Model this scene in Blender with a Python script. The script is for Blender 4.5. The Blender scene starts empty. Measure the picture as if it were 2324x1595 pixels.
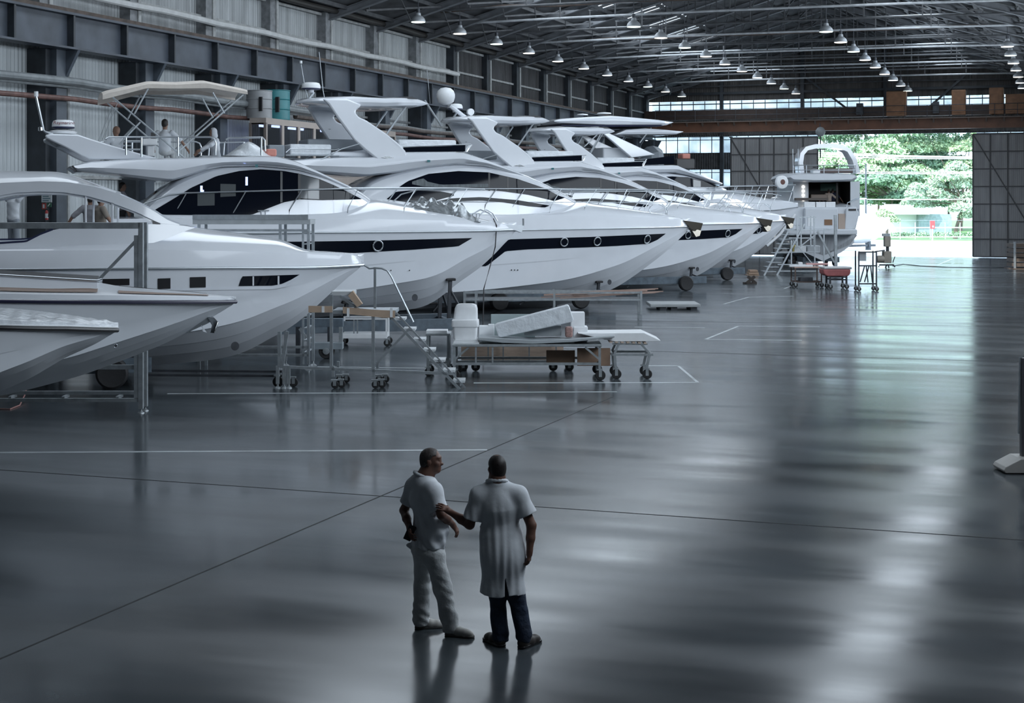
import bpy, bmesh, math, random
import numpy as np
from mathutils import Vector, Matrix
random.seed(7); RNG = np.random.default_rng(11)
SC = bpy.context.scene; COL = SC.collection
# ------------------------------------------------------------------ camera, world, sun, exposure
FPX, PCX, HZY, CAMH = 3500.0, 1162.0, 464.0, 4.1      # focal length in px, centre column, horizon row, eye height
YAW = math.radians(19.7)                               # the hall runs along +Y, the camera looks YAW to its left
CA, SA = math.cos(YAW), math.sin(YAW)
cam_d = bpy.data.cameras.new('camera'); cam = bpy.data.objects.new('camera', cam_d); COL.objects.link(cam)
cam.location = (0, 0, CAMH); cam.rotation_euler = (math.pi/2, 0, YAW)
cam_d.sensor_fit = 'HORIZONTAL'; cam_d.sensor_width = 36.0; cam_d.lens = FPX/2324*36.0
cam_d.shift_y = -(797.5-HZY)/2324; cam_d.clip_end = 2000
SC.camera = cam
SC.view_settings.view_transform = 'Standard'; SC.view_settings.look = 'None'
SC.view_settings.exposure = 0.0; SC.view_settings.gamma = 1.0; SC.view_settings.use_curve_mapping = False
wd = bpy.data.worlds.new('sky'); SC.world = wd; wd.use_nodes = True
bg = wd.node_tree.nodes['Background']; bg.inputs[0].default_value = (0.60, 0.79, 1.0, 1); bg.inputs[1].default_value = 5.0
def light(name, kind, loc, rot, energy, color, **kw):
    d = bpy.data.lights.new(name, kind); d.energy = energy; d.color = color
    for k, v in kw.items(): setattr(d, k, v)
    o = bpy.data.objects.new(name, d); COL.objects.link(o); o.location = loc; o.rotation_euler = rot
    return o
light('sun', 'SUN', (0, 60, 60), (math.radians(38), 0, math.radians(-28)), 7.0, (1.0, 0.96, 0.88), angle=0.01)
COOL = (0.80, 0.90, 1.0)
ROOF_X, ROOF_Z, EAVE_Z, HALF_W = -15.7, 17.7, 13.0, 16.7
def roof_z(x): return ROOF_Z-abs(x-ROOF_X)*(ROOF_Z-EAVE_Z)/HALF_W
for sx in (-23.6, -7.8):                               # daylight falling through the two lines of roof lights
    for k in range(9):
        light('roof_daylight', 'AREA', (sx, 31+k*10.58, roof_z(sx)-0.75), (0, 0, 0), 470 if sx < -20 else 230, COOL, shape='RECTANGLE', size=5.5 if sx < -20 else 2.6, size_y=10.4)
for k in range(7):                                     # added fill lights along the unseen right wall, brightening the boat sides
    light('side_fill', 'AREA', (1.1, 17+k*13.0, 9.2), (0, math.radians(80), 0), 1750, COOL, shape='RECTANGLE', size=5.0, size_y=12.6)

# ------------------------------------------------------------------ helpers
def W(px, py, D):                                      # photo pixel at depth D -> world point
    r = (px-PCX)/FPX*D; z = CAMH+(HZY-py)/FPX*D
    return Vector((-SA*D+CA*r, CA*D+SA*r, z))
def F(px, py): return W(px, py, FPX*CAMH/(py-HZY))     # photo pixel on the floor -> world point
def XatY(px, Y):                                       # world X of the photo column px on the plane y = Y
    u = (px-PCX)/FPX; D = Y/(CA+u*SA); return -SA*D+CA*u*D, D
MATS = {}
def mat(name, col, rough=0.5, metal=0.0, var=0.0, scale=3.0, bump=0.0, bscale=40.0, spec=0.5, wave=None, stretch=(1,1,1),
        emit=None, es=0.0, trans=0.0, coat=0.0, alpha=1.0):
    if name in MATS: return MATS[name]
    m = bpy.data.materials.new(name); m.use_nodes = True; nt = m.node_tree; N = nt.nodes; Lk = nt.links
    b = N['Principled BSDF']; c = tuple(col)+(1,)
    b.inputs['Base Color'].default_value = c; b.inputs['Roughness'].default_value = rough
    b.inputs['Metallic'].default_value = metal; b.inputs['Specular IOR Level'].default_value = spec
    b.inputs['Coat Weight'].default_value = coat; b.inputs['Coat Roughness'].default_value = 0.06
    b.inputs['Transmission Weight'].default_value = trans; b.inputs['Alpha'].default_value = alpha
    if emit: b.inputs['Emission Color'].default_value = tuple(emit)+(1,); b.inputs['Emission Strength'].default_value = es
    tc = N.new('ShaderNodeTexCoord'); mp = N.new('ShaderNodeMapping'); mp.inputs['Scale'].default_value = stretch
    Lk.new(tc.outputs['Object'], mp.inputs['Vector'])
    if var > 0:
        n = N.new('ShaderNodeTexNoise'); n.inputs['Scale'].default_value = scale; n.inputs['Detail'].default_value = 5
        Lk.new(mp.outputs[0], n.inputs['Vector'])
        r = N.new('ShaderNodeMapRange'); r.inputs[1].default_value = .3; r.inputs[2].default_value = .7
        r.inputs[3].default_value = 1-var; r.inputs[4].default_value = 1+var; Lk.new(n.outputs[0], r.inputs[0])
        mx = N.new('ShaderNodeVectorMath'); mx.operation = 'SCALE'; mx.inputs[0].default_value = tuple(col)
        Lk.new(r.outputs[0], mx.inputs['Scale']); Lk.new(mx.outputs[0], b.inputs['Base Color'])
    if bump > 0:
        bp = N.new('ShaderNodeBump'); bp.inputs['Distance'].default_value = bump
        if wave:
            w = N.new('ShaderNodeTexWave'); w.bands_direction = wave; w.wave_profile = 'SIN'; w.inputs['Scale'].default_value = bscale
            Lk.new(tc.outputs['Object'], w.inputs['Vector']); Lk.new(w.outputs['Fac'], bp.inputs['Height'])
        else:
            n2 = N.new('ShaderNodeTexNoise'); n2.inputs['Scale'].default_value = bscale; n2.inputs['Detail'].default_value = 4
            Lk.new(mp.outputs[0], n2.inputs['Vector']); Lk.new(n2.outputs[0], bp.inputs['Height'])
        Lk.new(bp.outputs[0], b.inputs['Normal'])
    MATS[name] = m; return m
def glow(name, col, s):
    if name in MATS: return MATS[name]
    m = bpy.data.materials.new(name); m.use_nodes = True; nt = m.node_tree; nt.nodes.remove(nt.nodes['Principled BSDF'])
    e = nt.nodes.new('ShaderNodeEmission'); e.inputs[0].default_value = tuple(col)+(1,); e.inputs[1].default_value = s
    nt.links.new(e.outputs[0], nt.nodes['Material Output'].inputs[0]); MATS[name] = m; return m
def translucent(name, col, mixd=.35, wave='X', bscale=3.0):
    m = bpy.data.materials.new(name); m.use_nodes = True; nt = m.node_tree; N = nt.nodes; N.remove(N['Principled BSDF'])
    tc = N.new('ShaderNodeTexCoord'); n = N.new('ShaderNodeTexNoise'); n.inputs['Scale'].default_value = .6; n.inputs['Detail'].default_value = 6
    w = N.new('ShaderNodeTexWave'); w.bands_direction = wave; w.inputs['Scale'].default_value = bscale
    nt.links.new(tc.outputs['Object'], n.inputs['Vector']); nt.links.new(tc.outputs['Object'], w.inputs['Vector'])
    a = N.new('ShaderNodeMath'); a.operation = 'MULTIPLY_ADD'; a.inputs[1].default_value = .35; nt.links.new(w.outputs['Fac'], a.inputs[0]); nt.links.new(n.outputs[0], a.inputs[2])
    v = N.new('ShaderNodeVectorMath'); v.operation = 'SCALE'; v.inputs[0].default_value = col; nt.links.new(a.outputs[0], v.inputs['Scale'])
    t = N.new('ShaderNodeBsdfTranslucent'); d = N.new('ShaderNodeBsdfDiffuse'); mx = N.new('ShaderNodeMixShader'); mx.inputs[0].default_value = mixd
    nt.links.new(v.outputs[0], t.inputs[0]); nt.links.new(v.outputs[0], d.inputs[0]); nt.links.new(t.outputs[0], mx.inputs[1]); nt.links.new(d.outputs[0], mx.inputs[2])
    nt.links.new(mx.outputs[0], N['Material Output'].inputs[0]); MATS[name] = m; return m
def tag(o, label=None, cat=None, group=None, kind=None):
    if label: o['label'] = label
    if cat: o['category'] = cat
    if group: o['group'] = group
    if kind: o['kind'] = kind
    return o
def thing(name, label, cat, loc=(0,0,0), rotz=0.0, group=None):
    o = bpy.data.objects.new(name, None); COL.objects.link(o); o.location = loc; o.rotation_euler = (0, 0, rotz); o.empty_display_size = .2
    return tag(o, label, cat, group)
def copy_tree(o, parent=None):
    c = o.copy(); COL.objects.link(c)
    if parent: c.parent = parent
    for ch in list(o.children): copy_tree(ch, c)
    return c
class MB:
    """collects shapes, links them as one mesh object"""
    def __init__(s): s.v = []; s.f = []
    def add(s, vs, fs):
        n = len(s.v); s.v += [tuple(p) for p in vs]; s.f += [tuple(i+n for i in f) for f in fs]; return s
    def box(s, c, d, rz=0.0):
        x, y, z = d[0]/2, d[1]/2, d[2]/2; cs, sn = math.cos(rz), math.sin(rz)
        vs = [(c[0]+a*x*cs-b*y*sn, c[1]+a*x*sn+b*y*cs, c[2]+e*z) for e in (-1,1) for a, b in ((-1,-1),(1,-1),(1,1),(-1,1))]
        return s.add(vs, [(3,2,1,0),(4,5,6,7),(0,1,5,4),(1,2,6,5),(2,3,7,6),(3,0,4,7)])
    def span(s, a, b):
        return s.box([(a[i]+b[i])/2 for i in range(3)], [abs(b[i]-a[i]) for i in range(3)])
    def beam(s, p, q, w, h, up=(0,0,1)):
        p, q = Vector(p), Vector(q); d = (q-p).normalized(); u = Vector(up)
        if abs(d.dot(u)) > .98: u = Vector((1,0,0))
        sd = d.cross(u).normalized(); u = sd.cross(d).normalized()
        vs = [e+sd*(a*w/2)+u*(b*h/2) for e in (p, q) for a, b in ((-1,-1),(1,-1),(1,1),(-1,1))]
        return s.add(vs, [(3,2,1,0),(4,5,6,7),(0,1,5,4),(1,2,6,5),(2,3,7,6),(3,0,4,7)])
    def tube(s, pts, r, n=8, r2=None):
        pts = [Vector(p) for p in pts]; m = len(pts); vs = []; fs = []
        for i, p in enumerate(pts):
            d = (pts[min(i+1, m-1)]-pts[max(i-1, 0)]).normalized(); u = Vector((0,0,1)) if abs(d.z) < .9 else Vector((1,0,0))
            a = d.cross(u).normalized(); b = d.cross(a).normalized()
            rr = r if r2 is None else r+(r2-r)*i/max(m-1, 1)
            for k in range(n):
                t = 2*math.pi*k/n; vs.append(p+a*(math.cos(t)*rr)+b*(math.sin(t)*rr))
        for i in range(m-1):
            for k in range(n):
                k2 = (k+1) % n; fs.append((i*n+k, i*n+k2, (i+1)*n+k2, (i+1)*n+k))
        fs.append(tuple(range(n))[::-1]); fs.append(tuple((m-1)*n+k for k in range(n)))
        return s.add(vs, fs)
    def lathe(s, prof, c=(0,0,0), n=24, axis='z'):
        vs = []; fs = []; m = len(prof)
        for r, h in prof:
            for k in range(n):
                t = 2*math.pi*k/n; a, b = r*math.cos(t), r*math.sin(t)
                p = {'z': (a, b, h), 'y': (a, h, b), 'x': (h, a, b)}[axis]; vs.append((c[0]+p[0], c[1]+p[1], c[2]+p[2]))
        for i in range(m-1):
            for k in range(n):
                k2 = (k+1) % n; fs.append((i*n+k, i*n+k2, (i+1)*n+k2, (i+1)*n+k))
        fs.append(tuple(range(n))[::-1]); fs.append(tuple((m-1)*n+k for k in range(n)))
        return s.add(vs, fs)
    def loft(s, secs, closed=True, cap=True):
        n = len(secs[0]); vs = [p for q in secs for p in q]; fs = []
        for i in range(len(secs)-1):
            for k in range(n if closed else n-1):
                k2 = (k+1) % n; fs.append((i*n+k, i*n+k2, (i+1)*n+k2, (i+1)*n+k))
        if cap: fs.append(tuple(range(n))[::-1]); fs.append(tuple((len(secs)-1)*n+k for k in range(n)))
        return s.add(vs, fs)
    def prism(s, a, b):                                # two matching outlines (3-D), capped
        n = len(a); fs = [tuple(range(n))[::-1], tuple(n+i for i in range(n))]
        fs += [(i, (i+1) % n, n+(i+1) % n, n+i) for i in range(n)]
        return s.add(list(a)+list(b), fs)
    def build(s, name, m, parent=None, smooth=True, angle=32, bevel=0.0):
        me = bpy.data.meshes.new(name); me.from_pydata(s.v, [], s.f)
        bm = bmesh.new(); bm.from_mesh(me); bmesh.ops.recalc_face_normals(bm, faces=bm.faces); bm.to_mesh(me); bm.free()
        if smooth:
            me.polygons.foreach_set('use_smooth', [True]*len(me.polygons)); me.set_sharp_from_angle(angle=math.radians(angle))
        if m: me.materials.append(m)
        o = bpy.data.objects.new(name, me); COL.objects.link(o)
        if parent is not None: o.parent = parent
        if bevel > 0:
            bv = o.modifiers.new('bevel', 'BEVEL'); bv.width = bevel; bv.segments = 2; bv.limit_method = 'ANGLE'
        return o
def one(fn, *a, **k): return getattr(MB(), fn)(*a, **k)
def struct(name, mb, m, **k): return tag(mb.build(name, m, **k), kind='structure')
# ------------------------------------------------------------------ materials
gel = mat('gelcoat', (.76, .79, .84), .16, var=.02, scale=1.5, coat=.6, spec=.5)
gel2 = mat('gelcoat_matt', (.60, .63, .67), .32, var=.03, scale=1.2)
glassk = mat('dark_glass', (.006, .008, .014), .04, spec=.12)
steel = mat('stainless', (.70, .74, .78), .34, metal=1.0, var=.05)
alu = mat('aluminium', (.50, .54, .57), .38, metal=.75, var=.12, scale=8)
galv = mat('galvanised', (.36, .39, .41), .45, metal=.6, var=.2, scale=6)
dark = mat('dark_steel', (.05, .055, .065), .5, metal=.3, var=.3, scale=4)
bluegrey = mat('cradle_paint', (.10, .13, .16), .55, var=.25, scale=5)
rubber = mat('rubber', (.018, .018, .02), .6, var=.2, scale=20)
white = mat('white_paint', (.78, .80, .82), .4, var=.04, scale=6)
wood = mat('plywood', (.40, .28, .20), .6, var=.2, scale=6, stretch=(1, 8, 8))
card = mat('cardboard', (.47, .35, .26), .8, var=.08, scale=5)
teak = mat('teak', (.28, .19, .145), .55, var=.2, scale=3, stretch=(1, 14, 14))
plas = mat('plastic_film', (.74, .78, .82), .22, var=.1, scale=4, bump=.03, bscale=6)
vinyl = mat('grey_vinyl', (.25, .28, .31), .45, var=.08, scale=3)
black = mat('black_trim', (.012, .012, .014), .35)
chrome = mat('chrome', (.5, .52, .54), .15, metal=1.0)
# ------------------------------------------------------------------ the hall
def floor_material():
    m = bpy.data.materials.new('polished_concrete'); m.use_nodes = True; nt = m.node_tree; N = nt.nodes; L = nt.links; b = N['Principled BSDF']
    tc = N.new('ShaderNodeTexCoord')
    def noise(sc, det, st=(1,1,1), dist=0):
        mp = N.new('ShaderNodeMapping'); mp.inputs['Scale'].default_value = st; mp.inputs['Rotation'].default_value = (0, 0, -YAW)
        n = N.new('ShaderNodeTexNoise'); n.inputs['Scale'].default_value = sc; n.inputs['Detail'].default_value = det; n.inputs['Distortion'].default_value = dist
        L.new(tc.outputs['Object'], mp.inputs[0]); L.new(mp.outputs[0], n.inputs['Vector']); return n.outputs[0]
    def rng(s, a, b2, c, d):
        r = N.new('ShaderNodeMapRange'); [r.inputs[i].__setattr__('default_value', v) for i, v in ((1,a),(2,b2),(3,c),(4,d))]; L.new(s, r.inputs[0]); return r.outputs[0]
    def mul(a, c):
        q = N.new('ShaderNodeMath'); q.operation = 'MULTIPLY'; L.new(a, q.inputs[0]); L.new(c, q.inputs[1]); return q.outputs[0]
    big = rng(noise(.16, 4, (.6, 1, 1), .1), .3, .7, .55, 1.45); mid = rng(noise(1.1, 8, (.45, 1, 1), .15), .28, .72, .68, 1.32); fine = rng(noise(9, 6), .3, .7, .93, 1.07)
    v = N.new('ShaderNodeVectorMath'); v.operation = 'SCALE'; v.inputs[0].default_value = (.056, .066, .074); L.new(mul(mul(big, mid), fine), v.inputs['Scale'])
    L.new(v.outputs[0], b.inputs['Base Color'])
    L.new(rng(noise(.5, 7, (.3, 1.4, 1), .1), .3, .7, .10, .25), b.inputs['Roughness'])
    L.new(rng(noise(.55, 7, (.25, 1.3, 1), .1), .3, .7, .4, .8), b.inputs['Specular IOR Level'])
    bp = N.new('ShaderNodeBump'); bp.inputs['Distance'].default_value = .004; bp.inputs['Strength'].default_value = .35
    L.new(noise(1.2, 2, (.3, 1.4, 1)), bp.inputs['Height']); L.new(bp.outputs[0], b.inputs['Normal'])
    return m
YF, XL, XR, YB = 123.5, -32.6, 1.3, -14.0
struct('floor', one('span', (XL-.4, YB, -.3), (XR+.3, YF+.3, 0)), floor_material(), smooth=False)
jm = mat('joint_filler', (.02, .022, .025), .7)
def strip(name, p, q, w, m, z=.003):
    p, q = Vector((p.x, p.y, 0)), Vector((q.x, q.y, 0)); d = (q-p).normalized(); s = Vector((-d.y, d.x, 0))*w/2; t = Vector((0, 0, z)); zz = Vector((0,0,.0005))
    return struct(name, MB().prism([p-s+zz, q-s+zz, q+s+zz, p+s+zz], [p-s+t, q-s+t, q+s+t, p+s+t]), m, smooth=False)
def hj(px, py, px2, py2, name='floor_joint', w=.022): strip(name, F(px, py), F(px2, py2), w, jm)
hj(-40, 1512, 1392, 900); hj(-60, 1062, 2330, 1226); hj(1100, 786, 2330, 822, w=.03); hj(1450, 728, 2330, 742, w=.03); hj(1900, 626, 2330, 634, w=.04)
lm = mat('worn_line_paint', (.46, .50, .52), .35, var=.25, scale=2)
for a in ((-20,1027,1106,1021,.13),(380,893.5,1400,889,.12),(1075,869,1584,868,.15),(1584,868,1539,830,.07),(1539,830,1460,830,.16),(1601,770,1676,740,.09),
          (1676,740,1860,741,.14),(1601,770,1820,772,.14),(1642,690,1700,674,.1),(1700,674,1800,672,.15),(720,832,1000,836,.1),(1440,742,1600,744,.12),(1780,655,1800,647,.09),(2130,600,2160,588,.13)):
    strip('floor_marking', F(a[0], a[1]), F(a[2], a[3]), a[4], lm)
# left wall: columns, sheets, crane girder, pipes
KY = [43.5+5.29*k for k in range(-1, 16)]
sheet = mat('corrugated_sheet', (.40, .42, .43), .6, var=.28, scale=.9, bump=.05, bscale=1.6, wave='Y', stretch=(1, 3, .25))
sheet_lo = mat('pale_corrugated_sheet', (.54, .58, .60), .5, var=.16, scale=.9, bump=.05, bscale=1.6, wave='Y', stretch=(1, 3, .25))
sheet_dk = mat('dark_corrugated_sheet', (.045, .045, .048), .7, var=.6, scale=1.2, bump=.05, bscale=1.6, wave='Y', stretch=(1, 3, .3))  # dark uneven tone, for the far upper panels and the right wall
skirt = mat('skirting_wall', (.42, .37, .33), .7, var=.1)
struct('wall_left', one('span', (XL-.3, YB, 10.3), (XL, YF, 14.5)).span((XL-.3, YB, 0), (XL, 41, 10.3)), sheet, smooth=False)
struct('wall_left_lower', one('span', (XL-.3, 41, 1.6), (XL, YF, 10.3)), sheet_lo, smooth=False)
struct('wall_left_base', one('span', (XL-.3, 41, 0), (XL+.02, YF, 1.6)), skirt, smooth=False)
frame_m = mat('pale_frame_steel', (.34, .35, .35), .6, var=.25, scale=4)
girt = mat('grey_steel', (.20, .21, .22), .6, var=.3, scale=4)
colm = mat('column_paint', (.028, .034, .042), .55, var=.35, scale=2)
cols2 = mat('column_flange_paint', (.07, .085, .105), .5, var=.2, scale=2)
for k, y in enumerate(KY):
    struct('wall_column', MB().span((XL, y-.5, 0), (XL+.75, y+.3, 9.3)), colm, smooth=False)
    struct('wall_column_flange', MB().span((XL+.75, y-.25, 0), (XL+1.0, y+.3, 9.3)), cols2, smooth=False)
    struct('wall_column_bracket', MB().prism([(XL+.7, y+.25, 9.3), (XL+1.5, y+.25, 9.3), (XL+1.0, y+.25, 8.4), (XL+.7, y+.25, 8.4)],
        [(XL+.7, y+.4, 9.3), (XL+1.5, y+.4, 9.3), (XL+1.0, y+.4, 8.4), (XL+.7, y+.4, 8.4)]), cols2, smooth=False)
    up = MB().span((XL, y-.42, 10.3), (XL+.45, y+.1, 13.2)).span((XL, y+.1, 10.3), (XL+.45, y+.2, 13.2))
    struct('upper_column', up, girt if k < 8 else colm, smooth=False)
    struct('upper_column_edge', one('span', (XL+.45, y+.05, 10.5), (XL+.5, y+.24, 13.0)), frame_m, smooth=False)
    if k < len(KY)-1:
        y2 = KY[k+1]
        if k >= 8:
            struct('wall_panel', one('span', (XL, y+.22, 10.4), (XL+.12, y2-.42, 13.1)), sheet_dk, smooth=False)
        g = MB().span((XL+.1, y+.2, 11.55), (XL+.24, y2-.42, 11.66)).span((XL+.1, y+.2, 12.85), (XL+.24, y2-.42, 12.97))
        struct('wall_rail', g, frame_m, smooth=False)
        g2 = MB().span((XL, y+.3, 5.0), (XL+.15, y2-.5, 5.12)).span((XL, y+.3, 8.35), (XL+.15, y2-.5, 8.45)).span((XL+.02, y+1.6, 2), (XL+.12, y+1.7, 9.3))
        struct('wall_rail', g2, frame_m if k % 2 else girt, smooth=False)
girdm = mat('girder_paint', (.055, .066, .085), .5, var=.3, scale=1.2)
railm = mat('rusty_rail', (.075, .055, .045), .7, var=.4, scale=3)
gir = MB().span((XL+1.15, YB, 9.35), (XL+1.2, YF-2, 10.45)).span((XL+.9, YB, 9.28), (XL+1.5, YF-2, 9.35)).span((XL+.9, YB, 10.42), (XL+1.5, YF-2, 10.5))
gir.span((XL+.95, YB, 10.5), (XL+1.1, YF-2, 10.52))
struct('crane_girder', gir, girdm, smooth=False)
for y in np.arange(40.5, 121, 3.1): struct('girder_stiffener', one('span', (XL+1.2, y-.05, 9.35), (XL+1.46, y+.05, 10.42)), colm, smooth=False)
struct('crane_rail', one('span', (XL+1.1, YB, 10.5), (XL+1.3, YF-2, 10.66)).span((XL+.8, YB, 10.5), (XL+1.0, YF-2, 10.62)), railm, smooth=False)
def ypipe(name, x, z, y0, y1, r, m, label=None, cat='pipe'):
    pts = [(x, y, z+.03*math.sin(y*.9)) for y in np.arange(y0, y1+.1, 2.0)]; o = MB().tube(pts, r, 10).build(name, m)
    return tag(o, kind='structure')
ypipe('trim_pipe', XL+.75, 11.35, 36, 81, .13, mat('white_pipe', (.55, .56, .56), .45, var=.1))
ypipe('trim_pipe', XL+1.25, 8.2, 36, 62, .14, mat('grey_pipe', (.20, .22, .23), .5, var=.2))
ypipe('trim_pipe', XL+1.15, 8.02, 36, 116, .05, mat('grey_pipe', (.2, .2, .2)))
ypipe('trim_pipe', XL+1.2, 7.62, 36, 118, .09, mat('red_brown_pipe', (.13, .07, .06), .55, var=.4))
ypipe('trim_pipe', XL+1.1, 7.95, 60, 118, .12, mat('brown_pipe', (.12, .10, .09), .55, var=.3))
ypipe('trim_pipe', XL+1.3, 6.9, 66, 118, .10, mat('brown_pipe', (.12, .1, .09)))
ypipe('trim_pipe', XL+.8, 13.05, 36, YF-2, .14, mat('soot_pipe', (.03, .028, .026), .6))
# right wall (outside the frame, dark to dull reflections), front wall behind the camera
struct('wall_right', one('span', (XR, YB, 0), (XR+.3, YF, 14)), sheet_dk, smooth=False)
struct('wall_front', MB().add([(XL, YB, 0), (XR, YB, 0), (XR, YB, 13), (ROOF_X, YB, 18), (XL, YB, 13)], [(0,1,2,3,4)]), sheet, smooth=False)
# roof
roofm = mat('roof_sheet', (.055, .058, .063), .7, var=.7, scale=1.4, stretch=(1, .5, 1))
for nm, x0, x1 in (('ceiling_left', XL-.6, ROOF_X), ('ceiling_right', ROOF_X, XR+.6)):
    sx = -23.6 if x0 < -20 else -7.8
    mb = MB()
    def slab(xa, xb, ya, yb): mb.prism([(xa, ya, roof_z(xa)), (xb, ya, roof_z(xb)), (xb, yb, roof_z(xb)), (xa, yb, roof_z(xa))], [(xa, ya, roof_z(xa)+.12), (xb, ya, roof_z(xb)+.12), (xb, yb, roof_z(xb)+.12), (xa, yb, roof_z(xa)+.12)])
    slab(x0, sx-1.4, YB, YF+.3); slab(sx+1.4, x1, YB, YF+.3); slab(sx-1.4, sx+1.4, YB, 81.5); slab(sx-1.4, sx+1.4, 108, YF+.3)
    for yy in np.arange(81.5+5.29-1.5, 108, 5.29): slab(sx-1.4, sx+1.4, yy-.75, yy+.75)
    struct(nm, mb, roofm, smooth=False)
    sky = glow('skylight_sheet', (.82, .91, 1.0), 1.7)
    n = 0
    for yy in np.arange(81.5+2.2, 108, 5.29):
        n += 1; q = MB()
        for j in range(4):
            ya = yy-1.8+j*.9; q.prism([(sx-1.4, ya, roof_z(sx-1.4)+.13), (sx+1.4, ya, roof_z(sx+1.4)+.13), (sx+1.4, ya+.68, roof_z(sx+1.4)+.13), (sx-1.4, ya+.68, roof_z(sx-1.4)+.13)],
                [(sx-1.4, ya, roof_z(sx-1.4)+.16), (sx+1.4, ya, roof_z(sx+1.4)+.16), (sx+1.4, ya+.68, roof_z(sx+1.4)+.16), (sx-1.4, ya+.68, roof_z(sx-1.4)+.16)])
        struct('window_%d' % (n+(0 if x0 < -20 else 10)), q, sky, smooth=False)
        bars = MB()
        for j in range(5): bars.prism([(sx-1.4, yy-1.98+j*.9, roof_z(sx-1.4)), (sx+1.4, yy-1.98+j*.9, roof_z(sx+1.4)), (sx+1.4, yy-1.82+j*.9, roof_z(sx+1.4)), (sx-1.4, yy-1.82+j*.9, roof_z(sx-1.4))],
            [(sx-1.4, yy-1.98+j*.9, roof_z(sx-1.4)+.12), (sx+1.4, yy-1.98+j*.9, roof_z(sx+1.4)+.12), (sx+1.4, yy-1.82+j*.9, roof_z(sx+1.4)+.12), (sx-1.4, yy-1.82+j*.9, roof_z(sx-1.4)+.12)])
        struct('skylight_bar', bars, roofm, smooth=False)
rafm = mat('rafter_paint', (.16, .17, .185), .55, var=.25, scale=1.5)
purm = mat('purlin_steel', (.07, .074, .08), .6, var=.3)
tiem = mat('tie_pipe', (.42, .44, .46), .45, var=.2)
xw0, xw1 = XL+.3, XR-.2
for k, y in enumerate(KY):
    if y < 62: continue
    for xa, xb in ((xw0, ROOF_X), (xw1, ROOF_X)):
        za, zb = roof_z(xa)-.35, roof_z(xb)-.35
        r = MB().beam((xa, y, za+.1), (xb, y, zb+.16), .06, .30).beam((xa, y, za-.05), (xb, y, zb+.01), .26, .04).beam((xa, y, za+.25), (xb, y, zb+.31), .26, .04)
        struct('roof_beam', r, rafm, smooth=False)
    struct('roof_beam_tie', one('tube', [(x, y+.3, 13.6+.12*math.sin((x-xw0)/HALF_W*1.57)) for x in np.linspace(xw0, xw1, 9)], .06, 8), tiem if k % 2 else purm)
    struct('roof_beam_tie', one('tube', [(x, y+2.4, 14.6) for x in np.linspace(xw0+6, xw1-6, 5)], .05, 8), tiem if k % 3 == 0 else purm)
    br = MB()
    for j, x in enumerate(np.linspace(xw0+2, xw1-2, 11)):
        br.beam((x, y+.3, 13.65), (x, y+.3, roof_z(x)-.5), .06, .06)
        if k < len(KY)-1:
            x2 = x+(1.6 if x < ROOF_X else -1.6)
            br.beam((x, y, roof_z(x)-.55), (x2, y+5.29, roof_z(x2)-.25), .07, .09); br.beam((x2, y, roof_z(x2)-.25), (x, y+5.29, roof_z(x)-.55), .05, .06)
    struct('roof_beam_brace', br, purm, smooth=False)
for x in np.linspace(xw0+1, xw1-1, 15):
    struct('roof_purlin', one('beam', (x, 60, roof_z(x)-.1), (x, YF, roof_z(x)-.1), .12, .18), purm, smooth=False)
cab = MB()
for y, dz in ((72, 0), (90, .2)): cab.tube([(x, y, 13.9+dz+.15*math.cos(x)) for x in np.linspace(xw0, xw1, 12)], .07, 8)
struct('trim_1', cab, mat('rusty_rail', (.1, .07, .06)))
# far wall
def farx(px): return XatY(px, YF)[0]
def farz(px, py): return CAMH+(HZY-py)/FPX*XatY(px, YF)[1]
gable = mat('dark_gable_sheet', (.075, .071, .069), .75, var=.35, scale=1.0, bump=.015, bscale=1.6, wave='X', stretch=(3, 1, .3))
dxa, dxb = farx(1858), farx(2214); dzt = farz(2000, 303)
wt, wb = 12.45, 11.3
w = MB().add([(XL, YF, 12.5), (XR, YF, 12.5), (XR, YF, 13.0), (ROOF_X, YF, 17.8), (XL, YF, 13.0)], [(0,1,2,3,4)])
w.span((XL, YF, 9.75), (XR, YF+.2, wb))
struct('wall_far', w, gable, smooth=False)
lowm = mat('dark_wall_sheet', (.06, .062, .066), .75, var=.35, bump=.05, bscale=1.6, wave='X')
struct('wall_far_lower', MB().span((XL, YF, 6.95), (farx(1662), YF+.2, 8.3)).span((XL, YF, 0), (farx(1662), YF+.2, 5.6)).span((XL, YF, 9.6), (farx(1655), YF+.2, 9.75)), lowm, smooth=False)
tw = translucent('frosted_sheet', (.92, .97, 1.0), .1)
nwin = 30
def farwin(px0, px1, z0, z1):
    global nwin; nwin += 1
    struct('window_%d' % nwin, one('span', (farx(px0), YF+.1, z0), (farx(px1), YF+.13, z1)), tw, smooth=False)
    mu = MB(); xa, xb = farx(px0), farx(px1)
    for x in np.arange(xa+.6, xb, .95): mu.span((x-.03, YF+.03, z0), (x+.03, YF+.09, z1))
    mu.span((xa, YF+.02, z1-.28), (xb, YF+.08, z1-.22)); struct('window_bar', mu, lowm, smooth=False)
for a, b in ((1480, 1637), (1640, 1820), (1823, 2008), (2010, 2230), (2230, 2330)): farwin(a, b, wb, wt+.05)
for a, b in ((1470, 1636), (1641, 1662)): farwin(a, b, 8.3, 9.6); farwin(a, b, 5.6, 6.95)
farwin(1655, 1858, dzt-.12, 9.75); farwin(1860, 2212, dzt, 9.9); farwin(2216, 2330, dzt-.1, 9.8)
pst = MB()
for px in (1462, 1639, 1822, 2010): struct('wall_far_post', one('span', (farx(px)-.14, YF-.35, 0 if px < 1700 else dzt), (farx(px)+.14, YF-.05, 17 if px > 1700 else 14)), colm, smooth=False)
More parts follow.
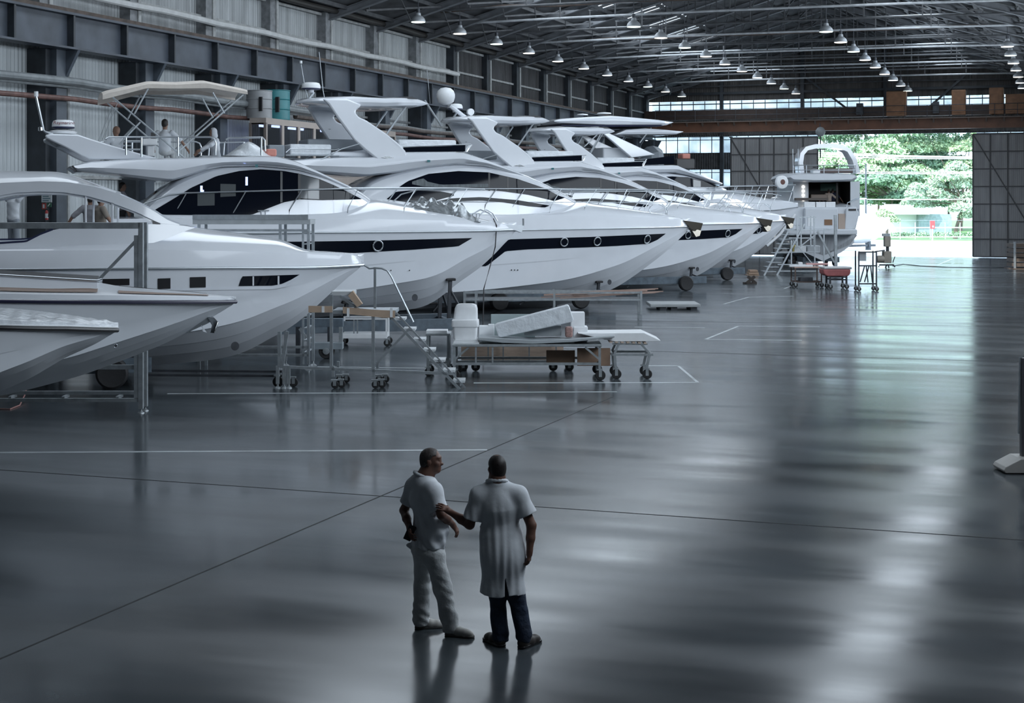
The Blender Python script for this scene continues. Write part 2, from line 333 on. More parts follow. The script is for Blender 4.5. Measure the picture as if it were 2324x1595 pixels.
g = MB().span((XL, YF-.3, 13.0), (XR, YF-.1, 13.2)).beam((farx(1822), YF-.3, 14.4), (farx(1940), YF-.3, 11.2), .16, .16).beam((farx(2190), YF-.3, 14), (farx(2095), YF-.3, 11.2), .16, .16)
g.span((XL, YF-.3, 12.2), (XR, YF-.15, 12.28))
struct('wall_far_girt', g, colm, smooth=False)
doorm = mat('door_sheet', (.34, .34, .345), .6, var=.15, scale=1.2, bump=.012, bscale=2.2, wave='X', stretch=(3, 1, .3))
dfr = mat('door_frame', (.09, .09, .095), .6)
def slide_door(name, xa, xb, zt, y):
    p = struct(name, one('span', (xa, y, .12), (xb, y+.1, zt)), doorm, smooth=False)
    fr = MB(); n = max(2, int(round((xb-xa)/1.25)))
    for i in range(n+1): x = xa+(xb-xa)*i/n; fr.span((x-.05, y-.06, .12), (x+.05, y, zt))
    for i in range(8): z = .12+(zt-.12)*i/7; fr.span((xa, y-.05, z-.04), (xb, y-.01, z+.04))
    fr.beam((xa, y-.05, zt), (xa+5.2, y-.05, .5), .05, .09)
    fr.beam((xb, y-.05, zt*.55), (xb-3, y-.05, .3), .05, .09)
    f = fr.build('door_frame', dfr, p, smooth=False); tag(f, kind='structure')
slide_door('door_1', farx(1662), farx(1858), farz(1750, 313), YF-.5)
slide_door('door_2', farx(2209), farx(2209)+7.6, farz(2260, 304), YF-.5)
struct('door_1_track', one('span', (XL+2, YF-.62, dzt-.05), (XR, YF-.3, dzt+.06)), lowm, smooth=False)
# overhead travelling crane across the far end
CY = YF-4.5
crm = mat('crane_paint', (.12, .05, .026), .55, var=.25, scale=1.5)
crane = thing('overhead_crane', 'long brown overhead travelling crane spanning the hall above the far doorway', 'crane', (ROOF_X, CY, 10.0))
cx0, cx1 = XL+1.2-ROOF_X, XR-.6-ROOF_X
MB().span((cx0, -.25, -.25), (cx1, .25, .55)).build('bridge_girder', crm, crane, smooth=False)
MB().span((cx0, -.05, .75), (cx1, .5, 1.5)).build('rear_girder', mat('dark_crane_paint', (.035, .022, .018), .6, var=.3), crane, smooth=False)
q = MB()
for x in np.arange(cx0+1, cx1, 1.25): q.prism([(x-.06, -.55, .5), (x-.06, -.25, .5), (x-.06, -.25, .2)], [(x+.06, -.55, .5), (x+.06, -.25, .5), (x+.06, -.25, .2)])
q.span((cx0, -.6, .5), (cx1, -.25, .56)); q.build('walkway', mat('walkway_steel', (.17, .13, .11), .6), crane, smooth=False)
q = MB()
for x in np.arange(cx0+1, cx1, 1.6): q.tube([(x, -.55, .55), (x, -.55, 1.5)], .025, 6)
for z in (1.05, 1.5): q.tube([(cx0+1, -.55, z), (cx1, -.55, z)], .025, 6)
q.build('handrail', dark, crane)
cab_m = mat('crane_cabinet', (.20, .095, .045), .55, var=.2)
for px0, px1, z1 in ((2012, 2057, 2.6), (2160, 2192, 2.6), (2245, 2278, 2.7), (2282, 2330, 2.2)):
    xa, xb = XatY(px0, CY)[0]-ROOF_X, XatY(px1, CY)[0]-ROOF_X
    b = MB().span((xa, -.2, .75), (xb, .6, z1)).build('cabinet', cab_m, crane, smooth=False, bevel=.03)
    MB().span((xa+.1, -.24, .95), (xb-.1, -.19, z1-.2)).build('cabinet_door', cab_m, b, smooth=False)
for px0, px1 in ((1945, 1960), (2118, 2132)):
    xa, xb = XatY(px0, CY)[0]-ROOF_X, XatY(px1, CY)[0]-ROOF_X
    MB().span((xa, -.5, .9), (xb, -.1, 1.75)).build('motor_box', dark, crane, smooth=False)
for s in (cx0, cx1): MB().span((s-.5, -1.6, .3), (s+.2, 1.6, .75)).build('end_carriage', crm, crane, smooth=False)
# high bay lamps on drop rods
lampw = [glow('lamp_warm', (1.0, .93, .82), 3.2), glow('lamp_green', (.80, 1.0, .90), 3.0), glow('lamp_cool', (.86, .94, 1.0), 3.0)]
shade = mat('lamp_shade', (.34, .36, .38), .4, metal=.3, var=.1)
rowname = ['along the left wall', 'second from the left wall', 'under the ridge', 'near the right wall']
proto = {}
def lamp(x, y, row, k, lit):
    key = lit
    if key not in proto:
        r = thing('high_bay_lamp', 'lamp', 'lamp', (0, 0, 0))
        MB().lathe([(.06,.62),(.12,.58),(.14,.42),(.22,.36),(.32,.22),(.37,.02),(.37,0),(.35,.0),(.30,.2),(.18,.33),(.05,.36)], n=20).build('lamp_shade', shade, r)
        MB().lathe([(.02,-.03),(.34,-.02),(.35,.01),(.02,.06)], n=20).build('lamp_lens', lampw[lit] if lit < 3 else dark, r)
        MB().lathe([(.02,.6),(.09,.6),(.09,.85),(.02,.86)], n=12).build('ballast', dark, r)
        proto[key] = r
    r = proto[key] if key not in lused else copy_tree(proto[key])
    lused.add(key); r.location = (x, y, 12.65); r.scale = (.95, .95, .72)
    return r
lused = set()
lamp_list = []
for row, (x, ys) in enumerate(((-28.5, range(4, 15)), (-19.5, range(5, 15)), (-11.1, range(6, 15)), (-2.9, range(8, 15)))):
    for k in ys:
        y = KY[1]+5.29*k+1.9
        if y > YF-1: continue
        lit = [0, 2, 1, 0, 1, 0, 2, 0][(k*3+row*5) % 8]
        r = lamp(x, y, row, k, lit); n = k-ys[0]
        ordw = ['nearest', 'second', 'third', 'fourth', 'fifth', 'sixth', 'seventh', 'eighth', 'ninth', 'tenth', 'eleventh', 'twelfth'][n]
        r['label'] = '%s high bay lamp from the viewer in the row %s' % (ordw, rowname[row])
        r['group'] = 'high bay lamps '+rowname[row]
        lamp_list.append((r, x))
for r, x in lamp_list:
    MB().tube([(0, 0, .84), (0, 0, (roof_z(x)-12.65-.02)/.72)], .018, 6).build('drop_rod', dark, r)
# ------------------------------------------------------------------ boats
class Fr:
    """a boat's own frame: local x to the bow, y to port (away from the aisle), z up; pt() reads a photo pixel at lateral offset y"""
    def __init__(s, px0, D0, deg):
        s.D0 = D0; s.r0 = (px0-PCX)/FPX*D0; t = math.radians(deg); s.c, s.s = math.cos(t), math.sin(t)
        s.rot = YAW+t; s.loc = Vector((-SA*D0+CA*s.r0, CA*D0+SA*s.r0, 0))
    def pt(s, px, py, y=0.0):
        u = (px-PCX)/FPX
        x = (u*(s.D0+y*s.c)-s.r0+y*s.s)/(s.c-u*s.s); D = s.D0+x*s.s+y*s.c
        return Vector((x, y, CAMH+(HZY-py)/FPX*D))
    def skin(s, px, py, hw, n=7):
        y = -1.2
        for _ in range(n):
            p = s.pt(px, py, y); y = -max(hw(p.x, p.z), 0.0)
        return s.pt(px, py, y)
    def curve(s, pts, hw=None):                       # photo polyline -> (xs, zs) sorted by x
        q = [s.skin(a, b, hw) if hw else s.pt(a, b, 0) for a, b in pts]; q.sort(key=lambda p: p.x)
        return np.array([p.x for p in q]), np.array([p.z for p in q])
def smooth_curve(xs, zs, n=90):                       # gentle rounding of a traced curve
    X = np.linspace(xs[0], xs[-1], n); Z = np.interp(X, xs, zs); k = np.ones(5)/5
    Zs = np.convolve(np.pad(Z, 2, mode='edge'), k, 'valid'); Zs[0], Zs[-1] = Z[0], Z[-1]
    return X, Zs
def dens(pts, n=40):
    pts = sorted(pts); X = np.linspace(pts[0][0], pts[-1][0], n); return list(zip(X, np.interp(X, [p[0] for p in pts], [p[1] for p in pts])))
def lettering(text, size, loc, rot, m, parent):
    cu = bpy.data.curves.new('lettering', 'FONT'); cu.body = text; cu.size = size; cu.extrude = .004; cu.align_x = 'CENTER'
    o = bpy.data.objects.new('lettering_curve', cu); COL.objects.link(o); dg = bpy.context.evaluated_depsgraph_get(); me = bpy.data.meshes.new_from_object(o.evaluated_get(dg))
    bpy.data.objects.remove(o); q = bpy.data.objects.new('lettering', me); COL.objects.link(q); q.parent = parent; q.location = loc; q.rotation_euler = rot; me.materials.clear(); me.materials.append(m); return q
class Boat:
    def __init__(s, name, label, cat, fr, B, group=None):
        s.fr = fr; s.B = B; s.root = thing(name, label, cat, fr.loc, fr.rot, group)
    def hull(s, sheer, keel, stern_x, taper=.62, pw=2.3, m=None, chine=(.30, .24), rail_m=None):
        fr, B = s.fr, s.B; xt = fr.pt(*sheer[-1]).x; s.xt = xt; s.xs = stern_x; L = xt-stern_x; T = L*taper
        def hb(x):
            t = max(0.0, min(1.0, (xt-x)/T)); return B/2*(1-(1-t)**pw)*(1-.06*max(0, (stern_x+L*.3-x)/(L*.3)))
        s.hb = hb
        X, Z = fr.curve(sheer, lambda x, z: hb(x)); s.zs = lambda x: float(np.interp(x, X, Z))
        KX, KZ = smooth_curve(*fr.curve(keel)); KX = np.append(KX, xt); KZ = np.append(KZ, s.zs(xt)-.02); s.zk = lambda x: float(np.interp(x, KX, KZ))
        def sec(x):
            b, zk, zs = hb(x), s.zk(x), s.zs(x); h = zs-zk; t = max(0., 1-(xt-x)/T)
            zc = zk+h*(chine[0]+chine[1]*t**1.5); cb = b*(.93-.42*t**1.6)
            st = min(.05, .03*h)*(1-t); r = [(0, zk)]
            for v in (.35, .65): r += [(cb*v, zk+(zc-zk)*v**1.1), (cb*v+st, zk+(zc-zk)*v**1.1+st*.2)]
            r += [(cb, zc), (cb+st*1.6, zc+st*.15)]; c2 = cb+st*1.6
            for v in (.2, .4): r.append((c2+(b-c2)*(v**(1+.5*t)), zc+(zs-zc)*v))
            v = .42; y = c2+(b-c2)*(v**(1+.5*t)); r.append((y+st*.4, zc+(zs-zc)*v+.005))
            for v in (.6, .8, 1.): r.append((c2+(b-c2)*(v**(1+.5*t))+st*.4*(1-v), zc+(zs-zc)*v))
            return r
        s.sec = sec
        def hw(x, z):
            q = sec(x)[6:]; return float(np.interp(z, [p[1] for p in q], [p[0] for p in q]))
        s.hw = hw
        xs = list(np.linspace(stern_x, xt-T, 14)[:-1])+[xt-T*(1-u)**1.25 for u in np.linspace(0, 1, 44)]
        xs[-1] = xt-.002; s.st = xs; mb = MB(); secs = []
        for x in xs:
            q = sec(x); secs.append([(x, -y, z) for y, z in q[::-1]]+[(x, y, z) for y, z in q[1:]])
        mb.loft(secs, closed=False, cap=False); n = len(secs[0]); mb.f.append(tuple(range(n)))
        s.m = m or gel; mb.build('hull', s.m, s.root, angle=12)
        for sg in (-1, 1):
            MB().tube([(x, sg*(hb(x)+.015), s.zs(x)) for x in xs[::2]+[xt]], .035, 8).build('rub_rail', rail_m or steel, s.root)
    def deck(s, knuckle, crown, inset=.16, aftcrown=.06, name='deck'):
        """bulwark from the rub rail up to the traced knuckle, then the crowned deck up to the traced centre-line silhouette"""
        fr, hb = s.fr, s.hb; xt = s.xt
        ins = lambda x: min(inset, hb(x)*.45)
        GX, GZ = fr.curve(knuckle, lambda x, z: max(hb(x)-ins(x), 0)); CX, CZ = smooth_curve(*fr.curve(crown))
        s.zg = lambda x: max(float(np.interp(x, GX, GZ)), s.zs(x)+.02) if x < GX[-1] else s.zs(x)+(float(GZ[-1])-s.zs(GX[-1]))*max(0, (xt-x)/(xt-GX[-1]+1e-6))**.8+.015
        zc = lambda x: max(float(np.interp(x, CX, CZ)), s.zg(x)+.01) if x > CX[0] else s.zg(x)+max(aftcrown, (CZ[0]-s.zg(CX[0]))*(1-(CX[0]-x)/3.0))
        s.zcr = zc; secs = []
        for x in s.st:
            b = hb(x); g = b-ins(x); zg, zs, c = s.zg(x), s.zs(x), zc(x); q = [(b, zs), (b+.02, zs+.03), (b+.01-.2*ins(x), zs+(zg-zs)*.35), (g+.03, zg-.03*min(1, (zg-zs)*3)), (g-.01, zg)]
            for v in (.12, .3, .5, .7, .88, 1.): q.append((g*(1-v), zg+(c-zg)*math.sin(v*math.pi/2)**.75))
            secs.append([(x, -y, z) for y, z in q]+[(x, y, z) for y, z in q[::-1][1:]])
        MB().loft(secs, closed=False, cap=False).build(name, s.m, s.root, angle=20)
    def patch(s, name, top, bot, hw, m, n=40, off=.012, rows=4, both=True, thick=0.0):
        fr = s.fr; a = max(min(p[0] for p in top), min(p[0] for p in bot)); b = min(max(p[0] for p in top), max(p[0] for p in bot))
        t, o = sorted(top), sorted(bot); out = []
        for sg in ((1, -1) if both else (1,)):
            vs = []; fs = []
            for i in range(n+1):
                px = a+(b-a)*i/n; y0 = np.interp(px, [p[0] for p in t], [p[1] for p in t]); y1 = np.interp(px, [p[0] for p in o], [p[1] for p in o])
                for j in range(rows+1):
                    p = fr.skin(px, y0+(y1-y0)*j/rows, hw); vs.append((p.x, sg*(p.y-off), p.z))
            for i in range(n):
                for j in range(rows): k = i*(rows+1)+j; fs.append((k, k+1, k+rows+2, k+rows+1))
            ob = MB().add(vs, fs).build(name, m, s.root, angle=40)
            if thick: sm = ob.modifiers.new('solid', 'SOLIDIFY'); sm.thickness = thick; sm.offset = 0
            out.append(ob)
        return out
    def band(s, name, top, bot, hw, thick, m, n=44, both=True):
        fr = s.fr; t, o = sorted(top), sorted(bot); a = max(t[0][0], o[0][0]); b = min(t[-1][0], o[-1][0])
        for sg in ((1, -1) if both else (1,)):
            secs = []
            for i in range(n+1):
                px = a+(b-a)*i/n; p = fr.skin(px, np.interp(px, [q[0] for q in t], [q[1] for q in t]), hw); r = fr.skin(px, np.interp(px, [q[0] for q in o], [q[1] for q in o]), hw)
                secs.append([(p.x, sg*p.y, p.z), (r.x, sg*r.y, r.z), (r.x, sg*(r.y+thick), r.z), (p.x, sg*(p.y+thick), p.z)])
            MB().loft(secs).build(name, m, s.root, angle=40)
    def body(s, name, top, base, width, tum=.14, crown=.12, m=None, hy=None, n=50, rnd=.22):
        """closed cabin body under a traced arch: base z = base(x), half-width at base width(x), sides leaning in by tum per metre"""
        X, Z = smooth_curve(*s.fr.curve(top, hy)); secs = []
        for x in np.linspace(X[0], X[-1], n):
            zb = base(x); zt = max(float(np.interp(x, X, Z)), zb+.02); w = width(x); h = zt-zb; r = min(rnd, h*.5); wt = w-tum*(h-r)
            q = [(w*.5, zb), (w, zb), (w-tum*(h-r)*.5, zb+(h-r)*.5), (wt, zt-r), (wt-r*.25, zt-r*.45), (wt-r*.75, zt-r*.1), (wt-r*1.6 if wt > r*2 else wt*.3, zt+crown*.3), (0, zt+crown*min(1, h))]
            secs.append([(x, -y, z) for y, z in q[::-1]]+[(x, y, z) for y, z in q[:-1]])
        # close the loop through the base
        secs = [[p for p in c] for c in secs]
        return MB().loft(secs).build(name, m or s.m, s.root, angle=28)
    def slab(s, name, top, bot, width, hy, m=None, n=46, r=.1, crown=.03):
        X, Z = s.fr.curve(top, hy); X2, Z2 = s.fr.curve(bot, hy); a, b = max(X[0], X2[0]), min(X[-1], X2[-1]); secs = []
        for i in range(n+1):
            x = a+(b-a)*i/n; zt = float(np.interp(x, X, Z)); zb = min(float(np.interp(x, X2, Z2)), zt-.012); w = max(width(x), .03); h = zt-zb; rr = min(r, h*.48, w*.4)
            q = [(0, zb), (w-rr*2.2 if w > rr*3 else w*.5, zb), (w-rr*.7, zb+rr*.35), (w, zb+h*.45), (w-rr*.12, zt-rr), (w-rr*.6, zt-rr*.25), (w-rr*1.5, zt), (0, zt+crown)]
            secs.append([(x, -y, z) for y, z in q[::-1]]+[(x, y, z) for y, z in q[1:-1]])
        return MB().loft(secs).build(name, m or s.m, s.root, angle=30)
    def plate(s, name, poly, yc, th, m=None, lean=None, both=True, bevel=.04):
        fr = s.fr
        for sg in ((-1, 1) if both else (-1,)):
            a, b = [], []
            for px, py in poly:
                p = fr.pt(px, py, -yc); yy = -yc
                if lean: yy = -lean(p.z); p = fr.pt(px, py, yy)
                a.append((p.x, sg*-1*(yy-th/2), p.z)); b.append((p.x, sg*-1*(yy+th/2), p.z))
            MB().prism(a, b).build(name, m or s.m, s.root, bevel=bevel, angle=40)
    def tubes(s, name, lines, r, hw, m=None, both=True, n=8):
        """each line a list of photo pixels, one part per line and side"""
        for ln in lines:
            for sg in ((1, -1) if both else (1,)):
                pts = [s.fr.skin(px, py, hw) for px, py in ln]; MB().tube([(p.x, sg*p.y, p.z) for p in pts], r, n).build(name, m or steel, s.root)
    def disc(s, name, px, py, hw, rpx, m, ring=None, depth=.02, both=True):
        p = s.fr.skin(px, py, hw); D = s.fr.D0+p.x*s.fr.s+p.y*s.fr.c; r = rpx/FPX*D; e = .15
        q = s.fr.skin(px+3, py, hw); tx = Vector((q.x-p.x, q.y-p.y, 0)).normalized(); nrm = Vector((tx.y, -tx.x, 0))
        up = Vector((0, (-hw(p.x, p.z+.1)+hw(p.x, p.z-.1))/.2, 1)).normalized(); nrm = tx.cross(up).normalized(); up = nrm.cross(tx)*-1 if False else up
        for sg in ((1, -1) if both else (1,)):
            f = lambda v: (v.x, sg*v.y, v.z)
            c = p+nrm*.015; vs = [f(c+nrm*depth)]+[f(c+nrm*depth+tx*(math.cos(t)*r)+up*(math.sin(t)*r)) for t in np.linspace(0, 2*math.pi, 25)[:-1]]
            ob = MB().add(vs, [(0, 1+k, 1+(k+1) % 24) for k in range(24)]).build(name, m, s.root)
            if ring:
                g = MB(); pts = [f(c+nrm*(depth+.01)+tx*(math.cos(t)*r)+up*(math.sin(t)*r)) for t in np.linspace(0, 2*math.pi, 25)]
                g.tube(pts, r*.15, 6); rg = g.build(name+'_rim', ring, ob)
def px_poly(s, off, sc): return [(off[0]+a/sc, off[1]+b/sc) for a, b in s]

def cleat(b, px, py, hw):
    p = b.fr.skin(px, py, hw); g = MB().tube([p+Vector((-.16, 0, .10)), p+Vector((.16, 0, .10))], .018, 6)
    for d in (-.06, .06): g.tube([p+Vector((d, 0, -.02)), p+Vector((d, 0, .10))], .016, 6)
    g.build('cleat', steel, b.root)
def radome(b, c, r, h, text=None, m=None):
    base = MB().lathe([(r*.25, -h*.5), (r*.32, -h*.45), (r*.3, -.02)], c, 20).build('radar_mount', b.m, b.root)
    d = MB().lathe([(r*.82, 0), (r*.98, h*.1), (r, h*.25), (r*.97, h*.6), (r*.86, h*.9), (r*.6, h), (0.02, h*1.01)], c, 28).build('radar_dome', m or white, b.root, angle=50)
    MB().lathe([(r*.8, -.015), (r*.99, .0), (r*1.0, h*.16), (r*.8, h*.14)], c, 28).build('radar_band', mat('navy', (.012, .018, .06), .3), d)
    if text:
        lettering(text, r*.44, (c[0]+r*.05, c[1]-r*1.005, c[2]+h*.42), (math.pi/2, 0, 0), mat('red_ink', (.16, .02, .03), .4), d)
def chine_pad(b):
    def f(x): q = b.sec(x); return q[3][0]*.98, q[3][1]-.03
    return f
def prop_cradle(label, fr, x0, x1, w, zpad, wheels, m=bluegrey, group='wheeled cradles under the yachts', posts=3, wr=.36):
    """a wheeled steel cradle: two long beams, cross beams, slanted props with pads, road wheels"""
    t = thing('boat_cradle', label, 'boat cradle', fr.loc, fr.rot, group); zb = .5
    for sg in (-1, 1): MB().span((x0, sg*w-.09, zb-.17), (x1, sg*w+.09, zb+.17)).build('long_beam', m, t, smooth=False, bevel=.01)
    for x in np.linspace(x0+.4, x1-.4, posts+1): MB().span((x-.08, -w, zb-.12), (x+.08, w, zb+.1)).build('cross_beam', m, t, smooth=False)
    for x in np.linspace(x0+.5, x1-.5, posts):
        for sg in (-1, 1):
            yy_, zz = zpad(x); y1 = sg*yy_
            p = MB().beam((x, sg*max(min(w-.1, yy_), .3), zb), (x+.05, y1, zz-.05), .10, .10).beam((x+.5, sg*(w-.05), zb), (x+.05, y1, zz-.35), .06, .06).build('prop', dark, t, smooth=False)
            MB().box((x+.05, y1, zz-.03), (.3, .22, .08)).build('pad', rubber, p, smooth=False, bevel=.02)
    for x in wheels:
        for sg in (-1, 1):
            h = MB().lathe([(wr*.3, -.02), (wr*.3, .14), (.06, .16)], (x, sg*(w+.28)-.06, wr), 14, axis='y').beam((x-.28, sg*(w+.2), zb-.1), (x, sg*(w+.2), wr), .05, .08).beam((x+.28, sg*(w+.2), zb-.1), (x, sg*(w+.2), wr), .05, .08).build('wheel_hub', galv, t)
            MB().lathe([(wr*.55, -.12), (wr*.85, -.13), (wr*.98, -.09), (wr, 0), (wr*.98, .09), (wr*.85, .13), (wr*.55, .12)], (x, sg*(w+.28), wr), 28, axis='y').build('tyre', rubber, h)
    return t
BG = 'white motor yachts lined up bow out'
# ---- small boat in the corner, its deck wrapped in film
b = Boat('motorboat', 'nearest small white boat, only its bow in view, deck wrapped in crinkled plastic film', 'boat', Fr(40, 23.0, 14), 2.3)
b.hull([(-300, 742), (0, 743.6), (150, 746), (267, 749)], [(-300, 925), (-100, 912), (0, 889), (73, 856), (145, 813), (218, 780), (262, 753)], -2.6, m=gel2, rail_m=black)
b.deck([(-300, 726), (0, 726), (150, 731), (262, 741)], [(-200, 696), (0, 703.6), (91, 711), (182, 722), (254, 731), (265, 736)], inset=.04)
MB().loft([[(x, y*1.0, z) for y, z in [(-(b.hb(x)+.035), b.zs(x)+.03), (-(b.hb(x)+.03), b.zg(x)+.005), (-b.hb(x)*.6, b.zg(x)+(b.zcr(x)-b.zg(x))*.7+.015+.012*math.sin(x*23)), (0, b.zcr(x)+.02+.012*math.sin(x*31)), (b.hb(x)*.6, b.zg(x)+(b.zcr(x)-b.zg(x))*.7+.015), (b.hb(x)+.03, b.zg(x)+.005), (b.hb(x)+.035, b.zs(x)+.03)]] for x in np.linspace(-2.6, b.xt+.01, 70)], closed=False, cap=False).build('film_wrap', plas, b.root, angle=50)
MB().tube([(x, -(b.hb(x)+.04), b.zs(x)+.045) for x in np.linspace(-2.6, b.xt, 30)], .012, 6).build('film_tape', white, b.root)
SMALL = b
prop_cradle('low dark cradle under the nearest film-wrapped boat', b.fr, -3.2, -1.3, .6, chine_pad(b), (-2.2,), posts=2, wr=.25)
# ---- open boat with teak inlay and bow anchor
b = Boat('motorboat', 'low white boat with brown teak deck strips and an anchor on its stem', 'boat', Fr(291, 27.0, 14), 3.0)
b.hull([(-250, 681), (0, 683.6), (254, 685.5), (420, 685.5), (536, 684.5)], [(-200, 930), (0, 898), (73, 882), (182, 853), (291, 813), (364, 784), (418, 758), (473, 724), (509, 704), (533, 687)], -4.6, m=gel2, rail_m=mat('dark_rub', (.03, .03, .06), .2))
b.deck([(-250, 662), (0, 664), (254, 668), (420, 671), (523, 674)], [(-200, 622), (0, 640), (120, 645), (222, 641), (269, 651), (364, 659), (473, 667), (525, 673)], inset=.10)
hd = lambda x, z: max(b.hb(x)-.10-((z-b.zg(x))/max(b.zcr(x)-b.zg(x), .05))**2*.9*b.hb(x), .02)
for t_, o_ in (([(-100, 632), (0, 640), (222, 649)], [(-100, 638), (0, 646), (222, 654)]), ([(269, 655), (364, 661), (473, 669)], [(269, 659), (364, 666), (473, 671.5)])):
    vs = []
    for (px, py), (qx, qy) in zip(dens(t_, 20), dens(o_, 20)):
        x = b.fr.skin(px, py, lambda x, z: b.hb(x)*.6).x; g = b.hb(x)-min(.1, b.hb(x)*.45)
        f = lambda v: (x, -g*(1-v), b.zg(x)+(b.zcr(x)-b.zg(x))*math.sin(v*math.pi/2)**.75+.012)
        vs.append([f(.06), f(.16), f(.30)])
    for sg in (1, -1): MB().loft([[(p[0], sg*p[1], p[2]) for p in q] for q in vs], closed=False, cap=False).build('teak_inlay', teak, b.root)
zt = b.fr.pt(222, 636, -.4)
hp = [b.fr.pt(px, py, -.35) for px, py in ((-150, 612), (0, 619), (222, 632))]
g = MB()
for p in hp: pass
g.loft([[(p.x, -.75, p.z-.05), (p.x, -.7, p.z), (p.x, .7, p.z), (p.x, .75, p.z-.05)] for p in hp]).build('deck_hatch', black, b.root)
MB().loft([[(p.x, -.95, b.zg(p.x)+.02), (p.x, -.78, p.z-.03), (p.x, .78, p.z-.03), (p.x, .95, b.zg(p.x)+.02)] for p in hp]).build('hatch_coaming', gel, b.root)
MB().tube([(p.x, -.8, p.z-.02) for p in hp]+[b.fr.pt(232, 634, -.8)], .022, 8).build('grab_rail', steel, b.root)
a0 = b.fr.pt(440, 745, -.02); a1 = b.fr.pt(468, 727, -.02); an = MB()                # plough anchor at the stem
def P_(px, py, y=0.): return b.fr.pt(px, py, y)
anc = MB().prism([P_(422, 757, -.05), P_(455, 728, -.06), P_(470, 719, -.06), P_(484, 722, -.06), P_(478, 731, -.06), P_(440, 748, -.05)], [P_(422, 757, .05), P_(455, 728, .06), P_(470, 719, .06), P_(484, 722, .06), P_(478, 731, .06), P_(440, 748, .05)]).build('anchor_roller', steel, b.root, bevel=.01)
MB().prism([P_(470, 719, -.1), P_(484, 718, -.1), P_(496, 731, -.13), P_(487, 756, -.22), P_(476, 755, -.2), P_(481, 738, -.1)], [P_(470, 719, .1), P_(484, 718, .1), P_(496, 731, .13), P_(487, 756, .22), P_(476, 755, .2), P_(481, 738, .1)]).build('anchor_fluke', chrome, b.root, bevel=.012)
MB().prism([P_(455, 735, -.04), P_(460, 752, -.16), P_(470, 755, -.02)], [P_(455, 735, .04), P_(460, 752, .16), P_(470, 755, .02)]).build('anchor_blade', steel, b.root)
b.disc('drain_fitting', 260, 784, b.hw, 4, dark, ring=steel, both=False)
LOW = b
prop_cradle('dark trailer cradle under the low boat with the stem anchor', b.fr, -5.2, -3.2, .75, chine_pad(b), (-4.2,), posts=2, wr=.3)
# ---- big hull with open, unglazed cabin
b = Boat('motor_yacht', 'large white yacht with unglazed open cabin windows and square cut-outs in its hull', 'boat', Fr(436, 36.0, 12), 4.2, BG)
b.hull([(-350, 617), (0, 613), (309, 610), (500, 608), (698, 607), (760, 605), (826, 601)], [(-300, 850), (200, 838), (364, 826), (436, 822), (509, 813), (567, 795), (618, 764), (655, 748), (705, 707), (740, 675), (770, 647), (800, 619), (820, 604)], -7.6)
b.deck([(-350, 572), (0, 566), (327, 563), (500, 566), (691, 571), (760, 574), (805, 577)], [(100, 548), (200, 529), (300, 519), (407, 508), (447, 516), (545, 529), (636, 542), (667, 555), (691, 567), (740, 571), (800, 575)], inset=.18)
hc = lambda x, z: max(min(1.72, b.hb(x)-.35)-.13*(z-b.zg(x)), .2)
archo = [(-200, 435), (0, 415), (91, 411), (153, 413), (218, 424), (265, 438), (309, 458), (345, 476), (382, 500), (407, 509)]
archi = [(-200, 475), (0, 444), (36, 437), (91, 434.5), (145, 436), (200, 445), (255, 460), (309, 480), (345, 498), (364, 507), (407, 511)]
b.band('cabin_arch', archo, archi, hc, .10, b.m)
b.band('cabin_arch_lining', [(x, y+1) for x, y in archi], [(x, y+6) for x, y in archi], lambda x, z: hc(x, z)-.07, .05, b.m)
low = [(-200, 553), (0, 553), (60, 549), (91, 533), (120, 522), (145, 517), (240, 513), (327, 509.5), (364, 507.5), (407, 511), (442, 516)]
b.band('cabin_side', low, [(-200, 566), (0, 566), (250, 564), (327, 558), (380, 541), (420, 524), (442, 517)], hc, .10, b.m)
b.band('window_seal', [(x, y-4) for x, y in low[:5]], [(x, y+.5) for x, y in low[:5]], lambda x, z: hc(x, z)+.012, .05, mat('navy', (.012, .018, .06)))
b.plate('mullion', [(192, 443), (197, 444), (197, 513), (192, 513)], 1.5, .08, both=True, bevel=.01)
b.plate('mullion', [(252, 459), (258, 460), (258, 511), (252, 511)], 1.5, .08, both=True, bevel=.01)
b.patch('quarter_glass', [(346, 499), (364, 507)], [(346, 508), (364, 509)], hc, glassk, n=4)
X, Z = smooth_curve(*b.fr.curve(archo[:6], hc)); CX, CZ = b.fr.curve([(-200, 395), (0, 387), (127, 389), (156, 395), (205, 412), (266, 434)]); rs = []
for x in np.linspace(X[0], X[-1]-.02, 30):
    w = hc(x, float(np.interp(x, X, Z))); z0 = float(np.interp(x, X, Z)); z1 = max(float(np.interp(x, CX, CZ)), z0+.02)
    q = [(w, z0-.04), (w-.06, z0+.02), (w-.25, z0+(z1-z0)*.45), (w-.5, z0+(z1-z0)*.85), (0, z1)]
    rs.append([(x, -y, z) for y, z in q]+[(x, y, z) for y, z in q[::-1][1:]]+[(x, w-.1, z0-.12), (x, -w+.1, z0-.12)])
MB().loft(rs).build('cabin_roof', b.m, b.root, angle=30)
MB().loft([[(x, -w, z) for w, z in ((.0, b.zg(x)+.05), (1.4, b.zg(x)+.05))]+[(x, 1.4, b.zg(x)+.05)] for x in np.linspace(-7.4, -1.0, 8)], closed=False, cap=False).build('cabin_sole', mat('grp_inner', (.30, .31, .33), .6), b.root)
for px0, px1, yt, yb in ((233, 294, 633, 648), (358, 387, 632, 656), (431, 467, 629, 653)): b.patch('hull_cutout', [(px0, yt), (px1, yt-1)], [(px0, yb), (px1, yb-1)], b.hw, black, n=6)
b.patch('hull_window', [(542, 648), (549, 627), (618, 625), (680, 623)], [(542, 649), (618, 648), (640, 644), (660, 635), (680, 623)], b.hw, glassk, n=30)
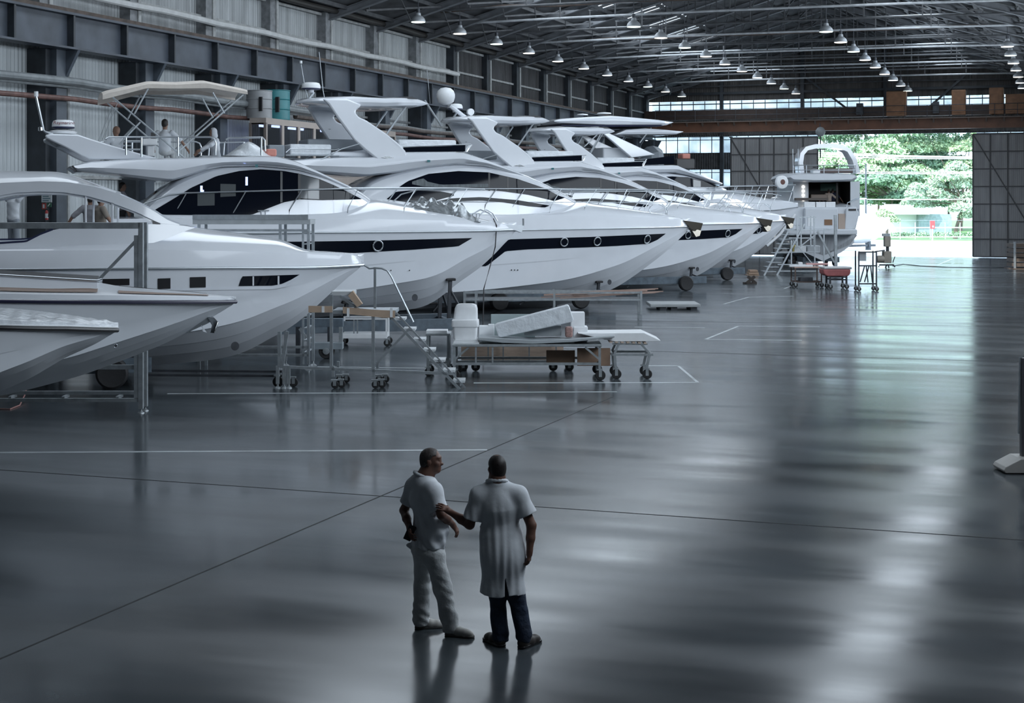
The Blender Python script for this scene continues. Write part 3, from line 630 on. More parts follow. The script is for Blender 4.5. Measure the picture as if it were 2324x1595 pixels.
for pl in ([(573, 627), (570, 648), (573.5, 648), (576.5, 627)], [(630, 626), (626, 646), (630, 645), (634, 626)]): b.patch('window_bar', [pl[0], pl[3]], [pl[1], pl[2]] if False else [(pl[0][0], pl[1][1]), (pl[3][0], pl[2][1])], b.hw, b.m, n=2, off=.02)
b.patch('hull_recess', [(340, 661), (385, 657), (480, 655), (560, 654), (618, 653), (650, 647), (684, 625)], [(340, 664), (385, 660), (480, 658), (560, 657), (618, 656.5), (655, 650), (690, 625)], b.hw, gel, off=.03, rows=1)
b.disc('thruster_tunnel', 532, 785, b.hw, 10, dark)
OPEN = b
prop_cradle('dark wheeled cradle under the yacht with the open cabin', b.fr, -7.0, -.9, 1.15, chine_pad(b), (-5.5, -1.75), posts=3)
# ---- yacht with canvas bimini on the flybridge
b = Boat('motor_yacht', 'white flybridge yacht with beige canvas bimini and round-headed radar on a swept tail wing', 'boat', Fr(900, 47.0, 18), 4.4, BG)
b.hull([(250, 533), (600, 530), (702, 528), (938, 526), (1100, 523.5), (1172, 521)], [(200, 745), (600, 728), (800, 714), (899, 705), (929, 703), (969, 695), (1004, 672), (1027, 652), (1054, 630), (1074, 621), (1108, 591), (1142, 557), (1168, 526)], -9.0)
b.deck([(250, 497), (600, 494), (837, 494), (1000, 498), (1108, 503), (1130, 505)], [(575, 494), (600, 486), (644, 470), (681, 462), (760, 458), (844, 450), (905, 462), (972, 474), (1040, 483), (1108, 501), (1128, 505)], inset=.18)
xa2, xf2 = b.fr.pt(730, 440, -1.6).x, b.fr.pt(850, 450, -.6).x
cw2 = lambda x: min(1.80, b.hb(x)-.38)*math.sqrt(1-.93*min(1, max(0, (x-xa2)/(xf2-xa2)))**2)
hc2 = lambda x, z: max(cw2(x)-.13*(z-b.zg(x))*min(1, cw2(x)), .15)
arch2 = [(325, 476), (359, 443), (399, 413), (440, 395), (474, 382), (508, 374), (592, 371), (677, 379), (728, 393), (803, 425), (844, 450)]
b.body('cabin', arch2, lambda x: b.zg(x)-.05, cw2, .13, .05, hy=hc2)
wt = [(345, 480), (389, 454), (433, 426.5), (491, 399.5), (542, 388), (592, 384), (643, 387.6), (679, 394), (725, 406), (769, 425), (812, 447), (820, 451)]
wb = [(345, 481), (372, 487), (555, 489), (575, 486), (600, 476), (644, 459), (681, 452), (729, 454), (820, 452)]
b.patch('cabin_window', wt, wb, hc2, glassk, n=60)
b.patch('side_pane', [(682, 396), (724, 407)], [(682, 450), (724, 452)], hc2, mat('tinted_pane', (.10, .11, .12), .06), n=6, off=.02)
b.patch('window_post', [(676, 393), (682, 395)], [(676, 453), (682, 452)], hc2, black, n=2, off=.022)
b.patch('inner_reflection_post', [(636, 389), (641, 390)], [(636, 460), (641, 459)], hc2, mat('pane_edge', (.03, .033, .036), .3), n=2, off=.02)
fl = glow('blue_white_glow', (.30, .42, 1.0), 5)
for px, py, h in ((457, 428, 13), (460, 433, 4), (559.5, 411, 19)): b.patch('added_glow_patch', [(px-2.5, py-h/2), (px+2.5, py-h/2)], [(px-2.5, py+h/2), (px+2.5, py+h/2)], hc2, fl, n=2, off=.02, both=False)  # glowing patches added on the outer glass, in place of lights seen in it
b.patch('paper_sheet', [(448, 440), (487, 439)], [(448, 467), (487, 466)], hc2, mat('dim_paper', (.05, .06, .065), .5), n=2, off=.014, both=False)
b.patch('paper_sheet', [(500, 417), (538, 418)], [(497, 447), (535, 445)], hc2, mat('dim_paper', (.05, .06, .065)), n=2, off=.014, both=False)
w2 = lambda x: min(1.95, b.hb(x)-.15)
b.slab('flybridge', [(162, 377), (203, 366), (300, 361), (355, 359), (480, 355.5), (600, 353.5), (632, 354), (677, 366), (728, 389), (803, 422)], [(162, 378), (176, 389), (260, 397), (389, 411), (399, 409), (440, 396), (474, 385), (508, 378), (592, 376), (677, 384), (728, 398), (803, 429)], lambda x: w2(x)*(1-.55*max(0, (x-b.fr.pt(626, 354).x)/4.2)), lambda x, z: w2(x), r=.16)
b.plate('tail_end_face', [(162, 377.5), (166, 375), (176, 388), (174, 389)], 1.93, .02, mat('pane_edge', (.03, .033, .036)), both=False, bevel=0)
wing = [(102, 306.5), (116, 304), (176, 305.5), (204, 315), (255, 331), (320, 349.5), (356, 359), (320, 362), (202, 362), (183, 354), (148, 335), (116, 320), (104, 314)]
b.plate('tail_wing', wing, 1.45, .26)
pa, pb = b.fr.pt(103, 310, -1.4), b.fr.pt(176, 309, -1.4)
MB().prism([(pa.x, -1.4, pa.z), (pb.x, -1.4, pb.z+.02), (pb.x+.3, -1.4, pb.z-.25), (pa.x+.35, -1.4, pa.z-.2)], [(pa.x, 1.4, pa.z), (pb.x, 1.4, pb.z+.02), (pb.x+.3, 1.4, pb.z-.25), (pa.x+.35, 1.4, pa.z-.2)]).build('wing_cross_member', b.m, b.root, bevel=.05)
c = b.fr.pt(143.5, 291, -.6); radome(b, (c.x, c.y, c.z), .31, .23, 'Raymarine')
MB().lathe([(.38, -.1), (.40, -.04), (.2, .02)], (c.x-.02, c.y, c.z-.06), 20).span((c.x-.3, c.y-.05, c.z-.26), (c.x+.35, c.y+.05, c.z-.1)).build('radar_plinth', white, b.root)
p = [b.fr.pt(*q, -.9) for q in ((82, 219), (99, 296), (104, 300), (120, 304))]
MB().tube(p, .035, 8).build('antenna', steel, b.root); MB().tube([p[0], p[0]+Vector((0, 0, .14))], .06, 10).build('antenna_tip', white, b.root)
MB().lathe([(.02, -.06), (.07, -.04), (.07, .05), (.02, .07)], b.fr.pt(92, 293, -.9), 12).build('nav_light', chrome, b.root)
canv = mat('beige_canvas', (.60, .55, .50), .8, var=.06, scale=6, bump=.01, bscale=9)
top = [(233, 214), (240, 210.5), (339, 188), (401, 190), (466, 186), (554, 204), (562, 206)]; val = [(236, 226), (254, 221.5), (336, 200), (401, 201), (477, 200), (558, 213.5), (562, 214)]
cs = []
for (px, py), (qx, qy) in zip(dens(top, 36), dens(val, 36)):
    a_ = b.fr.pt(px, py, -1.3); v_ = b.fr.pt(qx, qy, -1.3); h = a_.z-v_.z; x = a_.x
    q = [(1.32, -h), (1.31, -.03), (1.2, .03), (.6, .10), (0, .12)]
    cs.append([(x, -y, a_.z+z) for y, z in q]+[(x, y, a_.z+z) for y, z in q[::-1][1:]]+[(x, 1.29, a_.z-h), (x, 1.28, a_.z-.04), (x, .6, a_.z+.07), (x, -.6, a_.z+.07), (x, -1.28, a_.z-.04), (x, -1.29, a_.z-h)])
MB().loft(cs).build('bimini_canopy', canv, b.root, angle=45)
hwk = lambda y: (lambda x, z: y)
for ln in ([(256, 220.6), (419, 359)], [(552.6, 215), (402.6, 346)], [(336, 201), (305, 258.6)], [(483, 210), (509, 257)], [(318.5, 277), (270.6, 328)]): b.tubes('bimini_pole', [ln], .024, hwk(1.28), alu)
b.tubes('bimini_strap', [[(267, 233), (231, 320)], [(255, 250), (237, 318)]], .008, hwk(1.28), galv)
fr_ = lambda x, z: w2(x)-.2
b.tubes('flybridge_rail', [[(238, 321), (240, 315), (247, 311), (477, 311), (486, 315), (490, 325), (489, 352)], [(507, 352), (509, 325), (513, 317), (520, 313), (596, 312), (601, 318), (602, 343)], [(286, 320), (320, 320)], [(286, 339), (320, 339)]], .024, fr_)
b.tubes('rail_post', [[(321, 312), (321, 356)], [(404, 311), (404, 354)], [(593, 312), (593, 353)], [(286, 312), (286, 352)]], .03, fr_)
hr = lambda x, z: max(b.hb(x)-.42, .02)
b.tubes('bow_rail', [[(300, 478), (330, 461), (382, 443), (423, 438), (643, 432), (803, 427.5), (938, 426.5), (1040, 427), (1100, 430)]], .026, hr)
b.tubes('stanchion', [[(423, 438), (393, 490)], [(558, 434), (525, 490)], [(685, 431), (657, 476), (656, 491)], [(813, 428), (790, 472), (788, 491)], [(945, 427), (917, 472), (916, 493)], [(1060, 428), (1030, 474), (1028, 497)]], .018, hr)
b.tubes('pulpit_hoop', [[(1085, 500), (1089, 487), (1104, 476), (1118, 484), (1128, 501)]], .022, lambda x, z: max(b.hb(x)-.3, .02))
b.patch('hull_window', [(560, 549), (702, 548), (837, 546), (1000, 542), (1072, 540)], [(560, 572), (735, 569.5), (803, 574), (938, 566.5), (1040, 559), (1072, 540)], b.hw, glassk, n=50)
b.disc('porthole', 856, 557, b.hw, 12, glassk, ring=steel, depth=.03)
b.disc('thruster_tunnel', 940, 675, b.hw, 8, dark)
for px in (886, 928): b.disc('skin_fitting', px, 613, b.hw, 1.6, dark, both=False)
for px, py in ((598, 486), (1077, 492)): cleat(b, px, py, lambda x, z: max(b.hb(x)-.34, .02))
for p0 in ((1128, 503),):
    q0 = b.fr.pt(1140, 509, -.05); q1 = b.fr.pt(1188, 516, 0)
    MB().prism([q0+Vector((0, -.12, 0)), q1+Vector((0, -.1, .06)), q1+Vector((-.1, -.1, -.16)), q0+Vector((.2, -.12, -.12))], [q0+Vector((0, .22, 0)), q1+Vector((0, .1, .06)), q1+Vector((-.1, .1, -.16)), q0+Vector((.2, .22, -.12))]).build('anchor_roller', steel, b.root)
    MB().tube([q1+Vector((-.02, -.05, .05)), q1+Vector((-.02, -.05, .28))], .035, 8).build('roller_pin', steel, b.root)
for t_, o_ in (([(579, 373), (585, 373)], [(579, 380), (585, 380)]),): b.patch('nav_light', t_, o_, lambda x, z: w2(x)*.98, mat('green_lens', (.02, .16, .18), .2), n=2, off=.03)
BIM = b
hull2 = b
prop_cradle('blue grey wheeled cradle under the yacht with the bimini', b.fr, -9.0, 2.0, 1.05, chine_pad(b), (-7.4, -5.8), posts=4)
# ---- hard-top yacht, the pattern of three
def hardtop_yacht(label):
    b = Boat('motor_yacht', label, 'boat', Fr(1250, 62.0, 20), 4.8, BG)
    b.hull([(600, 528), (1000, 524.5), (1195, 522), (1438, 517), (1520, 515.5), (1567, 513.5)], [(600, 730), (950, 716), (1100, 706), (1240, 697), (1300, 686), (1388, 658), (1405, 649), (1438, 627), (1479, 597), (1506, 576), (1540, 546), (1564, 517)], -11.5)
    b.deck([(600, 489), (1113, 487), (1337, 487), (1450, 490), (1540, 495)], [(1080, 488), (1180, 478), (1260, 463), (1311, 455), (1333, 460), (1405, 470), (1455, 478), (1520, 488), (1543, 495)], inset=.2)
    xa3, xf3 = b.fr.pt(1165, 440, -1.7).x, b.fr.pt(1318, 455, -.6).x
    cw3 = lambda x: min(1.95, b.hb(x)-.4)*math.sqrt(1-.93*min(1, max(0, (x-xa3)/(xf3-xa3)))**2)
    hc = lambda x, z: max(cw3(x)-.13*(z-b.zg(x))*min(1, cw3(x)), .15)
    b.body('cabin', [(800, 470), (830, 421.6), (860, 405), (905, 391), (972, 376), (1040, 369), (1108, 372.5), (1192, 394.5), (1243, 418), (1311, 455)], lambda x: b.zg(x)-.05, cw3, .13, .05, hy=hc)
    b.patch('cabin_window', [(905, 425), (925, 411), (972, 394.5), (1040, 388), (1108, 391), (1175, 406), (1236, 427), (1269, 444.5), (1281, 448)], [(905, 426), (940, 427), (1000, 427), (1060, 427), (1142, 434), (1200, 442), (1259, 456), (1281, 449)], hc, glassk, n=50)
    b.patch('lower_window', [(878, 451), (898, 435), (930, 432), (966, 433), (1000, 434), (1030, 440)], [(878, 452), (920, 458), (966, 462), (1000, 452), (1030, 444)], hc, glassk, n=24)
    b.patch('lower_window', [(966, 462), (1023, 450), (1091, 447), (1175, 454), (1246, 466)], [(966, 464), (1023, 457), (1091, 455), (1142, 459), (1200, 468), (1236, 471), (1246, 467)], hc, glassk, n=30)
    for px in (1108, 1150): b.patch('window_post', [(px, 392+(px-1108)*.2), (px+4, 393+(px-1108)*.2)], [(px, 432), (px+4, 433)], hc, black, n=2, off=.02)
    cur = mat('window_curtain', (.16, .18, .19), .8, var=.3, scale=2, stretch=(6, 1, 1))
    b.patch('curtain', [(935, 412), (960, 404), (970, 412), (1000, 419), (1110, 417)], [(935, 418), (960, 423), (1000, 424), (1060, 425), (1110, 425)], hc, cur, n=20, off=.016)
    w2 = lambda x: min(2.1, b.hb(x)-.18)
    xf = b.fr.pt(1060, 344).x
    b.slab('flybridge', [(634, 367), (700, 360), (745, 357), (840, 355), (915, 347), (925, 345), (1054, 344), (1091, 357), (1142, 374), (1192, 393), (1243, 418)], [(634, 376), (722, 391), (837, 400), (870, 396), (905, 392), (972, 380), (1040, 373), (1108, 376), (1192, 397), (1243, 421)], lambda x: w2(x)*(1-.6*max(0, (x-xf)/4.6)), lambda x, z: w2(x), r=.2)
    arm = px_poly([(565, 520), (640, 590), (700, 680), (760, 770), (900, 960), (1000, 1090), (1150, 1230), (1300, 1350), (1330, 1395), (1680, 1400), (1740, 1330), (1710, 1240), (1600, 1130), (1440, 1000), (1290, 900), (1170, 820), (1060, 770), (1015, 710), (1030, 670), (1070, 640), (1100, 600), (900, 520)], (640, 140), 6.133)
    lean = lambda z: 1.9-max(0, (z-6.4))*.16
    b.plate('hardtop_arm', arm, 1.8, .24, lean=lean, bevel=.06)
    top = px_poly([(20, 625), (60, 560), (150, 510), (270, 485), (450, 478), (900, 505), (1400, 515), (1600, 500), (1850, 490), (1990, 520), (2090, 565)], (640, 140), 6.133)
    bot = px_poly([(20, 640), (60, 640), (150, 610), (270, 590), (560, 590), (900, 620), (1120, 645), (1400, 635), (1700, 625), (1900, 620), (2020, 600), (2090, 570)], (640, 140), 6.133)

    xh = b.fr.pt(985, 232, -.6).x; xa = b.fr.pt(735, 230, -1.6).x
    x69 = b.fr.pt(688, 228, -1.).x
    def hw_top(x):
        if x < xa: return 1.42*math.sqrt(max(.02, 1-((xa-x)/(xa-x69+.01))**2))
        return 1.72*min(1., max(.03, (xh-x)/1.7))**.5*min(1., .80+max(0, (x-xa))*.25)
    b.slab('hardtop', [(690, 228), (705, 224), (733, 221.5), (745, 220.5), (800, 219), (870, 223), (940, 221), (965, 225), (985, 232)], [(690, 230), (705, 232), (733, 235), (745, 237), (800, 243), (870, 244), (940, 241), (970, 238), (985, 233)], hw_top, lambda x, z: 1.4, r=.12, crown=.10)
    for sg in (1, -1):
        p = [b.fr.pt(px, py, -1.5) for px, py in ((880, 222), (905, 219), (935, 219), (960, 223))]
    b.patch('roof_vent', [(890, 222.5), (915, 219.5), (935, 220), (945, 225)], [(890, 224), (915, 224), (935, 225.5), (945, 226)], lambda x, z: 1.35, glassk, n=10, off=.10)
    b.tubes('hardtop_strut', [[(921, 243), (877, 305)]], .04, hwk(1.35), alu)

    for px, py in ((748, 287),): p_ = b.fr.pt(px, py, 1.70); MB().lathe([(.02, -.03), (.12, -.025), (.14, 0), (.02, .01)], p_, 20, axis='y').build('speaker', vinyl, b.root)
    lg = mat('chrome_badge', (.75, .78, .8), .12, metal=1.0)
    for pl in ([(864, 357), (880, 354), (906, 363), (900, 365)], [(868, 366), (908, 366), (907, 368), (868, 368)]):
        b.plate('badge', pl, 2.04, .02, lg, both=True, bevel=0)
    hs = lambda x, z: w2(x)*(1-.6*max(0, (x-xf)/4.6))-.12
    b.tubes('windscreen_rail', [[(915, 334), (1000, 330), (1069, 328), (1060, 344)]], .022, hs)
    b.patch('flybridge_screen', [(915, 335), (1067, 329)], [(915, 345), (1056, 344)], hs, glassk, n=12, off=.0)
    
    b.plate('screen_post', [(1064, 329), (1072, 328), (1060, 345), (1052, 345)], 1.82, .05, white, bevel=0)
    b.tubes('grab_rail', [[(649, 346), (658, 338), (760, 340), (770, 338)], [(649, 352), (770, 354)], [(717, 368), (775, 338), (817, 326)]], .02, hs)
    for k, (xa_, xb_, z0, z1) in enumerate(((604, 640, 330, 357), (652, 745, 329, 352))):
        a_, c_ = b.fr.pt(xa_, z1, -1.0), b.fr.pt(xb_, z0, -1.0)
        MB().span((a_.x, -1.5, a_.z), (c_.x, -.2, c_.z)).build('wrapped_seat', vinyl if k == 0 else plas, b.root, bevel=.05)
    a_, c_ = b.fr.pt(692, 340, .2), b.fr.pt(818, 318, .2); MB().span((a_.x, -.3, a_.z), (c_.x, 1.4, c_.z)).build('wrapped_seat_back', vinyl, b.root, bevel=.05)
    a_, c_ = b.fr.pt(750, 356, -1.3), b.fr.pt(850, 346, -1.3); MB().span((a_.x, -1.6, a_.z), (c_.x, -1.0, c_.z)).build('side_locker', gel, b.root, bevel=.06)
    a_, c_ = b.fr.pt(890, 332, -.4), b.fr.pt(1020, 320, -.4); MB().span((a_.x, -1.3, a_.z-.3), (c_.x, 1.3, c_.z)).build('wrapped_dashboard', plas, b.root, bevel=.06)
    hr = lambda x, z: max(b.hb(x)-.46, .02)
    cr3 = lambda P: [(1100+x/2.954, 150+y/2.954) for x, y in P]
    b.tubes('bow_rail', [cr3([(-610, 905), (-560, 860), (-450, 830), (-100, 822), (300, 822), (700, 826), (1100, 828), (1240, 832), (1330, 850)])], .028, hr)
    b.tubes('mid_rail', [cr3([(-500, 905), (0, 910), (500, 912), (900, 912), (1160, 915)])], .014, hr)
    b.tubes('stanchion', [cr3(q) for q in ([(-460, 832), (-545, 940), (-548, 975)], [(-190, 826), (-280, 945), (-285, 985)], [(80, 824), (5, 930), (-5, 990)], [(270, 824), (185, 945), (180, 987)], [(515, 825), (440, 945), (435, 986)], [(750, 828), (672, 945), (668, 988)], [(955, 828), (895, 945), (888, 992)], [(1145, 830), (1075, 950), (1066, 996)], [(1290, 840), (1225, 960), (1222, 1000)])], .018, hr)
    b.tubes('pulpit_hoop', [cr3([(1125, 930), (1100, 960), (1115, 990), (1210, 998), (1225, 985), (1220, 945), (1190, 925)])], .018, hr)
    b.patch('hull_stripe', [(1070, 600), (1110, 569), (1155, 543), (1337, 537.6), (1511, 530)], [(1070, 604), (1104, 604), (1147, 570), (1195, 566), (1337, 561), (1400, 558), (1472, 553), (1492, 544), (1511, 530)], b.hw, glassk, n=70)
    for px, py in ((1279, 549), (1354, 547), (1467, 542)): b.disc('porthole', px, py, b.hw, 9.5, glassk, ring=steel, depth=.03)
    for px in (1160, 1167, 1174): b.disc('skin_fitting', px, 612.5, b.hw, 1.6, dark, both=False)
    b.disc('thruster_tunnel', 1382, 640, b.hw, 6, dark)
    b.patch('nav_light', [(969, 363), (976, 363)], [(969, 368), (976, 368)], lambda x, z: w2(x), mat('green_lens', (.02, .2, .2), .2), n=2, off=.03)
    q0 = b.fr.pt(1548, 500, -.05); q1 = b.fr.pt(1592, 509, 0)
    MB().prism([q0+Vector((0, -.14, 0)), q1+Vector((.02, -.1, .05)), q1+Vector((-.15, -.1, -.42)), q0+Vector((.35, -.14, -.35))], [q0+Vector((0, .25, 0)), q1+Vector((.02, .1, .05)), q1+Vector((-.15, .1, -.42)), q0+Vector((.35, .25, -.35))]).build('anchor_roller', mat('roller_bronze', (.22, .20, .17), .25, metal=.9), b.root)
    p = b.fr.pt(1574, 522, 0); MB().prism([p+Vector((-.3, -.1, .15)), p+Vector((.3, -.15, -.02)), p+Vector((.2, -.2, -.25)), p+Vector((0, -.22, -.3)), p+Vector((-.1, -.1, -.05))], [p+Vector((-.3, .1, .15)), p+Vector((.3, .15, -.02)), p+Vector((.2, .2, -.25)), p+Vector((0, .22, -.3)), p+Vector((-.1, .1, -.05))]).build('anchor', mat('roller_bronze', (.22, .20, .17)), b.root, bevel=.02)
    return b
def radar_set(b, sat):
    c = b.fr.pt(706, 203, -.2)
    radome(b, (c.x, c.y, c.z), .36, .26)
    MB().tube([(c.x-.1, c.y, c.z-.42), (c.x+.1, c.y, c.z-.1)], .05, 8).build('radar_leg', alu, b.root)
    if not sat:
        for l, r in (([(683, 146), (692, 200), (700, 228)], .022), ([(724, 118), (733, 205), (737, 226)], .016)): MB().tube([b.fr.pt(px, py, -.3) for px, py in l], r, 6).build('antenna', alu, b.root)
        q = b.fr.pt(683, 144, -.3); MB().tube([q, q+Vector((0, 0, .1))], .05, 8).build('antenna_tip', white, b.root)
    else:
        c2 = Vector((c.x-.6, c.y-.5, c.z+.55)); rr = .42
        MB().lathe([(.3*rr, -rr*.9), (.85*rr, -.6*rr), (rr, -.1*rr), (rr, .25*rr), (.86*rr, .62*rr), (.55*rr, .9*rr), (.02, rr)], c2, 24).build('satellite_dome', white, b.root, angle=50)
        MB().tube([c2+Vector((.2, 0, -.4)), c2+Vector((1.3, 0, -1.2))], .1, 8).build('dome_arm', b.m, b.root)
        MB().tube([c2+Vector((-1.0, 0, -.2)), c2+Vector((-.2, 0, -1.35))], .05, 8).build('antenna', alu, b.root)
        MB().lathe([(.05, -.1), (.16, -.1), (.16, .1), (.05, .12)], (c.x+.75, c.y, c.z-.1), 14, axis='y').build('horn_light', white, b.root)
        MB().tube([c2+Vector((-.65, .3, -.3)), c2+Vector((-.8, .3, 1.2))], .012, 6).build('whip', alu, b.root)
HT = hardtop_yacht('white hardtop yacht with three portholes in its black hull stripe, beside the bimini yacht')
def rooted_copy(b, label, tip_px, tip_py, D, sx=1.0):
    r = copy_tree(b.root); r['label'] = label
    u = (tip_px-PCX)/FPX*D; c, s = b.fr.c, b.fr.s; xt = b.xt*sx
    r0 = u-xt*c; d0 = D-xt*s; r.location = (-SA*d0+CA*r0, CA*d0+SA*r0, 0); r.scale = (sx, 1, 1)
    return r, d0
HT4, d4 = rooted_copy(HT, 'white hardtop yacht carrying a large ball-shaped satellite dome', 1730, 504, 76.5)
HT5, d5 = rooted_copy(HT, 'white hardtop yacht just beyond the one with the ball-shaped satellite dome', 1784, 497, 86.5, .93)
radar_set(HT, False)
class _B: pass
bb = _B(); bb.fr = HT.fr; bb.root = HT4; bb.m = gel; radar_set(bb, True)
prop_cradle('wheeled cradle under the hardtop yacht with three portholes in its stripe', HT.fr, -9.5, 2.2, 1.4, chine_pad(HT), (-2.8, .6), posts=4)
class _F: pass
for r, lab, xw in ((HT4, 'wheeled cradle under the yacht with the ball-shaped satellite dome', (-3, 1.2)), (HT5, 'wheeled cradle beneath the third hardtop yacht of the row', (-3, 1.2))):
    f = _F(); f.loc = r.location; f.rot = HT.fr.rot; prop_cradle(lab, f, -9.5, 2.4, 1.4, chine_pad(HT), xw, posts=4)
# ---- the last yacht of the row: taller, twin wedge-shaped roofs
b = Boat('motor_yacht', 'last white yacht of the row, with two flat wedge-shaped roofs one above the other', 'boat', Fr(1560, 96.0, 20), 5.4, BG)
b.hull([(1150, 492), (1500, 486), (1700, 479), (1760, 477), (1811, 470)], [(1150, 640), (1500, 640), (1600, 626), (1680, 600), (1740, 555), (1780, 513), (1808, 475)], -12.5)
b.deck([(1150, 466), (1500, 462), (1700, 461), (1780, 458), (1800, 459)], [(1610, 427), (1680, 440), (1740, 450), (1790, 456), (1805, 460)], inset=.24)
hc6 = lambda x, z: max(min(2.1, b.hb(x)-.5)-.13*(z-b.zg(x)), .25)
b.body('cabin', [(1330, 450), (1400, 402), (1460, 393), (1520, 393), (1560, 398), (1600, 410), (1650, 428)], lambda x: b.zg(x)-.05, lambda x: min(2.1, b.hb(x)-.5), .13, .05, hy=hc6)
b.patch('cabin_window', [(1430, 418), (1480, 403), (1524, 400), (1560, 402), (1600, 412), (1636, 424)], [(1430, 420), (1480, 424), (1560, 424), (1636, 425)], hc6, glassk, n=30)
b.patch('window_pane', [(1573, 407), (1590, 411)], [(1573, 424), (1590, 424)], hc6, mat('tinted_pane', (.10, .11, .12)), n=3, off=.02)
b.slab('flybridge', [(1330, 380), (1480, 374), (1540, 374), (1570, 388), (1600, 398), (1640, 415)], [(1330, 388), (1480, 393), (1540, 392), (1570, 398), (1600, 407), (1640, 419)], lambda x: 2.0, lambda x, z: 2.0, r=.2)
b.slab('hardtop', [(1258, 274), (1272, 269), (1330, 265), (1390, 262), (1440, 266), (1500, 272), (1528, 277)], [(1258, 276), (1272, 280), (1380, 284), (1440, 284), (1515, 284), (1528, 278)], lambda x: 1.9, lambda x, z: 1.9, r=.12)
b.slab('hardtop_lining', [(1275, 283), (1390, 284), (1510, 284)], [(1275, 285), (1390, 287), (1505, 286)], lambda x: 1.85, lambda x, z: 1.9, r=.02, m=mat('navy', (.012, .018, .06)))
b.slab('lower_roof', [(1402, 304), (1425, 293), (1470, 290), (1520, 294), (1554, 298)], [(1402, 305), (1440, 305), (1540, 305), (1554, 299)], lambda x: 1.7, lambda x, z: 1.9, r=.1)
b.plate('hardtop_arm', [(1366, 302), (1380, 302), (1485, 351), (1432, 358)], 1.75, .24)
b.tubes('hardtop_strut', [[(1363, 304), (1340, 345)], [(1357, 304), (1326, 333)], [(1478, 290), (1452, 324)]], .04, hwk(1.6), alu)
b.patch('flybridge_screen', [(1420, 362), (1466, 361), (1540, 352)], [(1412, 374), (1458, 374), (1530, 372)], lambda x, z: 1.9, glassk, n=12, off=.0)
b.tubes('windscreen_rail', [[(1366, 367), (1468, 361), (1458, 374)]], .03, hwk(1.95))
MB().span((b.fr.pt(1366, 372, -1).x, -1.2, b.fr.pt(1366, 374, -1).z), (b.fr.pt(1425, 345, -1).x, 1.2, b.fr.pt(1366, 335, -1).z)).build('seat_unit', gel2, b.root, bevel=.08)
hr6 = lambda x, z: max(b.hb(x)-.5, .02)
cz = lambda P: [(1380+x/5.052, 380+y/5.052) for x, y in P]
b.tubes('bow_rail', [cz([(1150, 240), (1420, 215), (1900, 205), (2150, 200)]), cz([(700, 262), (1500, 268), (2150, 275)])], .035, hr6)
b.tubes('stanchion', [cz([(x, 215), (x-60, 400)]) for x in (1240, 1460, 1660, 1840, 2130)], .03, hr6)
c = b.fr.pt(1774, 413, -.5); MB().lathe([(.3, -.14), (.42, -.1), (.42, .1), (.3, .14), (.18, .1), (.16, -.1)], c, 20, axis='y').build('life_ring', white, b.root); MB().lathe([(.02, -.16), (.17, -.15), (.17, .15), (.02, .16)], c, 16, axis='y').build('life_ring_core', mat('red_brown', (.13, .05, .04), .6), b.root)

MB().tube([b.fr.pt(1805, 486, 0), b.fr.pt(1770, 532, 0), b.fr.pt(1740, 558, 0)], .09, 8).build('stem_guard', white, b.root)
MB().lathe([(.02, 0), (.45, .02), (.4, .08), (.02, .12)], b.fr.pt(1371, 259, -.5), 16).build('gps_dish', white, b.root)
MB().lathe([(.02, 0), (.35, .02), (.3, .08), (.02, .12)], b.fr.pt(1322, 262, -.5), 16).build('gps_dish', white, b.root)
LAST = b
prop_cradle('wheeled cradle under the last yacht with the wedge-shaped roofs', b.fr, -9.5, 2.0, 1.5, chine_pad(b), (-3, .5), posts=3)
# ------------------------------------------------------------------ floor equipment
class Th:
    """a thing standing on the floor: its own frame at the floor point of photo column px0, depth D0"""
    def __init__(s, name, label, cat, px0, D0, deg=0.0, group=None):
        s.fr = Fr(px0, D0, deg); s.root = thing(name, label, cat, s.fr.loc, s.fr.rot, group); s.D = D0
    def p(s, px, py, y=0.0): return s.fr.pt(px, py, y)
    def box(s, name, a, b, y0, y1, m, parent=None, bevel=.0):    # photo rectangle a-b on the near face, from depth offset y0 to y1
        p, q = s.p(*a, y0), s.p(*b, y0); return MB().span((p.x, y0, p.z), (q.x, y1, q.z)).build(name, m, parent or s.root, smooth=False, bevel=bevel)
    def bar(s, name, pts, m, w=.05, y=0.0, parent=None):
        g = MB()
        for i in range(len(pts)-1): g.beam(s.p(*pts[i], y), s.p(*pts[i+1], y), w, w, (0, 1, 0))
        return g.build(name, m, parent or s.root, smooth=False)
    def tube(s, name, pts, m, r=.02, y=0.0, parent=None): return MB().tube([s.p(*q, y) for q in pts], r, 8).build(name, m, parent or s.root)
    def poly(s, name, pts, y0, y1, m, parent=None, bevel=0.0):
        return MB().prism([s.p(px, py, y0) for px, py in pts], [(lambda v: (v.x, y1, v.z))(s.p(px, py, y0)) for px, py in pts]).build(name, m, parent or s.root, smooth=False, bevel=bevel)
    def caster(s, x, y, r=.09, m=galv, top=None, parent=None):
        c = MB().span((x-.07, y-.05, r*2.0), (x+.07, y+.05, r*2.0+.03)).span((x-.02, y-.045, r*.7), (x+.05, y-.03, r*2)).span((x-.02, y+.03, r*.7), (x+.05, y+.045, r*2)).build('caster', m, parent or s.root, smooth=False)
        MB().lathe([(.01, -.026), (r*.9, -.026), (r, -.015), (r, .015), (r*.9, .026), (.01, .026)], (x+.02, y, r), 20, axis='y').build('wheel', rubber, c)
        return c
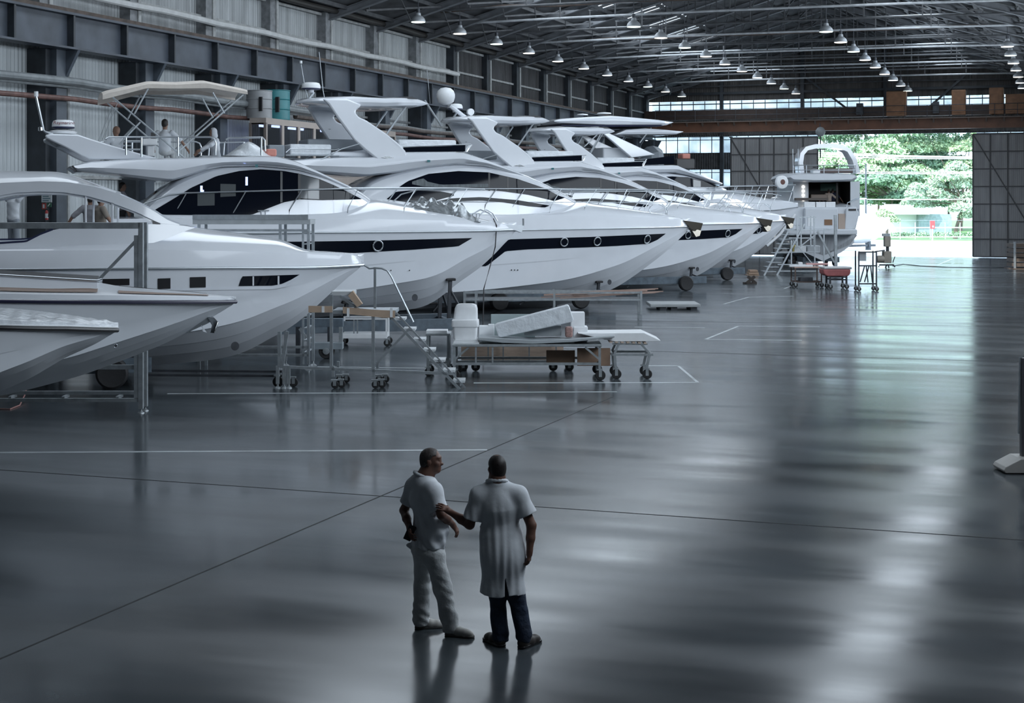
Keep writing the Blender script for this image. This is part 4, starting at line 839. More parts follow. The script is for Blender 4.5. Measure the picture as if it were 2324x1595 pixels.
# --- tall square-tube frame in front of the large yacht
t = Th('steel_work_frame', 'tall grey square-tube frame on screw feet standing before the large open-cabin yacht', 'frame', 320, 30.3)
z0 = t.p(320, 505).z
for yy in (0, .35):
    MB().span((-.045, yy-.05, .09), (.045, yy+.05, z0)).span((-.13, yy-.04, .3), (-.05, yy+.04, z0-.25)).build('upright', galv, t.root, smooth=False)
    f = MB().lathe([(.07, 0), (.065, .015), (.03, .04), (.02, .05), (.02, .12)], (0, yy, 0), 16).build('screw_foot', galv, t.root)
for yy in (0, .35):
    a = t.p(-60, 503, 0); MB().span((a.x, yy-.05, z0-.12), (-.0, yy+.05, z0)).build('top_beam', galv, t.root, smooth=False, bevel=.005)
for yy, zz in ((0, .26), (.35, .36)): MB().span((a.x, yy-.03, zz-.035), (0, yy+.03, zz+.035)).build('bottom_rail', galv, t.root, smooth=False)
q = MB()
for px in (22, 143, 266): x = t.p(px, 905).x; q.span((x-.03, 0, .28), (x+.03, .36, .33))
q.build('rail_spacer', galv, t.root, smooth=False)
t.bar('brace', [(322, 532), (226, 633)], galv, .055)
MB().span((-1.8, .0, .86), (-.05, .05, .95)).build('mid_rail', galv, t.root, smooth=False)
hp = [F(0, 929)+Vector((0, 0, .012)), F(22, 930)+Vector((0, 0, .012)), F(45, 921)+Vector((0, 0, .015)), F(58, 905)+Vector((0, 0, .12)), F(63, 890)+Vector((0, 0, .3)), F(66, 880)+Vector((0, 0, .45))]
hp = [F(-60, 922)+Vector((0, 0, .012))]+hp
tag(MB().tube(hp, .014, 8).build('air_hose', mat('pink_hose', (.42, .22, .20), .5)), 'thin pink hose curling on the floor under the low boat', 'hose')
# --- rolling access stair with cardboard padding
t = Th('rolling_stair', 'aluminium rolling stair with cardboard-padded platform at the bow of the large yacht', 'rolling stairs', 850, 34.4)
W_ = 1.0
for yy in (0, W_):
    t.bar('base_rail', [(636, 832), (1026, 848)], alu, .06, yy)
    for (xa, ya), (xb, yb) in (((752, 668), (752, 834)), ((847, 705), (847, 838)), ((652, 752), (640, 834)), ((634, 752), (634, 834))): 
        t.bar('post', [(xa, ya), (xb, yb)], alu, .07, yy)
    t.bar('brace', [(848, 832), (930, 745)], alu, .05, yy)
    t.bar('stair_string', [(884, 716), (1044, 884)], alu, .06, yy*.62); t.bar('stair_string', [(896, 706), (1056, 880)], alu, .035, yy*.62)
for i in range(7):
    a = t.p(905+i*22.6, 722+i*23.6, 0); MB().span((a.x-.13, .02, a.z-.05), (a.x+.14, W_*.62-.02, a.z)).build('tread', mat('tread_plate', (.66, .69, .71), .4, metal=.3), t.root, smooth=False)
zp = t.p(850, 704).z; a, c = t.p(755, 704), t.p(898, 704)
MB().span((a.x, -.02, zp-.08), (c.x, W_, zp)).build('platform', alu, t.root, smooth=False)
t.box('upper_deck', (752, 661), (802, 671), 0, W_*.7, mat('tread_plate', (.66, .69, .71)), bevel=.01)
for yy in (0, W_*.7): t.bar('upper_string', [(772, 672), (815, 702)], alu, .06, yy)
pad = MB().prism([t.p(x, y, -.06) for x, y in ((778, 696), (840, 702), (896, 705), (897, 721), (870, 721), (778, 711))], [t.p(x, y, -.02) for x, y in ((778, 696), (840, 702), (896, 705), (897, 721), (870, 721), (778, 711))]).build('cardboard_pad', card, t.root, smooth=False)
t.poly('cardboard_pad', [(700, 694), (755, 695), (754, 709), (700, 709)], -.06, -.02, card)
t.poly('cardboard_pad', [(790, 671), (800, 660), (822, 690), (810, 697)], -.10, .1, card)
for px in (733, 790, 888): t.box('tape', (px-3, 695 if px < 760 else 699), (px+3, 709 if px < 760 else 720), -.068, -.06, white)
t.bar('rail_post', [(851, 606), (851, 700)], alu, .055, .05)
t.tube('handrail', [(826, 601), (838, 609), (851, 608), (866, 609), (879, 614), (888, 627), (938, 731)], alu, .022, .05)
for px in (756, 848):
    for yy in (0, W_):
        x = t.p(px, 870).x; MB().span((x-.03, yy-.03, .26), (x+.03, yy+.03, .5)).build('caster_leg', alu, t.root, smooth=False); t.caster(x+.02, yy, .085); t.caster(x+.16, yy+.1, .085)
for px in (630, 645, 655): 
    x = t.p(px, 870).x; f = MB().lathe([(.08, 0), (.07, .02), (.025, .05), (.02, .3)], (x, 0, 0), 14).span((x-.035, -.035, .1), (x+.035, .035, .5)).build('screw_foot', galv, t.root)
t.caster(t.p(628, 860).x-.03, .25, .12); t.caster(t.p(660, 860).x, .3, .10)
for py in (841, 851): t.bar('tie_bar', [(330, py), (640, py+2)], dark, .05, .3)
# --- tall scaffold behind the large yacht
t = Th('scaffold_tower', 'tall narrow aluminium scaffold with ladder legs between the large yacht and the bimini yacht', 'scaffold', 700, 38.4)
zt = t.p(600, 498).z
for px in (636, 700):
    for yy in (0, .9):
        x = t.p(px, 700).x; MB().span((x-.035, yy-.03, .12), (x+.035, yy+.03, zt)).build('leg', alu, t.root, smooth=False); MB().lathe([(.1, 0), (.08, .02), (.03, .05), (.025, .13)], (x, yy, 0), 12).build('foot', galv, t.root)
x1 = t.p(700, 700).x
for z in np.arange(.4, zt-.2, .3): MB().span((x1-.11, -.02, z), (x1-.03, .9, z+.03)).build('rung', alu, t.root, smooth=False)
MB().span((x1-.16, -.03, .12), (x1-.11, .03, zt)).build('ladder_stile', alu, t.root, smooth=False)
a = t.p(438, 500); MB().span((a.x, -.05, zt-.12), (x1+.05, .95, zt)).build('deck', mat('deck_board', (.42, .45, .47), .6, var=.1), t.root, smooth=False)
MB().span((a.x, -.07, zt-.3), (x1, -.03, zt-.24)).span((a.x, -.07, zt), (x1, -.05, zt+.12)).build('toe_board', alu, t.root, smooth=False)
x0 = t.p(560, 700).x
for z in (.32, .52): MB().span((x0-.5, -.03, z), (x1, .03, z+.06)).build('base_rail', galv, t.root, smooth=False)
xl = a.x+.15
for yy in (0, .9): MB().span((xl-.035, yy-.03, 0), (xl+.035, yy+.03, zt)).build('leg', alu, t.root, smooth=False)
# --- trailer with road wheel under the padded stair
t = Th('boat_trailer', 'grey box-beam trailer on a road wheel behind the rolling stair', 'trailer', 735, 41.0)
zb = t.p(735, 742).z
t.box('main_beam', (655, 723), (778, 742), 0, .25, bluegrey, bevel=.01); t.box('lower_beam', (705, 778), (777, 793), -.1, .25, mat('pale_cradle_paint', (.24, .28, .31), .5, var=.15), bevel=.01)
for px in (709, 773): t.box('post', (px-4, 742), (px+4, 780), -.05, .1, galv)
x = t.p(741, 800).x; h = MB().lathe([(.02, -.16), (.09, -.15), (.09, .0), (.05, .1)], (x, .05, .21), 16, axis='y').build('wheel_hub', galv, t.root)
MB().lathe([(.10, -.1), (.19, -.11), (.21, -.06), (.21, .08), (.19, .12), (.10, .1)], (x, .05, .21), 28, axis='y').build('tyre', rubber, h)
t.bar('prop', [(680, 745), (700, 775)], galv, .07); t.box('rear_beam', (640, 723), (700, 735), 1.6, 1.85, bluegrey)
for px in (676, 748): t.box('jack', (px-5, 742), (px+5, 820), 1.5, 1.65, dark)
# --- white cart with shelf
t = Th('shelf_cart', 'white two-level cart on casters behind the rolling stair', 'cart', 825, 44.6)
a, c = t.p(775, 722), t.p(877, 722); z1, z2 = t.p(800, 722).z, t.p(800, 757).z
for x in (a.x, c.x):
    for yy in (0, .8): MB().span((x-.025, yy-.025, .2), (x+.025, yy+.025, z1)).build('post', white, t.root, smooth=False); t.caster(x, yy, .10)
MB().span((a.x, -.03, z2-.14), (c.x, .83, z2)).build('shelf', white, t.root, smooth=False, bevel=.01)
for yy in (0, .8): MB().span((a.x, yy-.02, z1-.04), (c.x, yy+.02, z1)).build('top_rail', white, t.root, smooth=False)
for px in (803, 811): t.box('strut', (px-1.5, 724), (px+1.5, 757), 0, .03, galv)
# --- work trolley and everything on it
def table(label, px0, px1, ytop, D, dy, m, legs=None, shelf=None, name='work_trolley', cat='trolley', r=.10, group=None, topm=None, th=.05, ml=None):
    t = Th(name, label, cat, (px0+px1)/2, D, 0, group); a, c = t.p(px0, ytop), t.p(px1, ytop); zt = a.z
    MB().span((a.x, 0, zt-th), (c.x, dy, zt)).build('tabletop', topm or m, t.root, smooth=False, bevel=.006)
    for x in (a.x+.05, c.x-.05):
        for yy in (.05, dy-.05): MB().span((x-.03, yy-.03, r*2), (x+.03, yy+.03, zt-th)).build('leg', ml or m, t.root, smooth=False); t.caster(x, yy, r)
    if shelf:
        zs = t.p(px0, shelf).z; g = MB().span((a.x+.05, .03, zs-.03), (c.x-.05, .07, zs+.03)).span((a.x+.05, dy-.07, zs-.03), (c.x-.05, dy-.03, zs+.03))
        for x in (a.x+.05, c.x-.05): g.span((x-.02, .05, zs-.03), (x+.02, dy-.05, zs+.03))
        g.build('lower_rail', ml or m, t.root, smooth=False)
    t.zt = zt; t.ax, t.cx = a.x, c.x; t.dy = dy
    return t
T1 = table('long metal work trolley carrying the white moulded seat and wrapped panel', 1026, 1366, 782, 35.9, 1.5, galv, shelf=826, r=.12)
for sg, px in ((1, 1032), (-1, 1360)): T1.bar('corner_brace', [(px, 815), (px+sg*32, 788)], galv, .045, .05)
for px in (1080, 1118): T1.box('stay', (px-2, 788), (px+2, 826), .02, .05, galv)
# plywood cart behind
t = Th('panel_cart', 'low cart holding upright plywood sheets behind the long work trolley', 'cart', 1175, 37.9)
a, c = t.p(1036, 818), t.p(1300, 818); zs = a.z
MB().span((a.x, 0, zs-.07), (c.x, 1.1, zs)).build('bed', galv, t.root, smooth=False)
for x in (a.x+.15, a.x+.45, c.x-.5, c.x-.1): 
    t.caster(x, .08, .11); 
for x in (a.x+.1, c.x-.1): t.caster(x, 1.0, .11)
for px in (1080, 1108, 1142, 1201, 1262): t.box('stake', (px-1.5, 772), (px+1.5, 818), .05, .09, galv)
for k in range(3):
    p = t.p(1046+k*3, 788); q = t.p(1252+k*14, 818)
    o = MB().span((p.x, .18+k*.1, zs+.001), (q.x, .22+k*.1, p.z+.05*k)).build('plywood_sheet', mat('plywood_pale', (.45, .34, .27), .6, var=.12, scale=3, stretch=(1, 1, 7)), None, smooth=False)
    o.location = t.fr.loc; o.rotation_euler = (0, 0, t.fr.rot)
    tag(o, 'plywood sheet upright in the low cart, %s' % ('foremost of the stack', 'middle of the stack', 'rearmost of the stack')[k], 'plywood', 'plywood sheets in the low cart')
def piece(T, name, label, cat, a, b, y0, y1, m, bevel=.01, group=None, z=None):
    p, q = T.p(*a, y0), T.p(*b, y0); zl = min(p.z, q.z) if z is None else z
    o = MB().span((p.x, y0, zl), (q.x, y1, max(p.z, q.z))).build(name, m, None, smooth=False, bevel=bevel); o.location = T.fr.loc; o.rotation_euler = (0, 0, T.fr.rot)
    return tag(o, label, cat, group)
def slabp(T, name, label, cat, pts, y0, y1, m, bevel=.012, group=None):
    o = MB().prism([T.p(px, py, y0) for px, py in pts], [(lambda v: (v.x, y1, v.z))(T.p(px, py, y0)) for px, py in pts]).build(name, m, None, smooth=False, bevel=bevel); o.location = T.fr.loc; o.rotation_euler = (0, 0, T.fr.rot)
    return tag(o, label, cat, group)
zt = T1.zt
for k in range(3):
    zz = zt+k*.035; p, q = T1.p(1029+k*2, 780, .3), T1.p(1088-k*2, 780, .3)
    o = MB().span((p.x, .15+.02*k, zz+.001), (q.x, .85, zz+.034)).build('white_board', white, None, smooth=False, bevel=.005); o.location = T1.fr.loc; o.rotation_euler = (0, 0, T1.fr.rot)
    tag(o, 'flat white board under the moulded seat, %s of the stack' % ('lowest', 'middle', 'top')[k], 'board', 'white boards under the moulded seat')
s_ = Th('moulded_seat', 'white moulded seat shell with raised back, standing at the left of the trolley', 'seat', 1055, 36.2); s_.root.location = T1.fr.loc; s_.fr = T1.fr
def rbox(T, name, rows, y0, dy, m, parent):            # rounded-corner tower: rows of (px0, px1, py)
    secs = []
    for px0, px1, py in rows:
        p, q = T.p(px0, py, y0), T.p(px1, py, y0); r = .06; x0, x1 = p.x, q.x
        ring = []
        for cx_, cy_, a0 in ((x1-r, y0+dy-r, 0), (x0+r, y0+dy-r, 90), (x0+r, y0+r, 180), (x1-r, y0+r, 270)):
            for d in (0, 30, 60, 90): tt = math.radians(a0+d); ring.append((cx_+r*math.cos(tt), cy_+r*math.sin(tt), p.z))
        secs.append(ring)
    return MB().loft(secs).build(name, m, parent, angle=40)
zb = zt+.107; pyb = HZY+(CAMH-zb)/(T1.fr.D0+.3)*FPX
rbox(T1, 'seat_base', [(1029, 1082, pyb), (1027, 1083, 742)], .3, .5, white, s_.root)
rbox(T1, 'seat_rim', [(1024.5, 1086, 742), (1024, 1086.5, 740), (1025, 1086, 728), (1027, 1084, 727)], .28, .55, white, s_.root)
rbox(T1, 'seat_back', [(1028, 1084, 729), (1030, 1084, 715), (1032, 1083.5, 700), (1036, 1081, 692), (1042, 1075, 689.5)], .62, .2, white, s_.root)
gp = mat('grey_panel', (.36, .39, .41), .5, var=.06)
slabp(T1, 'grey_sheet', 'long sagging pale grey panel lying along the trolley top', 'panel', [(1086, 766), (1140, 768), (1210, 772), (1300, 770), (1395, 762), (1395, 766), (1300, 776), (1210, 780.5), (1140, 778), (1086, 772)], .1, .9, gp)
slabp(T1, 'long_white_panel', 'long glossy white panel jutting past the right end of the trolley', 'panel', [(1312, 756.5), (1462, 755), (1499, 772), (1499, 774.5), (1395, 775), (1380, 772)], .35, 1.35, white)  # a loose white panel laid on the trolley
slabp(T1, 'wrapped_panel', 'thick foam panel in shiny plastic film, propped up at a slant', 'panel', [(1121, 738), (1128, 734), (1288, 692), (1292, 694), (1302, 726), (1298, 731), (1136, 766), (1131, 764)], .25, .55, plas, bevel=.03)
piece(T1, 'grey_box', 'dark grey box beneath the slanting wrapped panel', 'box', (1190, 738), (1274, 762), .58, .95, gp)
piece(T1, 'white_carton', 'upper white lidded carton right of the wrapped panel', 'carton', (1296, 709), (1327, 741), .75, 1.15, white, z=zt+.29); piece(T1, 'white_carton', 'lower wider white carton under the lidded one', 'carton', (1302, 742), (1334, 758), .7, 1.2, white, z=zt+.02)
piece(T1, 'green_grey_panel', 'green-grey sheet standing behind the wrapped panel', 'panel', (1114, 713), (1215, 760), 1.2, 1.26, mat('green_grey', (.34, .41, .42), .5, var=.05), z=zt)
piece(T1, 'white_box', 'small white box standing before the green-grey sheet', 'box', (1108, 736), (1122, 765), .95, 1.15, white, z=zt)
piece(T1, 'foam_stack', 'pile of white foam sheets beside the moulded seat', 'foam', (1087, 740), (1110, 766), .95, 1.3, white, z=zt)
piece(T1, 'pink_tool', 'pinkish motor part lying at the end of the grey box', 'part', (1283, 742), (1300, 766), .35, .6, mat('pinkish', (.36, .22, .20), .5, var=.4, scale=20), bevel=.04)
t = table('small side trolley with white sheets left of the long work trolley', 966, 1022, 757, 36.8, .8, galv, shelf=822, r=.10)
piece(t, 'white_sheet', 'white boards lying on the small side trolley', 'board', (967, 750), (1015, 757), .1, .6, white)
# slatted cart
t = Th('slatted_cart', 'small steel cart with wooden slats across its top, right of the trolley', 'cart', 1430, 36.2)
for i in range(7):
    p = t.p(1386+i*13, 775+.4*i, 0); MB().span((p.x-.03, 0, p.z-.03), (p.x+.04, .9, p.z)).build('slat', mat('slat_wood', (.50, .40, .33), .6, var=.1), t.root, smooth=False)
z1, z2 = t.p(1430, 779).z, t.p(1430, 803).z; xa, xb = t.p(1390, 800).x, t.p(1480, 800).x
g = MB()
for yy in (.05, .85): g.span((xa, yy-.02, z1-.04), (xb-.1, yy+.02, z1)); g.span((xa, yy-.025, z2-.05), (xb+.03, yy+.025, z2))
for x in (xa, xb): g.span((x-.025, .05, z2-.05), (x+.025, .85, z2))
g.build('frame', galv, t.root, smooth=False)
for x, x2 in ((xa+.15, xa+.05), (xb-.25, xb-.05)):
    for yy in (.05, .85):
        MB().beam((x, yy, z1-.03), (x2, yy, z2), .05, .05, (0, 1, 0)).beam((x2, yy, z2), (x2+(.03 if x < 0 else -.08), yy, .24), .06, .06, (0, 1, 0)).build('leg', galv, t.root, smooth=False); t.caster(x2+(.03 if x < 0 else -.08), yy, .115)
# cardboard under the trolleys
for (a, b, y0, lab) in (((1310, 790), (1385, 816), .4, 'brown cardboard sheet standing under the trolley end'), ((1240, 795), (1305, 815), .9, 'brown carton between the trolley and the plywood cart')):
    piece(T1, 'cardboard_sheet', lab, 'cardboard', a, b, y0, y0+.06, mat('brown_cardboard', (.26, .17, .12), .8, var=.15), z=.3)
# low staging behind the trolleys with laths
t = Th('low_staging', 'long low steel staging of two bays in front of the hardtop yacht', 'staging', 1255, 57.5)
z1, z2 = t.p(1255, 664).z, t.p(1255, 680).z; xs = [t.p(px, 670).x for px in (1054, 1080, 1258, 1455)]
for yy in (0, 1.2):
    for z in (z1, z2): MB().span((xs[0], yy-.03, z-.035), (xs[3], yy+.03, z+.035)).build('rail', galv, t.root, smooth=False)
    for x in xs: MB().span((x-.04, yy-.04, 0), (x+.04, yy+.04, z1+.06)).build('leg', galv, t.root, smooth=False)
MB().span((xs[0], .02, z2-.03), (xs[3], 1.18, z2+.02)).build('deck', mat('mesh_deck', (.20, .21, .22), .6, var=.2), t.root, smooth=False)
for k in range(7):
    r_ = random.Random(k); y0 = .1+k*.15; a = t.p(1240+r_.uniform(-20, 40), 674-k*.6, y0); c = t.p(1420+r_.uniform(0, 90), 664-k*1.5, y0)
    a.z = z2+.05+.05*k*.5; c.z = max(c.z, a.z)
    o = MB().beam(a, c, .05, .035).build('wood_lath', mat('pinkish_wood', (.42, .29, .24), .6, var=.15), None, smooth=False); o.location = t.fr.loc; o.rotation_euler = (0, 0, t.fr.rot)
    tag(o, 'long thin pinkish wood lath lying loose on the low staging', 'lath', 'wood laths on the low staging')
t = Th('floor_platform', 'flat grey box platform on the floor right of the low staging', 'platform', 1535, 60.0)
t.box('top', (1476, 690), (1590, 697), 0, 1.9, mat('grey_deck', (.36, .38, .39), .5, var=.1), bevel=.02)
for px in (1505, 1530, 1575): t.box('foot', (px-7, 697), (px+7, 703.5), .1, 1.7, dark)
# trestle and blocks
t = Th('wooden_trestle', 'small dark crossed wooden trestle alone on the floor', 'trestle', 1705, 79.7)
for yy in (0, .4): t.bar('leg', [(1694, 643), (1713, 627)], mat('dark_wood', (.05, .04, .035), .7), .14, yy); t.bar('leg', [(1716, 643), (1697, 627)], mat('dark_wood', (.05, .04, .035)), .14, yy+.14)
t.box('foot', (1689, 641), (1718, 644), 0, .5, mat('dark_wood', (.05, .04, .035)))
t = Th('timber_blocks', 'neat cribbing stack of pale timber blocks under the last hull', 'blocks', 1711, 89.0)
for k, (a, b) in enumerate((((1697, 624), (1724, 628)), ((1700, 618), (1722, 623)), ((1702, 613), (1720, 617)))): t.box('block', a, b, .05*k, 1.0, wood)
# --- far workplaces
t = Th('step_scaffold', 'tall aluminium step scaffold at the stern of the far yacht', 'scaffold', 1800, 89.0)
for yy in (0, 1.6):
    for ln in (((1734, 625), (1798, 508)), ((1763, 625), (1826, 508))): t.bar('stair_string', ln, alu, .09, yy)
for i in range(11): p = t.p(1749+i*6, 616-i*10.5, 0); MB().span((p.x-.36, .2, p.z-.04), (p.x+.36, 1.4, p.z)).build('tread', alu, t.root, smooth=False)
for pts in (((1796, 545), (1796, 610)), ((1849, 530), (1849, 606)), ((1870, 520), (1870, 606)), ((1809, 490), (1809, 560)), ((1818, 490), (1818, 560)), ((1840, 490), (1840, 560)), ((1848, 490), (1848, 560))): t.bar('post', pts, alu, .07)
for pts in (((1790, 540), (1850, 540)), ((1760, 572), (1860, 572)), ((1765, 600), (1860, 600)), ((1770, 615), (1870, 615)), ((1808, 493), (1852, 493)), ((1800, 524), (1898, 521))): t.bar('rail', pts, alu, .06); 
t.bar('brace', [(1800, 545), (1845, 600)], alu, .05); t.bar('brace', [(1855, 525), (1894, 596)], galv, .10); t.bar('support_post', [(1896, 488), (1897, 604)], galv, .16)
t.bar('brace', [(1862, 523), (1820, 556)], alu, .06)
for k, (a, b, m_, nm, lab) in enumerate((((1800, 558), (1830, 574), white, 'engine_part', 'white engine part left of the yellow canister'), ((1799, 555), (1806, 573), mat('yellow_plastic', (.50, .42, .12), .5), 'canister', 'yellow canister on the step scaffold'), ((1832, 557), (1862, 574), mat('dim_white', (.5, .53, .56), .4), 'engine_block', 'pale engine block right of the yellow canister'))):
    piece(t, nm, lab, 'equipment', a, b, .3, 1.2, m_, bevel=.06)
T2 = table('wheeled table littered with pink and white mouldings, far down the hall', 1803, 1867, 606, 76.4, 1.2, dark, shelf=640, r=.11, ml=mat('brown_steel', (.10, .07, .06), .6), topm=mat('pinkish_wood', (.42, .29, .24)))
for k, (a, b) in enumerate((((1792, 601), (1845, 606)), ((1830, 597), (1880, 602)), ((1812, 595), (1822, 604)))):
    piece(T2, 'moulding', ('flat white moulding hanging over the left edge of the far table', 'pink moulding on the right of the far table', 'small white lump on the far table')[k], 'moulding', a, b, .1+.25*k, .3+.25*k, (white, mat('pink_mould', (.52, .30, .29), .5, var=.1), white)[k], bevel=.03)
piece(T2, 'tool_box', 'dark toolbox on the lower shelf of the far table', 'toolbox', (1816, 629), (1845, 639), .2, .8, dark, bevel=.02)
t = Th('mould_cart', 'short four-wheeled cart under the dusty red mould', 'cart', 1902, 74.8)
xa, xb = t.p(1885, 640).x, t.p(1922, 640).x; zz = t.p(1900, 627).z
for x in (xa, xb):
    for yy in (.1, 1.0): MB().span((x-.04, yy-.04, .2), (x+.04, yy+.04, zz)).build('leg', dark, t.root, smooth=False); t.caster(x, yy, .11)
for z in (zz-.04, .45):
    for yy in (.1, 1.0): MB().span((xa, yy-.03, z-.03), (xb, yy+.03, z+.03)).build('rail', dark, t.root, smooth=False)
o = MB().prism([t.p(*q, 0) for q in ((1868, 611), (1931, 611), (1930, 622), (1924, 627), (1878, 627), (1870, 622))], [(lambda v: (v.x, 1.1, v.z))(t.p(*q, 0)) for q in ((1868, 611), (1931, 611), (1930, 622), (1924, 627), (1878, 627), (1870, 622))])
o = o.build('red_mould', mat('dusty_red', (.36, .11, .11), .6, var=.2), None, smooth=False, bevel=.05); o.location = t.fr.loc; o.rotation_euler = (0, 0, t.fr.rot); tag(o, 'dusty red boat-shaped mould resting on a short cart', 'mould')
p, q = t.p(1870, 606), t.p(1934, 606); o2 = MB().span((p.x, .0, t.p(1870, 611).z+.002), (q.x, 1.1, p.z)).build('mould_cover', mat('dusty_grey', (.50, .50, .51), .6, var=.1), None, smooth=False, bevel=.04); o2.location = t.fr.loc; o2.rotation_euler = (0, 0, t.fr.rot); tag(o2, 'pale dusty cover lying on top of the red mould', 'cover')
t = Th('rack_trolley', 'tall thin dark rack trolley with hanging rods, right of the red mould', 'trolley', 1969, 73.0)
for px in (1949, 1989):
    x = t.p(px, 600).x
    for yy in (0, .7): MB().span((x-.03, yy-.03, .2), (x+.03, yy+.03, t.p(px, 570).z)).build('upright', dark, t.root, smooth=False); t.caster(x, yy, .10)
for py in (572, 603, 644):
    for yy in (0, .7): t.box('rail', (1949, py-1.5), (1989, py+1.5), yy-.03, yy+.03, dark)
for pts in (((1952, 640), (1962, 604)), ((1970, 641), (1966, 604)), ((1980, 641), (1976, 604)), ((1962, 640), (1972, 604))): t.bar('rod', pts, dark, .05, .35)
piece(t, 'control_box', 'grey control box fixed high on the rack trolley', 'box', (1949, 573), (1966, 592), .1, .3, gp)
t = Th('floor_machine', 'tan upright machine with a motor drum and splayed feet near the doorway', 'machine', 2013, 99.6)
tan = mat('tan_machine', (.30, .27, .23), .5, var=.15)
t.box('column', (2008, 536), (2022, 560), 0, .4, tan, bevel=.04); t.box('neck', (2012, 558), (2018, 572), .1, .3, dark); t.box('body', (2006, 570), (2024, 597), 0, .6, tan, bevel=.05)
c = t.p(1999, 588, .2); MB().lathe([(.02, -.25), (.22, -.25), (.24, -.15), (.24, .2), (.02, .25)], c, 20, axis='x').build('motor_drum', tan, t.root)
MB().tube([t.p(1994, 606, 0), t.p(1996, 601, 0), t.p(2028, 601, 0), t.p(2031, 606, 0)], .05, 8).build('feet_bar', dark, t.root); MB().tube([t.p(2010, 607, .6), t.p(2012, 601, .3), t.p(2016, 601, -.3), t.p(2017, 607, -.5)], .05, 8).build('feet_bar', dark, t.root)
t.bar('handle', [(2026, 596), (2031, 582)], dark, .05); t.bar('side_arm', [(1985, 571), (2008, 568)], dark, .08); t.box('lamp_head', (2004, 530), (2020, 536), 0, .3, galv)
t = Th('power_cable', 'thin black cable trailing over the floor before the doorway', 'cable', 2080, 99.0)
MB().tube([t.fr.rot and (lambda w: Matrix.Rotation(-t.fr.rot, 3, 'Z') @ (w-t.fr.loc))(F(px, py)+Vector((0, 0, .02))) for px, py in ((2026, 604), (2050, 600), (2090, 604), (2150, 607), (2250, 608), (2330, 607))], .022, 6).build('cable', dark, t.root)
t = Th('timber_crate', 'brown slatted stack at the right edge near the far doorway', 'crate', 2318, 97.5)
for k in range(5): t.box('board', (2302, 553+k*11), (2345, 561+k*11), 0, 1.5, mat('dark_brown_wood', (.10, .075, .06), .7, var=.2))
for px in (2304, 2340): t.box('post', (px-2, 549), (px+2, 611), -.05, .05, galv)
t.box('base', (2298, 609), (2345, 613), -.1, 1.6, mat('dark_brown_wood', (.1, .075, .06)))
t = Th('rubber_fender_roll', 'long black rolled rubber fender lying at the foot of the right door', 'fender', 2260, 119.5)
a, c = t.p(2220, 571), t.p(2305, 571)
MB().lathe([(.02, a.x), (.30, a.x+.05), (.32, a.x+.3), (.32, c.x-.2), (.02, c.x)], (0, 0, .33), 18, axis='x').build('roll', mat('black_rubber', (.02, .022, .026), .35), t.root)
MB().tube([(a.x+.2, -.05, .64), (c.x, -.05, .64)], .03, 6).build('cord', white, t.root)
t = Th('barrier_stand', 'dark upright post on a white wedge foot cut by the right edge', 'stand', 2322, 23.7)
MB().span((-.02, .0, .0), (.22, .12, t.p(2322, 812).z)).build('post', mat('dark_post', (.09, .09, .10), .4, var=.1), t.root, smooth=False, bevel=.015)
MB().tube([(-.05, .05, t.p(2318, 985).z), (-.03, .05, t.p(2316, 812).z), (.12, .05, t.p(2316, 806).z)], .018, 8).build('edge_tube', alu, t.root)
MB().prism([t.p(*q, -.25) for q in ((2278, 1068), (2283, 1060), (2318, 1042), (2345, 1042), (2345, 1074), (2283, 1074))], [(lambda v: (v.x, .3, v.z))(t.p(*q, -.25)) for q in ((2278, 1068), (2283, 1060), (2318, 1042), (2345, 1042), (2345, 1074), (2283, 1074))]).build('wedge_foot', mat('offwhite_foot', (.45, .44, .42), .5, var=.08), t.root, smooth=False, bevel=.01)
t = Th('hook_ball', 'grey ball and hook hanging from the overhead crane over the far yacht', 'crane hook', 1862, 112.0)
c = t.p(1862, 299); MB().lathe([(.02, -.36), (.22, -.29), (.35, -.08), (.35, .1), (.2, .3), (.02, .36)], c, 20).build('ball', mat('hook_grey', (.25, .27, .28), .5, var=.1), t.root, angle=60); MB().span((c.x-.3, -.1, c.z-1.3), (c.x+.35, .2, c.z-1.0)).tube([c, c+Vector((0, 0, -1.9))], .05, 6).build('hook_block', dark, t.root); MB().tube([c+Vector((-.04, 0, .3)), Vector((c.x-.04, 0, 10.0))], .03, 6).build('rope', dark, t.root)
# --- left wall office, drums, signs
y0, y1, xw, xo, zb, zt = 55.2, 68.0, XL+1.55, -30.3, 4.2, 7.6
t = thing('wall_office', 'beige glazed office cabin raised against the left wall behind the hardtop yacht', 'office cabin', (xw, y0, 0))
beige = mat('beige_panel', (.46, .40, .36), .6, var=.06); bz2 = mat('brown_grey_panel', (.22, .19, .17), .6, var=.08)
dx = xo-xw; L_ = y1-y0
MB().span((0, 0, zt-.25), (dx, L_, zt)).build('roof', beige, t, smooth=False); MB().span((0, 0, zb), (dx, L_, zb+.12)).build('floor_slab', beige, t, smooth=False)
MB().span((dx-.08, 0, zb), (dx, L_, zb+1.5)).build('side_wall', beige, t, smooth=False); MB().span((0, 0, zb), (dx, .08, zb+1.5)).build('end_wall', bz2, t, smooth=False)
MB().span((0, 0, zt-.26), (dx, .08, zt-.2)).build('end_header', bz2, t, smooth=False)
offg = bpy.data.materials.new('office_glass'); offg.use_nodes = True; bq = offg.node_tree.nodes['Principled BSDF']; bq.inputs['Base Color'].default_value = (.05, .055, .06, 1); bq.inputs['Roughness'].default_value = .05; bq.inputs['Alpha'].default_value = .55
nW = 9
for k in range(nW+1): yy = k*L_/nW; MB().span((dx-.09, max(yy-.09, 0), zb+1.5), (dx+.02, min(yy+.09, L_), zt-.25)).build('window_frame_post', beige, t, smooth=False)
